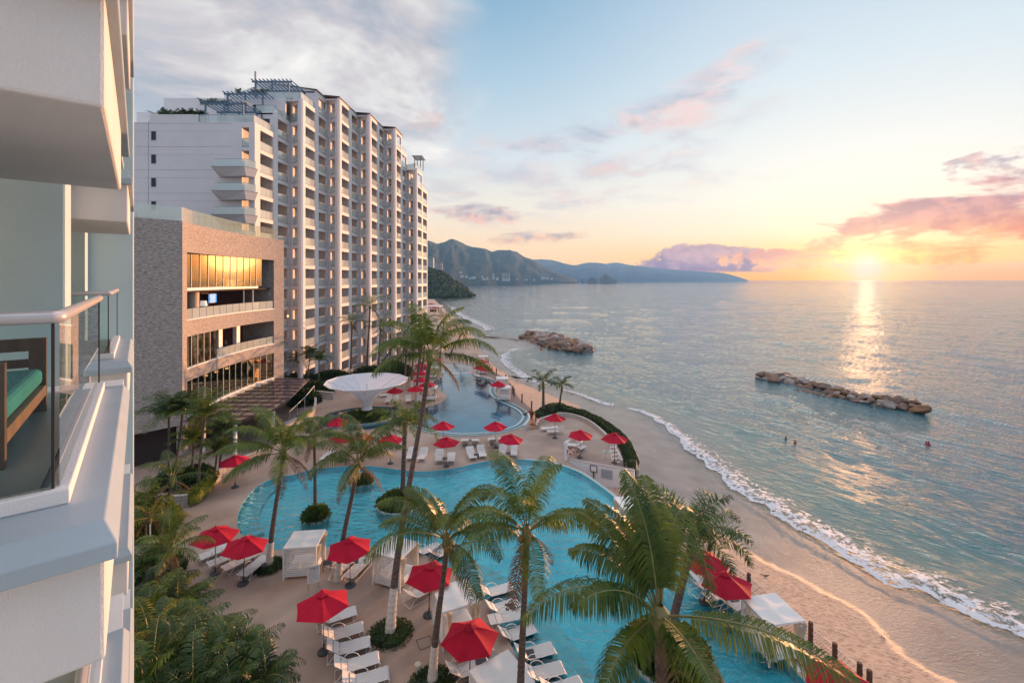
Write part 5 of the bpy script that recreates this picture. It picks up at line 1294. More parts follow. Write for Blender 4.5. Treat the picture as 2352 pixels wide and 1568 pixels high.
# shrub masses
shrub('shrub', G(352, 1330, 0), 1.4, 1.6, 1.2, 'dark ground shrub under the bottom left palms', n=2600, size=.24, seed=31)
shrub('shrub', G(400, 1590, 0), 2.2, 1.8, .8, 'wide dark shrub mass at the bottom left corner', n=5200, size=.26, seed=32)
shrub('shrub', G(350, 1215, 0), 1.5, 2.0, 1.6, 'yellow-green shrub against the tower edge', 'lime_leaf', n=2600, size=.22, seed=33)
shrub('shrub', G(440, 1100, .9), 1.3, 1.8, .8, 'dark fern mass inside the curved planter', 'fern_leaf', n=3000, size=.26, seed=34)
shrub('shrub', G(398, 1112, .9), 1.3, 1.5, 1.0, 'dense shrub at the landward end of the curved planter', 'hedge_leaf', n=3400, size=.26, seed=35)
for i, (px, py, rx, ry, h, lab) in enumerate(((690, 880, 3.4, 1.6, 1.6, 'dark shrubs at the left of the hotel base'), (765, 872, 3.2, 1.6, 1.5, 'dark shrubs at the middle of the hotel base'), (720, 905, 3.0, 2.0, 1.8, 'round shrub by the terrace steps'), (700, 925, 2.0, 2.4, 1.7, 'shrub on the curved wall near the funnel canopy'), (860, 870, 4.5, 1.6, 2.2, 'dark shrubs under the hotel grove'), (905, 862, 3.5, 1.8, 2.4, 'shrubs at the seaward end of the hotel grove'))):
    shrub('shrub', G(px, py, 0), rx, ry, h, lab, 'hedge_leaf', n=2800, size=.34, seed=50 + i)
# planters in the lower pool
def pool_planter(c, r, h, label, m='fern_leaf', seed=1, size=.3, n=1500, stem=0):
    root = empty('pool_planter', (c.x, c.y, 0), 0, label, 'planter')
    mb = MB(); mb.lathe([(r + .0, -.515), (r + .0, .10), (r + .05, .13), (r - .10, .15), (r - .16, .02), (.02, .0)], 36); mb.build('wall', 'planter_render', root)
    rng = random.Random(seed); mb = MB(); leaf_mound(mb, (0, 0, .02), r * .92, r * .92, h, n, size, rng); core(mb, (0, 0, .02), r * .8, r * .8, h * .7)
    mb.build('foliage', m, root)
pool_planter(G(725, 1190), .92, .75, 'small round planter with leafy plants left in the lower pool', seed=2, n=900)
pool_planter(G(918, 1158), 1.75, .75, 'round planter island behind the tallest palm trunk', seed=3, n=1700)
pool_planter(G(830, 1108), 1.0, .5, 'small planter island near the far side of the lower pool', seed=5, n=600)
pool_planter(G(1533, 1505), 1.9, .9, 'large planter island with ferns near the beach side', seed=4, n=2600, size=.34)
# island of the round pool under the funnel
pool_planter(Vector((FUN.x, FUN.y, 0)), 3.3, .5, 'round island in the small pool under the white funnel', seed=6, n=1800, size=.3)
def hedge(path, w, h, label, seed=1, dens=260, m='hedge_leaf', z=0.0, size=.17, name='hedge'):
    rng = random.Random(seed); root = empty(name, (path[0].x, path[0].y, z), 0, label, 'hedge'); mb = MB(); o0 = Vector((path[0].x, path[0].y))
    P = [p - o0 for p in path]
    for a, b in zip(P[:-1], P[1:]):
        d = b - a; L_ = d.length; d = d / L_; n = Vector((-d.y, d.x))
        for i in range(int(L_ * dens)):
            u = rng.random() * L_; ph = rng.uniform(-.25, math.pi + .25); wob = 1 + .18 * noise.noise(V(a.x + u * d.x, a.y + u * d.y, ph) * .9)
            q = a + d * u; ox = math.cos(ph) * w / 2 * wob; oz = h * (.5 + .5 * math.sin(ph)) * wob if math.sin(ph) > 0 else h * .5 * rng.random()
            p = V(q.x + n.x * ox, q.y + n.y * ox, oz)
            dr = (V(n.x * math.cos(ph), n.y * math.cos(ph), math.sin(ph)) + V(rng.uniform(-.8, .8), rng.uniform(-.8, .8), rng.uniform(-.6, .8))).normalized()
            s = dr.cross(V(rng.uniform(-1, 1), rng.uniform(-1, 1), .2)).normalized(); l = size * rng.uniform(.6, 1.3)
            o = len(mb.v); mb.v += [tuple(p), tuple(p + dr * l * .5 + s * l * .3), tuple(p + dr * l), tuple(p + dr * l * .5 - s * l * .3)]; mb.f.append([o, o + 1, o + 2, o + 3]); mb.m.append(0)
    ins = [p for p in P]; mb.wall(offset(ins, -w * .36), -.6, h * .75, w * .72, 1)
    mb.build('foliage', m, root); return root
HP = smooth_path(D((1246, 950), (1262, 943), (1285, 939.5), (1300, 946), (1338, 956.5), (1372, 973), (1400, 991), (1428, 1017), (1441, 1040), (1449, 1062), (1451, 1074)), k=3)
hedge(HP, 1.1, .75, 'low clipped hedge curving along the seaward edge of the sun deck', 3, 300)
hedge(D((1240, 960), (1252, 953), (1272, 947)), 1.9, .7, 'short hedge block at the royal palm foot', 5, 420)
hedge(smooth_path(D((432, 1136), (452, 1128), (468, 1114), (480, 1102), (490, 1090), z=.95), k=3), .7, .5, 'bright lime green hedge following the curved planter wall', 7, 300, 'lime_leaf', .75)
# roof top planting of the hotel
for (x0, x1, y, z, n, lab) in ((-53.4, -46.6, 68.5, 42.05, 9, 'long fringe of palms planted along the lowest hotel roof'), (-50.2, -45.9, 73.3, 45.5, 5, 'clumps of palms on the second hotel roof step'), (-48.4, -39.5, 77.0, 48.95, 6, 'sparse small palms on the third hotel roof step')):
    rng = random.Random(int(z)); root = empty('roof_planting', (x0, y, z), 0, lab, 'plants'); mb = MB()
    for i in range(n):
        x = (x1 - x0) * (i + .5) / n + rng.uniform(-.2, .2)
        if z > 48 and rng.random() < .25: continue
        for j in range(16 if z < 46 else 9): frond(mb, V(x + rng.uniform(-.3, .3), rng.uniform(-.3, .5), .0), rng.uniform(0, 6.28), R(rng.uniform(25, 85)), rng.uniform(1.1, 1.7) * (.8 if z > 48 else 1), R(70), rng, 12, .38, .09)
    mb.build('foliage', 'palm_leaf_dark', root)
# ------------------------------------------------------------------ furniture
def make_umbrella(m='red_fabric', R_=1.3, hub=2.72, rim=2.18, pole='pole_grey', seed=0):
    rng = random.Random(seed); r = empty('umbrella', (0, 0, 0), 0, 'x', 'umbrella', 'red umbrellas'); c = MB(); n = 6; K = 6; S = 6
    vs = []; top = V(0, 0, hub)
    def pt(a, f):
        # sagging panel between two ribs
        i = int(a); t = a - i; A = 2 * math.pi * i / n; B = 2 * math.pi * (i + 1) / n
        pa = V(math.cos(A) * R_, math.sin(A) * R_, rim); pb = V(math.cos(B) * R_, math.sin(B) * R_, rim); e = pa.lerp(pb, t)
        p = top.lerp(e, f); s = math.sin(math.pi * t); p.z -= .06 * s * f * (1.3 - f) * 2; p *= 1; q = V(p.x * (1 - .035 * s * f), p.y * (1 - .035 * s * f), p.z + .05 * math.sin(math.pi * f)); return q
    for i in range(n * S + 1):
        for k in range(K + 1): vs.append(pt(min(n - 1e-6, i / S), max(.02, k / K)))
    fs = [(i * (K + 1) + k, (i + 1) * (K + 1) + k, (i + 1) * (K + 1) + k + 1, i * (K + 1) + k + 1) for i in range(n * S) for k in range(K)]
    c.add(vs, fs); co = c.build('canopy', m, r)
    v = MB(); v.lathe([(.30, -.03), (.04, .06), (.03, .14), (.005, .17)], 6, c=(0, 0, hub)); v.build('vent_cap', m, co)
    p = MB(); p.tube([(0, 0, 0), (0, 0, hub)], .024, 8); p.build('pole', pole, r)
    rb = MB()
    for i in range(n):
        A = 2 * math.pi * i / n; rb.beam((0, 0, hub - .04), (math.cos(A) * R_ * .97, math.sin(A) * R_ * .97, rim - .01), .018); rb.beam((0, 0, hub - .75), (math.cos(A) * R_ * .5, math.sin(A) * R_ * .5, (hub + rim) / 2 - .03), .012)
    rb.build('ribs', pole, r)
    b = MB(); b.lathe([(.30, 0), (.30, .05), (.22, .09), (.05, .12), (.04, .4)], 20); b.build('base', 'base_dark', r)
    return proto(r)
PU = [make_umbrella(), make_umbrella(R_=1.28, hub=2.66, rim=2.12, pole='pole_dark')]
UMB = [(495, 1222, 'red umbrella furthest left over the left loungers'), (558, 1243, 'darker red umbrella second from the left near the pool edge'), (805, 1246, 'red umbrella crossed by a palm trunk right of the white cabana'),
       (985, 1305, 'red umbrella half hidden by a palm crown between two cabanas'), (744, 1377, 'large bright red umbrella over the bottom row of loungers'), (1079, 1448, 'largest red umbrella beside the shelf loungers at the bottom'),
       (1672, 1331, 'red umbrella on the beach boardwalk before the white cabana'), (1926, 1545, 'red umbrella cut by the bottom edge on the boardwalk'), (1618, 1280, 'red umbrella peeking out behind the dark date palm'), (540, 1052, 'red umbrella behind the curved planter wall'),
       (1478, 1208, 'faded red umbrella glimpsed behind the nearest palm fronds'), (1018, 973, 'red umbrella beside the foxtail palm at the upper pool rim'), (1139.5, 974.5, 'red umbrella standing before the overflow rim of the upper pool'), (1170.5, 1002, 'red umbrella just right of the rim umbrella over white loungers'),
       (1025, 1011, 'red umbrella right of the foxtail palm over flat loungers'), (1274.6, 955, 'red umbrella against the beach hedge'), (1331.7, 994, 'red umbrella in the middle of the sun deck'), (1411.7, 1000, 'red umbrella over the lifeguard chair'),
       (775, 966, 'small red umbrella left of the funnel pool'), (783, 1001, 'red umbrella behind the leaning palm crown'), (897, 1005, 'red umbrella hidden in the foxtail palm fronds'), (830, 1000, 'red umbrella hidden behind the second coconut palm crown'),
       (1105.4, 829, 'far red umbrella nearest the sand spit'), (1103, 841, 'left one of the overlapping far red umbrellas by the sand'), (1117, 846, 'right one of the overlapping far red umbrellas by the sand'), (1143.8, 879, 'red umbrella between two white cabanas on the boardwalk'),
       (974.7, 843, 'far red umbrella behind the tallest palm trunk'), (965.8, 854, 'red umbrella among white footed palms, second row'), (965.8, 870, 'red umbrella left of the tallest palm trunk'), (981.5, 879, 'red umbrella touching the tallest palm trunk'), (954.4, 891, 'red umbrella above the upper pool lounger pair'), (907, 894, 'red umbrella beside the funnel canopy rim'), (966, 836, 'farthest left red umbrella among the palms'), (1000, 823, 'small far red umbrella under the palm fronds')]
rr = random.Random(5)
for i, (px, py, lab) in enumerate(UMB):
    g = G(px, py, 2.45); z = 0.0
    if i == 17: z = 1.1; g = G(px, py, 3.55)
    o = place(PU[i % 2], (g.x, g.y, z), rr.uniform(0, 1.05), lab, 'red umbrellas round the pools', 1.0)
    if 0 < i < 8 or i in (12, 13, 15, 16): o.rotation_euler = (rr.uniform(-.05, .05), rr.uniform(-.05, .05), o.rotation_euler[2])

def make_lounger(flat=False, ang=38):
    r = empty('sun_lounger', (0, 0, 0), 0, 'x', 'sun lounger', 'loungers'); h = .36; w = .33
    a = R(4 if flat else ang); bl = .72
    back = [(-.30, h + .0), (-.30 - bl * math.cos(a) * .5, h + bl * math.sin(a) * .52), (-.30 - bl * math.cos(a), h + bl * math.sin(a) - .02)]
    s = MB(); P = [(-.30, h), (.2, h - .015), (.7, h), (.98, h + .02), (1.04, h - .03)]
    for (y0, z0), (y1, z1) in zip(P[:-1], P[1:]): s.add([(-w, y0, z0), (w, y0, z0), (w, y1, z1), (-w, y1, z1), (-w, y0, z0 - .012), (w, y0, z0 - .012), (w, y1, z1 - .012), (-w, y1, z1 - .012)], [(0, 1, 2, 3), (7, 6, 5, 4), (0, 3, 7, 4), (1, 5, 6, 2)])
    s.build('sling_seat', 'sling_white', r)
    s = MB()
    for (y0, z0), (y1, z1) in zip(back[:-1], back[1:]): s.add([(-w, y0 - .03, z0), (w, y0 - .03, z0), (w, y1, z1), (-w, y1, z1), (-w, y0 - .03, z0 - .015), (w, y0 - .03, z0 - .015), (w, y1, z1 - .015), (-w, y1, z1 - .015)], [(3, 2, 1, 0), (4, 5, 6, 7), (0, 4, 7, 3), (1, 2, 6, 5)])
    s.build('backrest', 'sling_white', r)
    f = MB()
    for sx in (-1, 1):
        x = sx * (w + .02)
        f.tube([(x, back[-1][0], back[-1][1]), (x, -.32, h), (x, .3, h - .01), (x, .95, h + .01), (x, 1.06, h - .05), (x, 1.0, .12), (x, .8, .03), (x, -.1, .02)], .018, 6, cap=False); f.tube([(x, -.85, .02), (x, -.55, h - .02)], .018, 6); f.tube([(x, -.85, .02), (x, -.1, .02)], .016, 6)
    for (y, z) in ((-.85, .02), (.85, .04), (.99, h - .06), (-.3, h - .03), back[-1]): f.tube([(-w - .02, y, z), (w + .02, y, z)], .015, 5)
    f.build('frame', 'lounger_frame', r)
    for sx in (-1, 1):
        x = sx * (w + .02); f = MB(); f.tube([(x, -.48, h - .02), (x + sx * .02, -.42, .55), (x + sx * .02, -.28, .62), (x + sx * .02, -.05, .60), (x, .12, .50), (x, .2, h)], .018, 6); f.build('armrest', 'lounger_frame', r)
    return proto(r)
PL = make_lounger(); PF = make_lounger(True)
LO = [  # centre, foot, flat, label, group index
 (770, 1413, 803, 1403, 0, 'topmost lounger of the bottom row, under the bright red umbrella'), (784, 1450, 821, 1439, 0, 'second lounger from the top in the bottom left row'), (797, 1483, 839, 1472, 0, 'third lounger from the top in the bottom left row'), (816, 1521, 860, 1508, 0, 'fourth lounger from the top in the bottom left row'), (836, 1557, 881, 1544, 0, 'lowest lounger of the bottom left row, cut by the frame'),
 (497, 1262, 512, 1255, 1, 'leftmost lounger under the left red umbrella'), (521, 1277, 551, 1264, 1, 'second lounger from the left by the left palms'), (553, 1284, 580, 1270, 1, 'third lounger from the left beside the umbrella base'), (585, 1296, 611, 1275, 1, 'lounger next to the small shrub bed left of the cabana'),
 (786, 1298, 812, 1272, 0, 'left lounger of the pair under the trunk crossed umbrella'), (822, 1300, 847, 1274, 1, 'right lounger of the pair under the trunk crossed umbrella'), (964, 1357, 990, 1342, 0, 'single lounger left of the middle cabana'),
 (978, 1250, 1003, 1240, 0, 'lounger in the shallow water behind the second cabana'), (1014, 1256, 1040, 1245, 0, 'lounger in the water half hidden by a palm crown'), (1138, 1342, 1160, 1336, 0, 'shelf lounger behind the hanging palm frond tips'), (1154, 1378, 1187, 1367, 0, 'shelf lounger in the water right of the big red umbrella top'), (1168, 1412, 1208, 1403, 1, 'flat shelf lounger overlapping the pool kerb'), (1186, 1438, 1215, 1428, 0, 'shelf lounger behind the foreground palm trunk'), (1226, 1481, 1256, 1473, 0, 'shelf lounger just right of the foreground trunk'), (1245, 1525, 1282, 1516, 0, 'second lowest shelf lounger in the turquoise water'), (1288, 1562, 1318, 1553, 0, 'lowest shelf lounger cut by the bottom edge'),
 (1082, 1497, 1121, 1479, 0, 'lounger under the largest red umbrella'), (1072, 1532, 1108, 1516, 0, 'lounger beside the lowest cabana roof'),
 (1067.6, 1014, 1067.6, 1005, 0, 'left lounger of the back turned pair before the pool rim'), (1091.8, 1014, 1092, 1005, 0, 'right lounger of the back turned pair before the pool rim'), (1130, 1011, 1127, 1002, 0, 'back turned lounger left of the rim umbrella base'), (1152.7, 1011, 1153, 1003, 0, 'back turned lounger right of the rim umbrella base'),
 (1082, 1041, 1087, 1051, 0, 'left lounger of the pair in the centre of the mid deck'), (1106, 1037, 1110, 1047, 0, 'right lounger of the pair in the centre of the mid deck'), (1155, 1035, 1155, 1045, 0, 'left lounger under the umbrella beside the rim'), (1179.4, 1035, 1179.4, 1045, 0, 'right lounger behind the orange frond tip'), (1009, 1047, 1008, 1058, 0, 'raised lounger under the umbrella right of the foxtail palm'), (1036.4, 1048, 1035, 1058, 1, 'flat lounger under the umbrella right of the foxtail palm'), (944, 1042, 939, 1053, 0, 'lounger left of the tall trunk on the mid deck'), (971, 1043, 965, 1054, 0, 'lounger right of the tall trunk on the mid deck'),
 (892, 918, 885, 926, 0, 'lounger at the funnel pool, left of the pair'), (909, 917, 905, 925, 0, 'lounger at the funnel pool, right of the pair'), (938, 916, 938, 924, 0, 'left one of the pair beside the pool cabana'), (962.8, 916, 962.8, 924, 0, 'right one of the pair beside the pool cabana'), (888, 905, 878, 906, 1, 'flat lounger behind the funnel canopy rim'),
 (1041.4, 859, 1041.4, 865, 0, 'leftmost of four loungers standing in the upper pool'), (1051.6, 859, 1051.8, 865, 0, 'second of four loungers standing in the upper pool'), (1065.6, 858.5, 1066, 864.5, 0, 'third of four loungers standing in the upper pool'), (1075, 858.5, 1075.5, 864.5, 0, 'rightmost of four loungers standing in the upper pool'),
 (1262, 981, 1250, 982, 1, 'lounger nearest the beach hedge wall'), (1277, 988, 1264, 989, 0, 'second lounger under the hedge umbrella'), (1318, 1020, 1306, 1019, 0, 'lounger under the sun deck umbrella, upper one'), (1330, 1028, 1341, 1021, 0, 'lounger under the sun deck umbrella, turned away'),
 (1617, 1342, 1640, 1334, 0, 'boardwalk lounger left of the beach umbrella'), (1655, 1361, 1680, 1352, 1, 'boardwalk lounger under the beach umbrella'), (1691, 1388, 1715, 1379, 0, 'boardwalk lounger touching the beach cabana'),
 (1098, 862, 1106, 866, 1, 'lounger on the far boardwalk by the umbrellas'), (1122, 868, 1132, 871, 1, 'lounger at the bend of the far boardwalk'), (948, 868, 956, 869, 1, 'lounger between white footed palms'), (978, 893, 984, 897, 1, 'lounger behind the pool cabana'), (752, 1044, 745, 1050, 1, 'lounger hidden behind the left coconut crown')]
GL = 'white sun loungers round the pools'
for (cx_, cy_, fx, fy, fl_, lab) in LO:
    a, b = G(cx_, cy_, .4), G(fx, fy, .4); z = -.30 if ('shelf' in lab and 'overlapping' not in lab) or 'shallow' in lab or 'in the water' in lab else (-.5 if 'standing in' in lab else (.045 if 'boardwalk' in lab else 0))
    d = (b - a); rz = math.atan2(d.y, d.x) - math.pi / 2
    if z < -.3: a = G(cx_, cy_, .1)
    place(PF if fl_ else PL, (a.x, a.y, z + .005), rz, lab, GL)
def make_table():
    r = empty('side_table', (0, 0, 0), 0, 'x', 'side table', 'tables'); mb = MB()
    for i in range(5): mb.bx(-.24, .24, -.24 + i * .1, -.16 + i * .1, .38, .41)
    mb.build('tabletop', 'dark_table', r)
    for x in (-.21, .21):
        for y in (-.21, .21): mb = MB(); mb.bx(x - .02, x + .02, y - .02, y + .02, 0, .38); mb.build('leg', 'dark_table', r)
    return proto(r)
PTb = make_table()
for (px, py, z, lab) in ((752, 1291, 0, 'small dark table right of the white cabana'), (814, 1287, 0, 'small dark table between the trunk crossed pair'), (1104, 1512, 0, 'small dark table under the largest umbrella'), (1171, 1392, -.30, 'small dark table in the water between shelf loungers'), (1216, 1500, -.30, 'small dark table in the water by the foreground trunk'),
                     (1079.7, 1012, 0, 'small dark table between the back turned pair'), (1094, 1043, 0, 'small dark table in the centre of the mid deck'), (1167, 1040, 0, 'small dark table under the umbrella beside the rim'), (1022, 1052, 0, 'small dark table under the umbrella by the foxtail palm'), (1683, 1372, .045, 'dark table on the beach boardwalk'), (950, 921, 0, 'small dark table between the pair beside the pool cabana')):
    g = G(px, py, z + .4); place(PTb, (g.x, g.y, z), .2, lab, 'small dark side tables')
def make_cabana(curtains=True):
    r = empty('cabana', (0, 0, 0), 0, 'x', 'cabana', 'cabanas'); s = 1.02; h = 2.12
    for x in (-s, s):
        for y in (-s, s):
            mb = MB(); mb.bx(x - .04, x + .04, y - .04, y + .04, 0, h - .08); mb.build('post', 'white_trim', r)
    mb = MB(); mb.bx(-s - .04, s + .04, -s - .04, -s + .04, h - .08, h); mb.bx(-s - .04, s + .04, s - .04, s + .04, h - .08, h); mb.bx(-s - .04, -s + .04, -s + .04, s - .04, h - .08, h); mb.bx(s - .04, s + .04, -s + .04, s - .04, h - .08, h)
    mb.build('roof_frame', 'white_trim', r)
    N = 10; vs = []
    for j in range(N + 1):
        for i in range(N + 1):
            x, y = -s - .03 + (2 * s + .06) * i / N, -s - .03 + (2 * s + .06) * j / N; u, v = abs((i / N) * 2 % 1 - .5) * 2, abs((j / N) * 2 % 1 - .5) * 2
            z = h + .015 - .07 * (1 - u ** 2) * (1 - v ** 2) * .7 + (.012 if 0 < i < N and 0 < j < N else 0); vs.append((x, y, z))
    mb = MB(); mb.add(vs, [(j * (N + 1) + i, j * (N + 1) + i + 1, (j + 1) * (N + 1) + i + 1, (j + 1) * (N + 1) + i) for j in range(N) for i in range(N)]); c = mb.build('roof_canvas', 'white_fabric', r, smooth=True)
    mb = MB(); mb.bx(-s + .06, s - .06, -s + .1, s - .06, .22, .34); mb.build('bed_base', 'white_trim', r)
    mb = MB(); mb.bx(-s + .1, s - .1, -s + .14, s - .08, .34, .55); o = mb.build('mattress', 'mattress', r); md = o.modifiers.new('bevel', 'BEVEL'); md.width = .05; md.segments = 3
    for sx in (-.45, .45):
        mb = MB(); mb.box((sx, -s + .38, .66), (.7, .42, .16), 0, Matrix.Rotation(R(25), 3, 'X')); o = mb.build('pillow', 'white_fabric', r); md = o.modifiers.new('bevel', 'BEVEL'); md.width = .06; md.segments = 3
    mb = MB()
    for i in range(15): z = .24 + i * .122; mb.bx(-s + .045, s - .045, -s - .012, -s + .018, z, z + .045)
    mb.build('back_slats', 'white_trim', r)
    if curtains:
        for (x, y) in ((-s + .12, s - .05), (s - .12, s - .05), (s - .05, -s + .35), (-s + .05, -s + .35), (s - .05, s - .35), (-s + .05, s - .35)):
            mb = MB(); vs = []; n = 16; Hh = [2.02, 1.5, 1.05, .9, .7, .25]; Ww = [.24, .17, .07, .05, .08, .14]
            for z, w in zip(Hh, Ww):
                for i in range(n): a = 2 * math.pi * i / n; q = 1 + .35 * math.sin(5 * a); vs.append((x + math.cos(a) * w * q, y + math.sin(a) * w * .5 * q, z))
            mb.add(vs, [(k * n + i, k * n + (i + 1) % n, (k + 1) * n + (i + 1) % n, (k + 1) * n + i) for k in range(5) for i in range(n)]); mb.build('curtain', 'cream_fabric', r, smooth=True)
    return proto(r)
PC = make_cabana()
def cab(p, q, lab, side=1, turn=0, z=0.0):
    a, b = G(p[0], p[1], 1.9 + z), G(q[0], q[1], 1.9 + z); d = (b - a); d.z = 0; d.normalize(); n = V(-d.y, d.x, 0) * side; c = (a + b) / 2 + n * .93
    place(PC, (c.x, c.y, z), math.atan2(d.y, d.x) + turn, lab, 'white curtained cabanas', .89)
cab((649, 1259), (727, 1254), 'white slatted cabana left of centre with a bed inside')
cab((856, 1268), (918, 1284), 'white cabana behind the trunk of the tallest palm')
cab((1016, 1406), (1103, 1378), 'white cabana in the centre partly under palm fronds', 1, math.pi / 2 * -1)
cab((1080, 1538), (1165, 1491), 'white cabana roof at the bottom centre of the frame', -1, -math.pi / 2)
cab((1770, 1435), (1846, 1424), 'white cabana on the beach boardwalk with tied curtains', 1, -math.pi / 2, .045)
cab((970, 891), (1003, 891), 'white cabana on the rounded deck lobe of the upper pool', 1, math.pi)
cab((1144, 891), (1170, 891), 'nearer white cabana on the far boardwalk', 1, 0, .045)
cab((1141, 870), (1166, 870), 'farther white cabana behind the boardwalk umbrella', 1, 0, .045)
cab((1093, 836), (1118, 836), 'white cabana under the overlapping far red umbrellas', 1, math.pi)
cab((1099, 819), (1118, 819), 'far white cabana under the farthest beach umbrella', 1, math.pi)
cab((950, 862), (974, 862), 'white cabana among the white footed palms', 1, math.pi)
cab((984, 845), (1003, 845), 'white cabana at the inner end of the upper pool', 1, math.pi)
cab((1438, 1170), (1488, 1166), 'white cabana roof glimpsed behind palm fronds by the deck wall', 1, math.pi)

# white membrane funnel
def funnel():
    c = V(FUN.x, FUN.y, 0); r = empty('funnel_canopy', c, 0, 'white fabric funnel canopy flaring upward over the round pool', 'canopy'); n = 14; zr = 3.6; A = GY(730, 884, c.y); RR = 5.1
    prof = [(.55, -.1), (.6, .5), (.8, 1.1), (1.3, 1.75), (2.1, 2.35), (3.2, 2.9), (4.3, 3.3), (5.15, 3.6)]
    mb = MB(); vs = []
    for rr_, z in prof:
        for i in range(n * 4):
            a = 2 * math.pi * i / (n * 4); t = (i % 4) / 4; q = math.cos(math.pi / n) / math.cos((t - .5) * 2 * math.pi / n) if z > 1.2 else 1; vs.append((rr_ * q * math.cos(a), rr_ * q * math.sin(a), z))
    N = n * 4; mb.add(vs, [(k * N + i, k * N + (i + 1) % N, (k + 1) * N + (i + 1) % N, (k + 1) * N + i) for k in range(len(prof) - 1) for i in range(N)]); mb.build('membrane', 'membrane', r, smooth=True)
    rb = MB()
    for i in range(n): a = 2 * math.pi * i / n; rb.tube([((p + .0) * math.cos(a), (p + .0) * math.sin(a), z + .05) for p, z in prof[1:]], .04, 5)
    rb.build('ribs', 'white_trim', r)
    e = MB(); pts = [(5.15 * math.cos(2 * math.pi * i / n), 5.15 * math.sin(2 * math.pi * i / n), 3.62) for i in range(n + 1)]; e.tube(pts, .07, 6); e.build('rim_tube', 'white_trim', r)
    k = MB(); k.lathe([(.7, 0), (.6, .3), (.2, .4), (.12, 3.2)], 14); k.build('mast', 'white_trim', r); r.location.z = .9
    r.location.y += .5
funnel()
# lifeguard chair
def lifeguard():
    g = G(1405, 1058); r = empty('lifeguard_chair', g, R(15), 'tall white lifeguard chair with a sloping ladder on the sun deck', 'lifeguard chair')
    for x in (-.42, .42):
        mb = MB(); mb.beam((x, .55, 0), (x * .75, .1, 1.75), .06); mb.build('leg', 'lounger_frame', r); mb = MB(); mb.beam((x, -.95, 0), (x * .75, -.25, 1.75), .06); mb.build('leg', 'lounger_frame', r)
    mb = MB()
    for i in range(5): t = (i + .6) / 5.4; mb.box((0, -.95 + .7 * t, 1.75 * t), (.80 - .2 * t, .16, .035))
    mb.build('ladder_steps', 'white_trim', r)
    mb = MB(); mb.bx(-.34, .34, -.25, .3, 1.75, 1.81); mb.build('seat', 'white_trim', r)
    mb = MB(); mb.bx(-.34, .34, .27, .31, 1.81, 2.4); mb.build('backrest', 'white_trim', r)
    for x in (-.36, .36): mb = MB(); mb.tube([(x, .28, 2.1), (x, -.2, 2.1), (x, -.25, 1.8)], .025, 6); mb.build('armrest', 'white_trim', r)
    t = MB(); t.tube([(.5, -.1, 1.15), (.5, -.1, 1.3), (.5, -.1, 1.8), (.5, -.1, 1.95)], [.04, .1, .1, .03], 10); o = t.build('rescue_tube', 'buoy_red'); o.location = g; tag(o, 'red rescue float hung on the lifeguard chair', 'rescue float')
    t = MB(); t.lathe([(.24, 0), (.42, .015), (.42, .03), (.24, .035)], 24); o = t.build('beach_disc', 'pool_rim'); o.location = G(1394, 1037) + V(0, 0, .01); tag(o, 'round pale blue disc lying by the lifeguard chair', 'disc')
lifeguard()
def post_ring():
    g = G(1300, 1056); r = empty('lifebuoy_post', g, 0, 'thick white post with a lifebuoy at the deck wall corner', 'post'); mb = MB(); mb.tube([(0, 0, 0), (0, 0, 1.75)], .16, 12); mb.build('post', 'white_trim', r)
    mb = MB(); mb.tube([(0, 0, 1.75), (.35, .1, 1.85), (.9, .2, 1.75)], .12, 10); mb.build('arm', 'white_trim', r)
    for (px, py, z, lab) in ((1310, 1036, .9, 'red and white lifebuoy beside the thick white post'), (1236.5, 966, 1.0, 'red and white lifebuoy by the hedge wall end')):
        q = G(px, py, z); mb = MB(); n = 24; pts = [(math.cos(2 * math.pi * i / n) * .28, 0, math.sin(2 * math.pi * i / n) * .28) for i in range(n + 1)]
        mb.tube(pts, .06, 8, cap=False); mb2 = MB()
        o = mb.build('lifebuoy', 'buoy_red', None, smooth=True, loc=q); tag(o, lab, 'lifebuoy')
        for k in range(4):
            s = MB(); s.tube([(math.cos(a) * .28, 0, math.sin(a) * .28) for a in [math.pi / 4 + k * math.pi / 2 + d for d in (-.2, 0, .2)]], .064, 8); s.build('white_band', 'white_trim', o)
        s = MB(); s.bx(-.03, .03, -.03, .03, -z, -.28); s.build('stand', 'pole_grey', o)
post_ring()
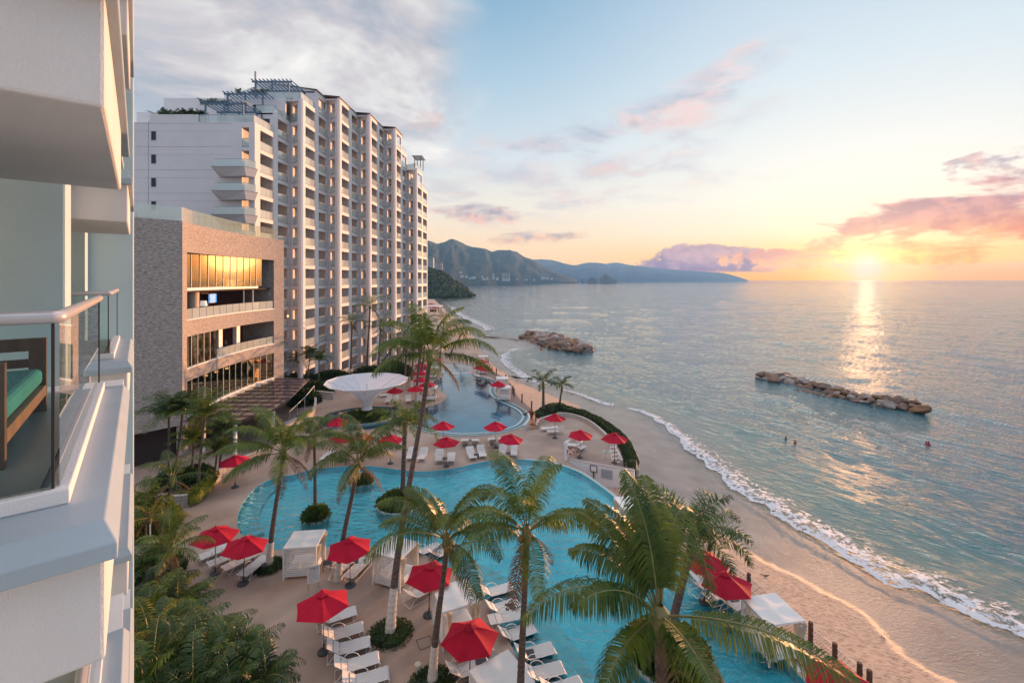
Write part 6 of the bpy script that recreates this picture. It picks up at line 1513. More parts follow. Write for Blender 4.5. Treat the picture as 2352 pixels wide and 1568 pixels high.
# sea wall of the sun deck with hoop and notice
def seawall():
    a, b = G(1308, 1058, .0), G(1457, 1084, .0); d = (b - a); L_ = d.length; rz = math.atan2(d.y, d.x)
    r = empty('deck_wall', a, rz, 'white rendered retaining wall at the end of the sun deck', 'wall')
    mb = MB(); mb.bx(0, L_, -.05, .18, -3.4, .12); mb.build('render', 'white_render', r); mb = MB(); mb.bx(-.02, L_ + .03, -.08, .21, .12, .17); mb.build('coping', 'concrete_wall', r)
    w = MB(); p = G(1455, 1083), G(1449, 1055)
    def loc(px, py): # reading on the wall face
        t = (px - CX) / F; den = (d.y - t * d.x) ; u = 0
        # solve a + d*s with x = t*y
        s = (t * a.y - a.x) / (d.x - t * d.y); y = a.y + d.y * s; return s * L_, H - (py - HY) / F * y
    hx, hz = loc(1364.6, 1072.5); h = empty('hoop', a, rz, 'dark framed water basketball backboard on a post before the deck wall', 'basketball hoop')
    x0, z0 = loc(1356.5, 1080.5); x1, z1 = loc(1372.5, 1068.5)
    mb = MB(); q = -.16
    mb.bx(x0, x1, q - .02, q + .02, z0, z0 + .06); mb.bx(x0, x1, q - .02, q + .02, z1 - .06, z1); mb.bx(x0, x0 + .06, q - .02, q + .02, z0 + .06, z1 - .06); mb.bx(x1 - .06, x1, q - .02, q + .02, z0 + .06, z1 - .06); mb.build('backboard_frame', 'metal_dark', h)
    mb = MB(); mb.bx(x0 + .06, x1 - .06, q - .01, q + .01, z0 + .06, z1 - .06); mb.build('backboard', 'white_render', h)
    mb = MB(); mb.bx((x0 + x1) / 2 - .05, (x0 + x1) / 2 + .05, q - .03, q + .03, -1.6, z0); mb.build('post', 'metal_dark', h)
    x0, z0 = loc(1381, 1096); x1, z1 = loc(1407, 1080); s = empty('notice_board', a, rz, 'pale grey notice board fixed to the deck wall', 'sign')
    mb = MB(); mb.bx(x0, x1, -.09, -.055, z0, z1); mb.build('panel', 'sign_panel', s)
    mb = MB(); n = 9
    for i in range(n): z = z1 - .22 - (z1 - z0 - .34) * i / (n - 1); mb.bx(x0 + .1, x1 - .1 - (.25 if i % 3 == 2 else 0), -.094, -.0905, z, z + .022)
    mb.build('small_print', 'joint', s)
    mb = MB(); mb.add([(x0 + .08, -.0945, z1 - .17), (x0 + .22, -.0945, z1 - .17), (x0 + .15, -.0945, z1 - .05)], [(0, 1, 2)]); mb.build('warning_mark', 'gold_ink', s)
seawall()
def low_wall(path, th, z0, z1, label, m='concrete_wall', side=1, name='low_wall'):
    r = empty(name, (path[0].x, path[0].y, 0), 0, label, 'wall'); o0 = path[0]; P = [p - o0 for p in path]
    mb = MB(); mb.wall(P, z0, z1, th, side); mb.build('wall', m, r); mb = MB(); mb.wall(offset(P, -.03 * side), z1, z1 + .05, th + .06, side); mb.build('coping', 'concrete_wall', r)
low_wall(smooth_path(D((1236, 984), (1238, 972), (1252, 966), (1285, 957), (1310, 958), (1348, 971), (1386, 1001), (1407, 1029), (1419, 1050), (1426, 1068)), k=3), .18, -.3, .42, 'low curved wall between the sun deck and the hedge')
low_wall(smooth_path(D((345, 1158), (377, 1168), (422, 1167), (449, 1156), (468, 1143), (484, 1126), (498, 1110), (530, 1088), (575, 1067), (630, 1045)), k=4), .25, 0, .95, 'curved stone faced planter wall under the left palms', 'ledge_stone', 1, 'planter_wall')
low_wall(smooth_path(D((655, 990), (690, 975), (720, 958), (727, 940), (726, 925)), k=4), .25, 0, .9, 'curved low wall beside the terrace roof', 'concrete_wall', 1, 'planter_wall')
low_wall(D((710, 912), (765, 918)), .3, 0, 1.0, 'short straight wall left of the funnel canopy', 'concrete_wall')
def steps():
    r = empty('stair_railing', G(690, 905), 0, 'pale handrail climbing from the terrace roof to the hotel shrubs', 'railing'); o = G(690, 905)
    mb = MB(); mb.tube([G(665, 945, 1.0) - o, G(700, 912, 1.6) - o, G(722, 886, 2.4) - o], .04, 6); mb.build('handrail', 'white_trim', r)
    mb = MB()
    for q in ((665, 945, 1.0), (683, 928, 1.3), (700, 912, 1.6), (722, 886, 2.4)): p = G(*q) - o; mb.tube([p, V(p.x, p.y, 0)], .03, 5)
    mb.build('rail_posts', 'white_trim', r)
steps()
# timber posts along both boardwalks, each a thing; ropes between the near ones
POSTS = [(1628.8, 1294, .0, 'post behind the beach umbrella'), (1719.6, 1362, 0, 'post beside the boardwalk umbrella'), (1861.7, 1482, 0, 'post right of the beach cabana'), (1917, 1534, 0, 'short post behind the bottom right umbrella'), (1974, 1582, 0, 'left one of the two posts at the bottom right'), (1996.5, 1600, 0, 'rightmost post at the bottom right'),
         (1221, 943, 0, 'post at the tip of the far boardwalk'), (1199, 925, 0, 'second post on the far boardwalk'), (1181, 911, 0, 'third post on the far boardwalk'), (1178, 905, 0, 'slanting post by the far cabana'), (1172, 900, 0, 'post with antler-like branches'), (1162, 877, 0, 'post behind the far cabana'), (1140, 861, 0, 'post at the bend of the far boardwalk'), (1130, 858, 0, 'left post at the bend of the far boardwalk'), (1125, 852, 0, 'post before the far umbrellas'), (1121, 838, 0, 'farthest post of the boardwalk')]
prev = None
for i, (px, py, z, lab) in enumerate(POSTS):
    g = G(px, py, z) if i < 6 else G(px, py, z); hh = 1.15 if i < 6 else 1.3
    mb = MB(); mb.tube([(0, 0, -1.6), (0, 0, .2), (.01, 0, hh - .02), (.01, 0, hh)], [.11, .11, .105, .08] if i < 6 else .10, 9); o = mb.build('timber_post', 'post_wood', None, loc=g); tag(o, 'dark timber ' + lab, 'post', 'timber posts along the boardwalks')
    if i < 6:
        if prev is not None:
            r = MB()
            for h in (.35, .70, 1.02):
                p, q = prev + V(0, 0, h), g + V(0, 0, h); pts = []
                for k in range(7): t = k / 6; s = p.lerp(q, t); s.z -= .05 * math.sin(math.pi * t); pts.append(s - prev)
                r.tube(pts, .012, 4)
            ro = r.build('rope_rail', 'lounger_frame', None, loc=prev); tag(ro, ['x', 'pale rope rail between the two umbrella posts', 'pale rope rail behind the beach cabana', 'pale rope rail right of the beach cabana', 'pale rope rail behind the bottom right umbrella', 'short pale rope rail between the last two posts'][i], 'rope')
        prev = g
mb = MB(); g = G(1173, 893, 1.1)
for (dx, dz) in ((-.5, .35), (-.35, .5), (.45, .4), (.55, .15), (.1, .6)): mb.tube([(0, 0, 0), (dx * .5, 0, dz * .4), (dx, 0, dz)], [.05, .04, .02], 5)
tag(mb.build('driftwood_branch', 'post_wood', None, loc=g - V(0, 0, .2)), 'forked driftwood branch on a boardwalk post', 'branch')
mb = MB(); mb.beam((0, 0, 0), V(G(1202, 953).x, G(1202, 953).y, 0) - V(G(1221, 944).x, G(1221, 944).y, 0), .3, .3); tag(mb.build('boardwalk_beam', 'post_wood', None, loc=G(1221, 944)), 'heavy dark beam closing the tip of the far boardwalk', 'beam')
mb = MB(); mb.add([(-.3, 0, 0), (.35, 0, .1), (.1, -.05, -1.0), (-.3, .06, 0), (.35, .06, .1), (.1, .0, -1.0)], [(0, 1, 2), (5, 4, 3), (0, 3, 4, 1), (1, 4, 5, 2), (2, 5, 3, 0)]); tag(mb.build('pennant', 'red_fabric', None, loc=G(1220, 946, -.1)), 'red pennant hanging from the boardwalk tip', 'flag')
# driftwood on the beach
def log(pts, r, lab, name='driftwood_log'):
    P = [Vector(G(a, b, -2.5)) for a, b in pts]; o = P[0].copy(); mb = MB(); q = smooth_path([p - o for p in P], k=4)
    n = len(q); q = [p + V(0, 0, .12 * noise.noise(p * .7)) for p in q]; mb.tube(q, [r * (.6 + .4 * math.sin(3 + i)) * (1 - .5 * i / n) for i in range(n)], 7); t = mb.build(name, 'driftwood', None, loc=V(o.x, o.y, sand_z(o.to_2d()) + r * .6)); tag(t, lab, 'driftwood')
log(((1168, 866), (1180, 867), (1200, 870), (1222, 871)), .28, 'long dark driftwood log at the water edge of the far beach')
log(((1101, 772), (1125, 775), (1160, 777), (1192, 782)), .25, 'long dark driftwood trunk on the sand spit')
log(((1748, 1330), (1757, 1334), (1768, 1334)), .07, 'small heap of dark driftwood on the dry sand')
log(((2024, 1466), (2032, 1470)), .06, 'short dark stick at the wet sand edge')
# info sign with its heading
def info_sign():
    g = G(720, 1352); r = empty('info_sign', g, R(20), 'white upright notice board behind the bright red umbrella', 'sign'); mb = MB(); mb.bx(-.33, .33, -.02, .02, .35, 1.35); o = mb.build('panel', 'sign_white', r); md = o.modifiers.new('bevel', 'BEVEL'); md.width = .04; md.segments = 3
    mb = MB(); mb.bx(-.3, -.25, -.02, .02, 0, .35); mb.bx(.25, .3, -.02, .02, 0, .35); mb.build('feet', 'pole_grey', r)
    cu = bpy.data.curves.new('heading', 'FONT'); cu.body = 'Hilton'; cu.size = .17; cu.align_x = 'CENTER'; cu.extrude = .002; tmp = bpy.data.objects.new('tmp', cu)
    dg = bpy.context.evaluated_depsgraph_get(); COL.objects.link(tmp); dg.update(); me = bpy.data.meshes.new_from_object(tmp.evaluated_get(dg)); bpy.data.objects.remove(tmp); me.materials.clear(); me.materials.append(M['sign_ink'])
    h = bpy.data.objects.new('heading', me); COL.objects.link(h); h.parent = r; h.location = (0, -.025, 1.14); h.rotation_euler = (R(90), 0, 0)
    mb = MB()
    for i in range(8): mb.bx(-.24, .24 - (.12 if i % 4 == 3 else 0), -.024, -.0205, 1.04 - i * .075, 1.055 - i * .075)
    mb.build('small_print', 'joint', r)
info_sign()
for (px, py, lab) in ((580, 1310, 'dark green bollard light on the shrub bed left of the cabana'), (960, 1545, 'pale round lamp bollard beside the lowest shrub bed')):
    g = G(px if px > 600 else 607, py if px > 600 else 1313); mb = MB(); mb.lathe([(.13, 0), (.12, .3), (.15, .34), (.14, .42), (.02, .46)], 14, close=True); tag(mb.build('bollard_light', 'base_dark' if px < 600 else 'cream_fabric', None, loc=g), lab, 'light')
# drain cover outline in the deck
g = G(976, 1475); mb = MB()
for a, b in (((-.33, -.33), (.33, -.33)), ((.33, -.33), (.33, .33)), ((.33, .33), (-.33, .33)), ((-.33, .33), (-.33, -.33))): mb.beam((a[0], a[1], .004), (b[0], b[1], .004), .03, .012)
o = mb.build('drain_cover', 'metal_dark', None, loc=g); o.rotation_euler = (0, 0, R(28)); tag(o, 'square drain cover outline in the deck left of the cabana', 'drain cover')
# thin flag pole at the left and restaurant terrace furniture glimpses
mb = MB(); mb.tube([(0, 0, 0), (0, 0, 3.2)], .03, 6); tag(mb.build('garden_pole', 'lounger_frame', None, loc=G(345, 1330)), 'thin pale upright pole among the left palms', 'pole')
# ------------------------------------------------------------------ breakwater rocks
def rock_proto(seed, m):
    bm = bmesh.new(); bmesh.ops.create_icosphere(bm, subdivisions=3, radius=1.0); rng = random.Random(seed); off = V(rng.uniform(0, 50), rng.uniform(0, 50), 0)
    cuts = [(V(rng.uniform(-1, 1), rng.uniform(-1, 1), rng.uniform(-.6, 1)).normalized(), rng.uniform(.55, .85)) for _ in range(9)]
    for v in bm.verts:
        p = v.co.copy()
        for n, d in cuts:
            k = p.dot(n) - d
            if k > 0: p -= n * k * .85
        p *= 1 + .10 * noise.noise(p * 1.4 + off) + .04 * noise.noise(p * 4 + off); v.co = p
    me = bpy.data.meshes.new('boulder'); bm.to_mesh(me); bm.free(); me.materials.append(M[m]); return me
RM = [rock_proto(s, m) for s, m in ((1, 'rock_brown'), (2, 'rock_brown'), (3, 'rock_pale'), (4, 'rock_ochre'), (5, 'rock_brown'), (6, 'rock_dark'), (7, 'rock_pale'), (8, 'rock_brown'))]
def rock(me, x, y, z, s, rng, lab, grp):
    o = bpy.data.objects.new('boulder', me); COL.objects.link(o); o.location = (x, y, z); o.scale = (s * rng.uniform(1.0, 1.5), s * rng.uniform(.8, 1.1), s * rng.uniform(.55, .8)); o.rotation_euler = (rng.uniform(-.25, .25), rng.uniform(-.25, .25), rng.uniform(0, 6.28)); return tag(o, lab, 'boulder', grp)
def strew(axis, wf, n, smin, smax, hf, lab, grp, seed):
    rng = random.Random(seed); P = [G(a, b, SEA) for a, b in axis]; cum = [0]
    for a, b in zip(P[:-1], P[1:]): cum.append(cum[-1] + (b - a).length)
    done = []; tries = 0
    while len(done) < n and tries < 6000:
        tries += 1; s = rng.uniform(0, cum[-1]); i = max(k for k in range(len(P) - 1) if cum[k] <= s + 1e-6); t = (s - cum[i]) / (cum[i + 1] - cum[i]); c = P[i].lerp(P[i + 1], t); d = (P[i + 1] - P[i]).normalized(); u = rng.uniform(-1, 1); w = wf(s / cum[-1])
        x, y = c.x - d.y * u * w, c.y + d.x * u * w; sz = rng.uniform(smin, smax); 
        if any((x - a) ** 2 + (y - b) ** 2 < (.62 * (sz + q)) ** 2 for a, b, q in done): continue
        done.append((x, y, sz)); z = SEA + hf(s / cum[-1]) * (1 - u * u) + .05
        k = rng.random(); me = RM[int(k * len(RM)) % len(RM)]
        rock(me, x, y, z, sz, rng, lab, grp)
B2 = 'boulders of the detached breakwater offshore'; L2 = 'boulder in the detached row of rocks standing offshore'
strew(((1752, 866), (1790, 872), (1830, 882), (1880, 895), (1930, 906)), lambda t: 1.4 + 1.2 * (1 - t), 56, .66, 1.25, lambda t: .75, L2, B2, 4)
strew(((1925, 906), (1960, 916), (2010, 925), (2060, 930), (2105, 940)), lambda t: 2.5 - .9 * t, 74, .62, 1.1, lambda t: .85, L2, B2, 9)
strew(((1830, 898), (1880, 908), (1912, 915)), lambda t: .3, 9, .5, .9, lambda t: .1, L2, B2, 12)
for (px, py, s) in ((1776, 878, 1.5), (1800, 868, 1.3), (1758, 864, 1.0), (2108, 944, 1.35), (2040, 934, 1.3)): rng = random.Random(px); rock(RM[3 if px == 2108 else (0 if px < 1900 else 2)], G(px, py, SEA).x, G(px, py, SEA).y, SEA + .35, s, rng, L2, B2)
B1 = 'boulders of the breakwater joined to the sand spit'; L1 = 'boulder in the wide breakwater joined to the sand spit'
strew(((1218, 776), (1250, 780), (1290, 792), (1340, 808)), lambda t: 5.2 + 1.2 * math.sin(math.pi * t) - 3.5 * max(0, t - .75) * 4 * .5, 150, .9, 1.8, lambda t: 2.0 - .7 * t, L1, B1, 21)
mb = MB(); P = [G(a, b, SEA) for a, b in ((1214, 775), (1250, 780), (1290, 792), (1335, 806))]
for p in P: mb.lathe([(4.6, -.6), (3.4, .7), (1.2, 1.4), (.05, 1.6)], 12, c=(p.x, p.y, SEA))
tag(mb.build('rubble_core', 'rock_dark'), 'dark rubble heart under the wide breakwater boulders', 'rubble', None, 'stuff')
rng = random.Random(3)
for (px, py, s, lab) in ((1450, 1125, .55, 'pale boulder leaning at the foot of the deck wall'), (1458, 1112, .5, 'orange lit boulder standing off the deck wall corner'), (1210, 962, .7, 'smooth boulder below the white rounded pool wall')):
    g = G(px, py, -2.6); rock(RM[2], g.x, g.y, sand_z(g.to_2d()) + .2, s, rng, lab, None)
# ------------------------------------------------------------------ hills
def ridge(name, prof, ybase, yridge, m, label, rows=16, sub=7, amp=.16, base_z=SEA - 2, seed=0, kind='structure'):
    """prof: skyline readings; the slope falls from the ridge toward the shore in front"""
    pr = smooth_path([Vector(p) for p in prof], k=sub); vs, fs = [], []; n = len(pr)
    for j in range(rows + 4):
        for i, p in enumerate(pr):
            t = i / (n - 1); yb = ybase[0] + (ybase[1] - ybase[0]) * t; yr = yridge[0] + (yridge[1] - yridge[0]) * t
            q = GY(p.x, p.y, yr); top = q.z - base_z
            if j <= rows:
                f = j / rows; y = yb + (yr - yb) * f; k = f ** .85; nz = noise.fractal(V(t * 14 + seed, f * 3.0, seed), .9, 2.1, 5); z = base_z + top * (k + amp * nz * math.sin(math.pi * f)); z = min(z, H + (q.z - H) * y / yr - .002 * top * (1 - f)) if f < 1 else q.z + top * .02 * noise.noise(V(t * 60, seed, 0))
                x = (p.x - CX) / F * y
            else:
                f = (j - rows) / 3; y = yr * (1 + .25 * f); x = (p.x - CX) / F * y; z = base_z + top * (1 - f) * .9
            vs.append((x, y, max(z, base_z)))
    for j in range(rows + 3):
        for i in range(n - 1): a = j * n + i; fs.append((a, a + 1, a + n + 1, a + n))
    me = bpy.data.meshes.new(name); me.from_pydata(vs, [], fs); me.materials.append(M[m]); me.polygons.foreach_set('use_smooth', [True] * len(fs))
    o = bpy.data.objects.new(name, me); COL.objects.link(o); tag(o, label, None, None, kind); return o
mat('hill_green', (.008, .022, .014), 1.0, 0, .03, .6, .08, col2=(.022, .042, .022), detail=10, spec=.1)
mat('range_green', (.012, .03, .035), 1.0, .2, .003, spec=.1)
mat('head_green', (.022, .045, .012), .9, 0, .06, 1.0, .35, col2=(.06, .09, .025), detail=8)
ridge('hills', ((930, 566), (960, 560), (983, 553), (1003, 559), (1020, 556), (1037, 549), (1054, 554), (1078, 565), (1113, 571), (1130, 577.5), (1148, 574), (1183, 577), (1203, 589), (1229, 599), (1262, 619), (1292, 630), (1312, 637), (1326, 643)), (1500, 3100), (2100, 3450), 'hill_green', 'x', amp=.15, rows=26, sub=9, seed=3)
ridge('hills', ((1200, 600), (1227, 596), (1266, 597), (1297, 605), (1320, 609), (1345, 604), (1365, 603), (1390, 606), (1400, 612), (1420, 624), (1440, 640)), (5000, 5200), (5600, 5700), 'range_green', 'x', amp=.2, seed=8)
ridge('hills', ((1330, 611), (1360, 606), (1390, 606), (1415, 603), (1450, 609), (1480, 612), (1520, 617), (1570, 621), (1620, 624), (1660, 627), (1690, 634), (1718, 643)), (5900, 6100), (6300, 6500), 'range_green', 'x', amp=.2, seed=12)
ridge('hills', ((1350, 640), (1385, 632), (1425, 620), (1453, 610), (1480, 616), (1520, 624), (1560, 634), (1580, 642)), (5500, 5600), (5800, 5900), 'range_green', 'x', amp=.2, seed=15)
ridge('islet', ((1349.5, 643), (1353, 638), (1361, 636), (1368, 639), (1371, 643)), (2790, 2790), (2830, 2830), 'islet_rock', 'smaller rocky islet beside the larger one on the horizon', rows=6, sub=3, kind=None)['category'] = 'islet'
ridge('islet', ((1377.5, 643), (1381, 636), (1388, 629.5), (1393, 630), (1403, 636), (1412, 640), (1416.5, 643)), (2790, 2790), (2850, 2850), 'islet_rock', 'larger dark rocky islet on the horizon', rows=6, sub=3, kind=None)['category'] = 'islet'
ridge('islet', ((1335.5, 643), (1338, 640.5), (1340, 643)), (2790, 2790), (2815, 2815), 'islet_rock', 'tiny rock left of the two islets', rows=4, sub=2, kind=None)['category'] = 'islet'
# wooded headland: ground plus tree crowns
hd = ridge('headland', ((930, 606), (960, 610), (984, 617), (1010, 626), (1028, 641), (1047, 653), (1060, 664), (1073, 675), (1084, 682)), (470, 500), (640, 530), 'head_green', None, rows=14, sub=5, amp=.12, seed=5)
def head_trees():
    me = hd.data; rng = random.Random(4); mb = MB()
    fc = [p for p in me.polygons if p.center.z > -1]
    for k in range(1500):
        p = rng.choice(fc).center; 
        if p.y > 640: continue
        s = rng.uniform(2.2, 4.6); c = V(p.x + rng.uniform(-5, 5), p.y + rng.uniform(-5, 5), p.z + s * .1)
        for i in range(26):
            a = rng.uniform(0, 6.283); ph = math.asin(rng.uniform(-.2, 1)); d = V(math.cos(a) * math.cos(ph), math.sin(a) * math.cos(ph), math.sin(ph)); q = c + d * s * rng.uniform(.7, 1.0); q.z = c.z + (q.z - c.z) * .8
            u = d.cross(V(rng.uniform(-1, 1), rng.uniform(-1, 1), .5)).normalized(); w = d.cross(u); l = s * rng.uniform(.28, .5); o = len(mb.v)
            mb.v += [tuple(q + u * l), tuple(q + w * l), tuple(q - u * l), tuple(q - w * l)]; mb.f.append([o, o + 1, o + 2, o + 3]); mb.m.append(0)
    tag(mb.build('woodland', 'jungle_leaf'), 'dense green woodland covering the near headland', 'woodland', None, 'stuff')
mat('jungle_leaf', (.014, .035, .008), .8, 0, .05, col2=(.055, .085, .02), trans=.15)
head_trees()
# distant buildings
def tower_block(px0, px1, py0, py1, y, label, floors=16, m='far_wall', rnd=False):
    a, b = GY(px0, py1, y), GY(px1, py0, y); r = empty('distant_building', (a.x, y, a.z), 0, label, 'building'); w = b.x - a.x; h = b.z - a.z
    mb = MB()
    if rnd:
        for k in range(2): mb.lathe([(w * .27, -8), (w * .27, h * (1 - .05 * k))], 16, c=(w * (.28 + .45 * k), w * .3, 0), close=True)
    else: mb.bx(0, w, 0, w * .8, -8, h)
    mb.build('wall', m, r)
    for i in range(floors):
        z = h * (i + .3) / floors; mb = MB()
        if rnd:
            for k in range(2): mb.lathe([(w * .275, z), (w * .275, z + h / floors * .45)], 16, c=(w * (.28 + .45 * k), w * .3, 0))
        else: mb.bx(w * .08, w * .92, -.35, 0, z, z + h / floors * .42)
        mb.build('window_band', 'window_dark', r)
tower_block(983.5, 995.5, 592, 622, 1150, 'white slab tower rising left behind the wooded headland', 14)
tower_block(996.5, 1016, 603, 625, 1100, 'cream tower with rounded balconies behind the headland', 11, rnd=True)
tower_block(1153.5, 1171, 627, 640.5, 1740, 'pale hotel block on the far shore below the hill', 9)
rng = random.Random(8)
for i, (px, py, w_, h_, y) in enumerate(((1057, 631, 7, 4, 4000), (1068, 632, 6, 4, 4000), (1085, 634, 8, 4, 4100), (1106, 632, 4, 3.5, 4200), (1130, 634, 6, 5, 4300), (1139, 637, 7, 4, 4300), (1132, 628, 3, 3, 4500), (1055, 623, 5, 2.5, 4300), (1078, 636, 10, 2.5, 4000), (1243, 634.5, 9, 5.5, 5600), (1254, 636, 7, 4, 5600), (1264, 638, 6, 3, 5700), (1108, 638, 7, 3, 4200), (1186, 639, 5, 2.5, 4700), (1206, 640, 6, 2.5, 5000), (1225, 640, 4, 3, 5300), (1117, 637, 4, 4, 4300))):
    y *= .4; a = GY(px, py + h_, y); s = y / F; mb = MB(); mb.bx(0, w_ * s, 0, 8, -4, h_ * s * .8); mb.add([(0, -1, h_ * s * .8), (w_ * s, -1, h_ * s * .8), (w_ * s, 8, h_ * s * .8), (0, 8, h_ * s * .8), (w_ * s / 2, -1, h_ * s), (w_ * s / 2, 8, h_ * s)], [(0, 1, 4), (1, 2, 5, 4), (2, 3, 5), (3, 0, 4, 5)])
    tag(mb.build('shore_house', 'far_wall', None, loc=a), 'tiny pale house on the far wooded shore', 'house', 'tiny houses dotted along the far shore')
mb = MB(); g = GY(1118, 629, 1750); mb.beam((0, 0, 0), (0, 0, 23), 1.0); mb.beam((-2, 0, 16), (2, 0, 16), .6); mb.beam((-1.6, 0, 12), (1.6, 0, 12), .6); tag(mb.build('radio_mast', 'pole_grey', None, loc=g), 'thin radio mast on the far hillside', 'mast')
# thatched beach bar beyond the hotel
def beach_bar():
    g = G(997, 716, -.5); r = empty('beach_bar', g, 0, 'small flat roofed beach bar at the far foot of the hotel', 'bar'); s = g.y / F
    mb = MB(); mb.bx(-14 * s, 16 * s, -5, 6, 3.0, 3.5); mb.build('roof', 'far_wall', r)
    for x in (-12, 0, 13):
        for y in (-4, 5): mb = MB(); mb.bx(x * s - .2, x * s + .2, y - .2, y + .2, 0, 3.0); mb.build('post', 'post_wood', r)
    mb = MB(); mb.bx(-10 * s, 6 * s, 0, 1, 0, 1.2); mb.build('counter', 'dark_wood', r)
beach_bar()
for (px, py, lab) in ((990, 699, 'far red umbrella at the beach bar, upper one'), (999, 708, 'far red umbrella at the beach bar, lower one')):
    g = G(px, py, 2.4); place(PU[0], (g.x, g.y, 0), 0, lab, 'red umbrellas round the pools', (2.4, 2.4, 1.1))
# ------------------------------------------------------------------ people
def body(name, verts, edges, radii, mats, loc, rz, label, extra=()):
    r = empty(name, loc, rz, label, 'person')
    me = bpy.data.meshes.new('body'); me.from_pydata(verts, edges, []); o = bpy.data.objects.new('body', me); COL.objects.link(o); o.parent = r
    md = o.modifiers.new('skin', 'SKIN'); sk = me.skin_vertices[0].data if me.skin_vertices else None
    if sk is None:
        bpy.context.view_layer.objects.active = o; o.select_set(True); bpy.ops.object.modifier_remove(modifier='skin'); bpy.ops.object.modifier_add(type='SKIN'); sk = me.skin_vertices[0].data
    for i, q in enumerate(radii): sk[i].radius = (q, q) if not isinstance(q, tuple) else q
    sk[0].use_root = True
    sb = o.modifiers.new('sub', 'SUBSURF'); sb.levels = 2; sb.render_levels = 2; me.materials.append(M[mats])
    for nm, mb, m in extra: mb.build(nm, m, r, smooth=True)
    return r
def head_parts(c, rad=.1, hm='hair', bun=False):
    h = MB(); h.lathe([(.02, -.02), (rad * .9, .0), (rad * 1.12, rad * .5), (rad * .9, rad * 1.05), (.02, rad * 1.35)], 12, c=c)
    if bun: h.lathe([(.01, rad * 1.1), (.05, rad * 1.3), (.05, rad * 1.6), (.01, rad * 1.75)], 8, c=c)
    f = MB(); f.lathe([(.03, -.14), (.06, -.11), (.075, -.02), (.05, .02)], 10, c=(c[0], c[1] - .03, c[2] - .0)); return [('hair', h, hm), ('face', f, 'skin')]
def swimmer(px, py, lab, red=False, rz=0, z=SEA, sc=1.0):
    g = G(px, py, z) + V(0, 0, .10 if z == SEA else 0)
    v = [(0, 0, -.35), (0, 0, -.05), (0, 0, .12), (0, -.01, .26), (-.19, 0, .0), (.19, 0, .0), (-.30, -.1, -.22), (.32, -.12, -.2)]
    body('person', v, [(0, 1), (1, 2), (2, 3), (1, 4), (1, 5), (4, 6), (5, 7)], [.15, .14, .055, .09, .07, .07, .05, .05], 'red_cloth' if red else 'skin_dark', g, rz, lab, head_parts((0, .0, .25), .1))
swimmer(1805, 1010, 'dark haired swimmer further left in the open sea'); swimmer(1826, 1019, 'swimmer in red seen from behind in the open sea', True)
swimmer(2127, 1022, 'left swimmer of the pair furthest right in the sea', True, 1); swimmer(2133, 1022, 'right swimmer of the pair furthest right in the sea', True, 2)
swimmer(1172, 1062, 'dark haired bather at the far side of the lower pool, seen from behind', False, 0, -.15); swimmer(1660, 1421, 'bather whose dark head shows by the beach side pool rim', False, 1, -.25)
def sitting(loc, rz, lab, m='red_cloth', skinm='skin'):
    v = [(0, 0, .22), (0, .04, .45), (0, .03, .66), (0, 0, .80), (0, -.01, .95), (-.10, -.02, .2), (-.14, -.42, .42), (-.14, -.5, .02), (.10, -.02, .2), (.16, -.40, .40), (.17, -.55, .02), (-.2, .02, .68), (-.27, -.12, .45), (-.18, -.35, .42), (.2, .02, .68), (.28, -.1, .45), (.2, -.33, .42)]
    e = [(0, 1), (1, 2), (2, 3), (3, 4), (0, 5), (5, 6), (6, 7), (0, 8), (8, 9), (9, 10), (2, 11), (11, 12), (12, 13), (2, 14), (14, 15), (15, 16)]
    body('person', v, e, [.15, .13, .15, .05, .09, .1, .075, .045, .1, .075, .045, .06, .045, .035, .06, .045, .035], m, loc, rz, lab, head_parts((0, 0, .93)))
g = G(1243, 798, SEA + 2.6); sitting(V(g.x, g.y, SEA + 1.7), R(20), 'person in red sitting on the breakwater boulders')
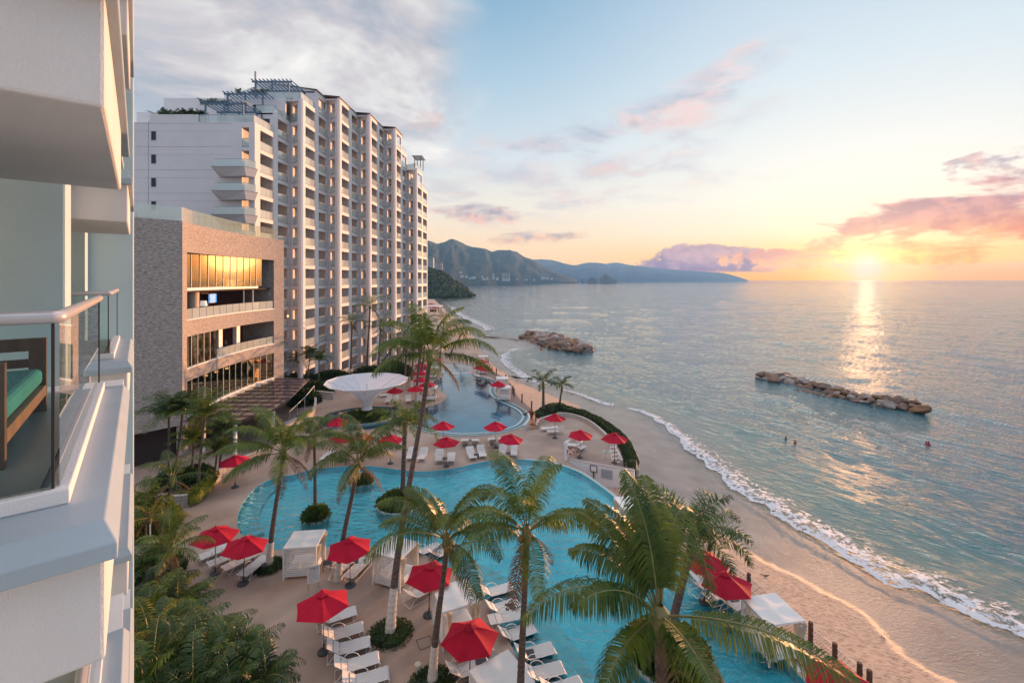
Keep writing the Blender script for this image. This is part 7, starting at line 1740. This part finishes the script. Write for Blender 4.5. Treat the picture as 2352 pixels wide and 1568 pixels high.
def standing(loc, rz, lab, m):
    v = [(0, 0, .95), (0, 0, 1.15), (0, 0, 1.38), (0, 0, 1.52), (0, -.01, 1.66), (-.09, 0, .88), (-.1, -.02, .48), (-.1, .02, .06), (-.1, -.12, .03), (.09, 0, .88), (.11, .02, .48), (.1, .04, .06), (.1, -.1, .03), (-.2, 0, 1.40), (-.25, 0, 1.12), (-.2, -.2, .98), (.2, 0, 1.40), (.26, 0, 1.12), (.24, -.1, .88)]
    e = [(0, 1), (1, 2), (2, 3), (3, 4), (0, 5), (5, 6), (6, 7), (7, 8), (0, 9), (9, 10), (10, 11), (11, 12), (2, 13), (13, 14), (14, 15), (2, 16), (16, 17), (17, 18)]
    body('person', v, e, [.13, .12, .15, .05, .09, .10, .07, .05, .04, .10, .07, .05, .04, .06, .045, .035, .06, .045, .035], m, loc, rz, lab, head_parts((0, 0, 1.64)))
q = stone_at(st0 + 10.6); standing(V(q.x - 1.4, q.y, 8.32), R(60), 'waiter in dark clothes standing on the open dining level', 'black_cloth')
for i, s in enumerate((3.0, 6.0, 8.4, 11.5)): q = stone_at(st0 + s); sitting(V(q.x - 1.9, q.y, 3.66), 1.2 * i, ['diner in dark clothes near the landward end of the lowest dining room', 'diner in grey by a pendant lamp in the lowest dining room', 'diner in red in the middle of the lowest dining room', 'diner in dark clothes near the seaward end of the lowest dining room'][i], ['black_cloth', 'grey_cloth', 'red_cloth', 'black_cloth'][i])
# small lounger left on the stone building's roof
g = V(-34.6, 44.9, 22.7); place(PL, (g.x, g.y, 22.76), R(-60), 'pale lounger behind the glass on the stone building roof', GL)
# ------------------------------------------------------------------ air
def haze():
    mb = MB(); mb.bx(-6000, 6500, -40, HAZE_FAR, -8.0, HAZE_TOP)
    m = bpy.data.materials.new('haze'); m.use_nodes = True; nt = m.node_tree; nt.nodes.clear(); out = nd(nt, 'ShaderNodeOutputMaterial'); p = nd(nt, 'ShaderNodeVolumePrincipled')
    p.inputs['Color'].default_value = (.22, .50, .98, 1); p.inputs['Density'].default_value = HAZE_D; p.inputs['Anisotropy'].default_value = .2; nt.links.new(p.outputs[0], out.inputs['Volume']); M['haze'] = m
    o = mb.build('haze', 'haze'); tag(o, 'thin evening haze over the bay', 'haze', None, 'stuff'); return o
haze()
clean()
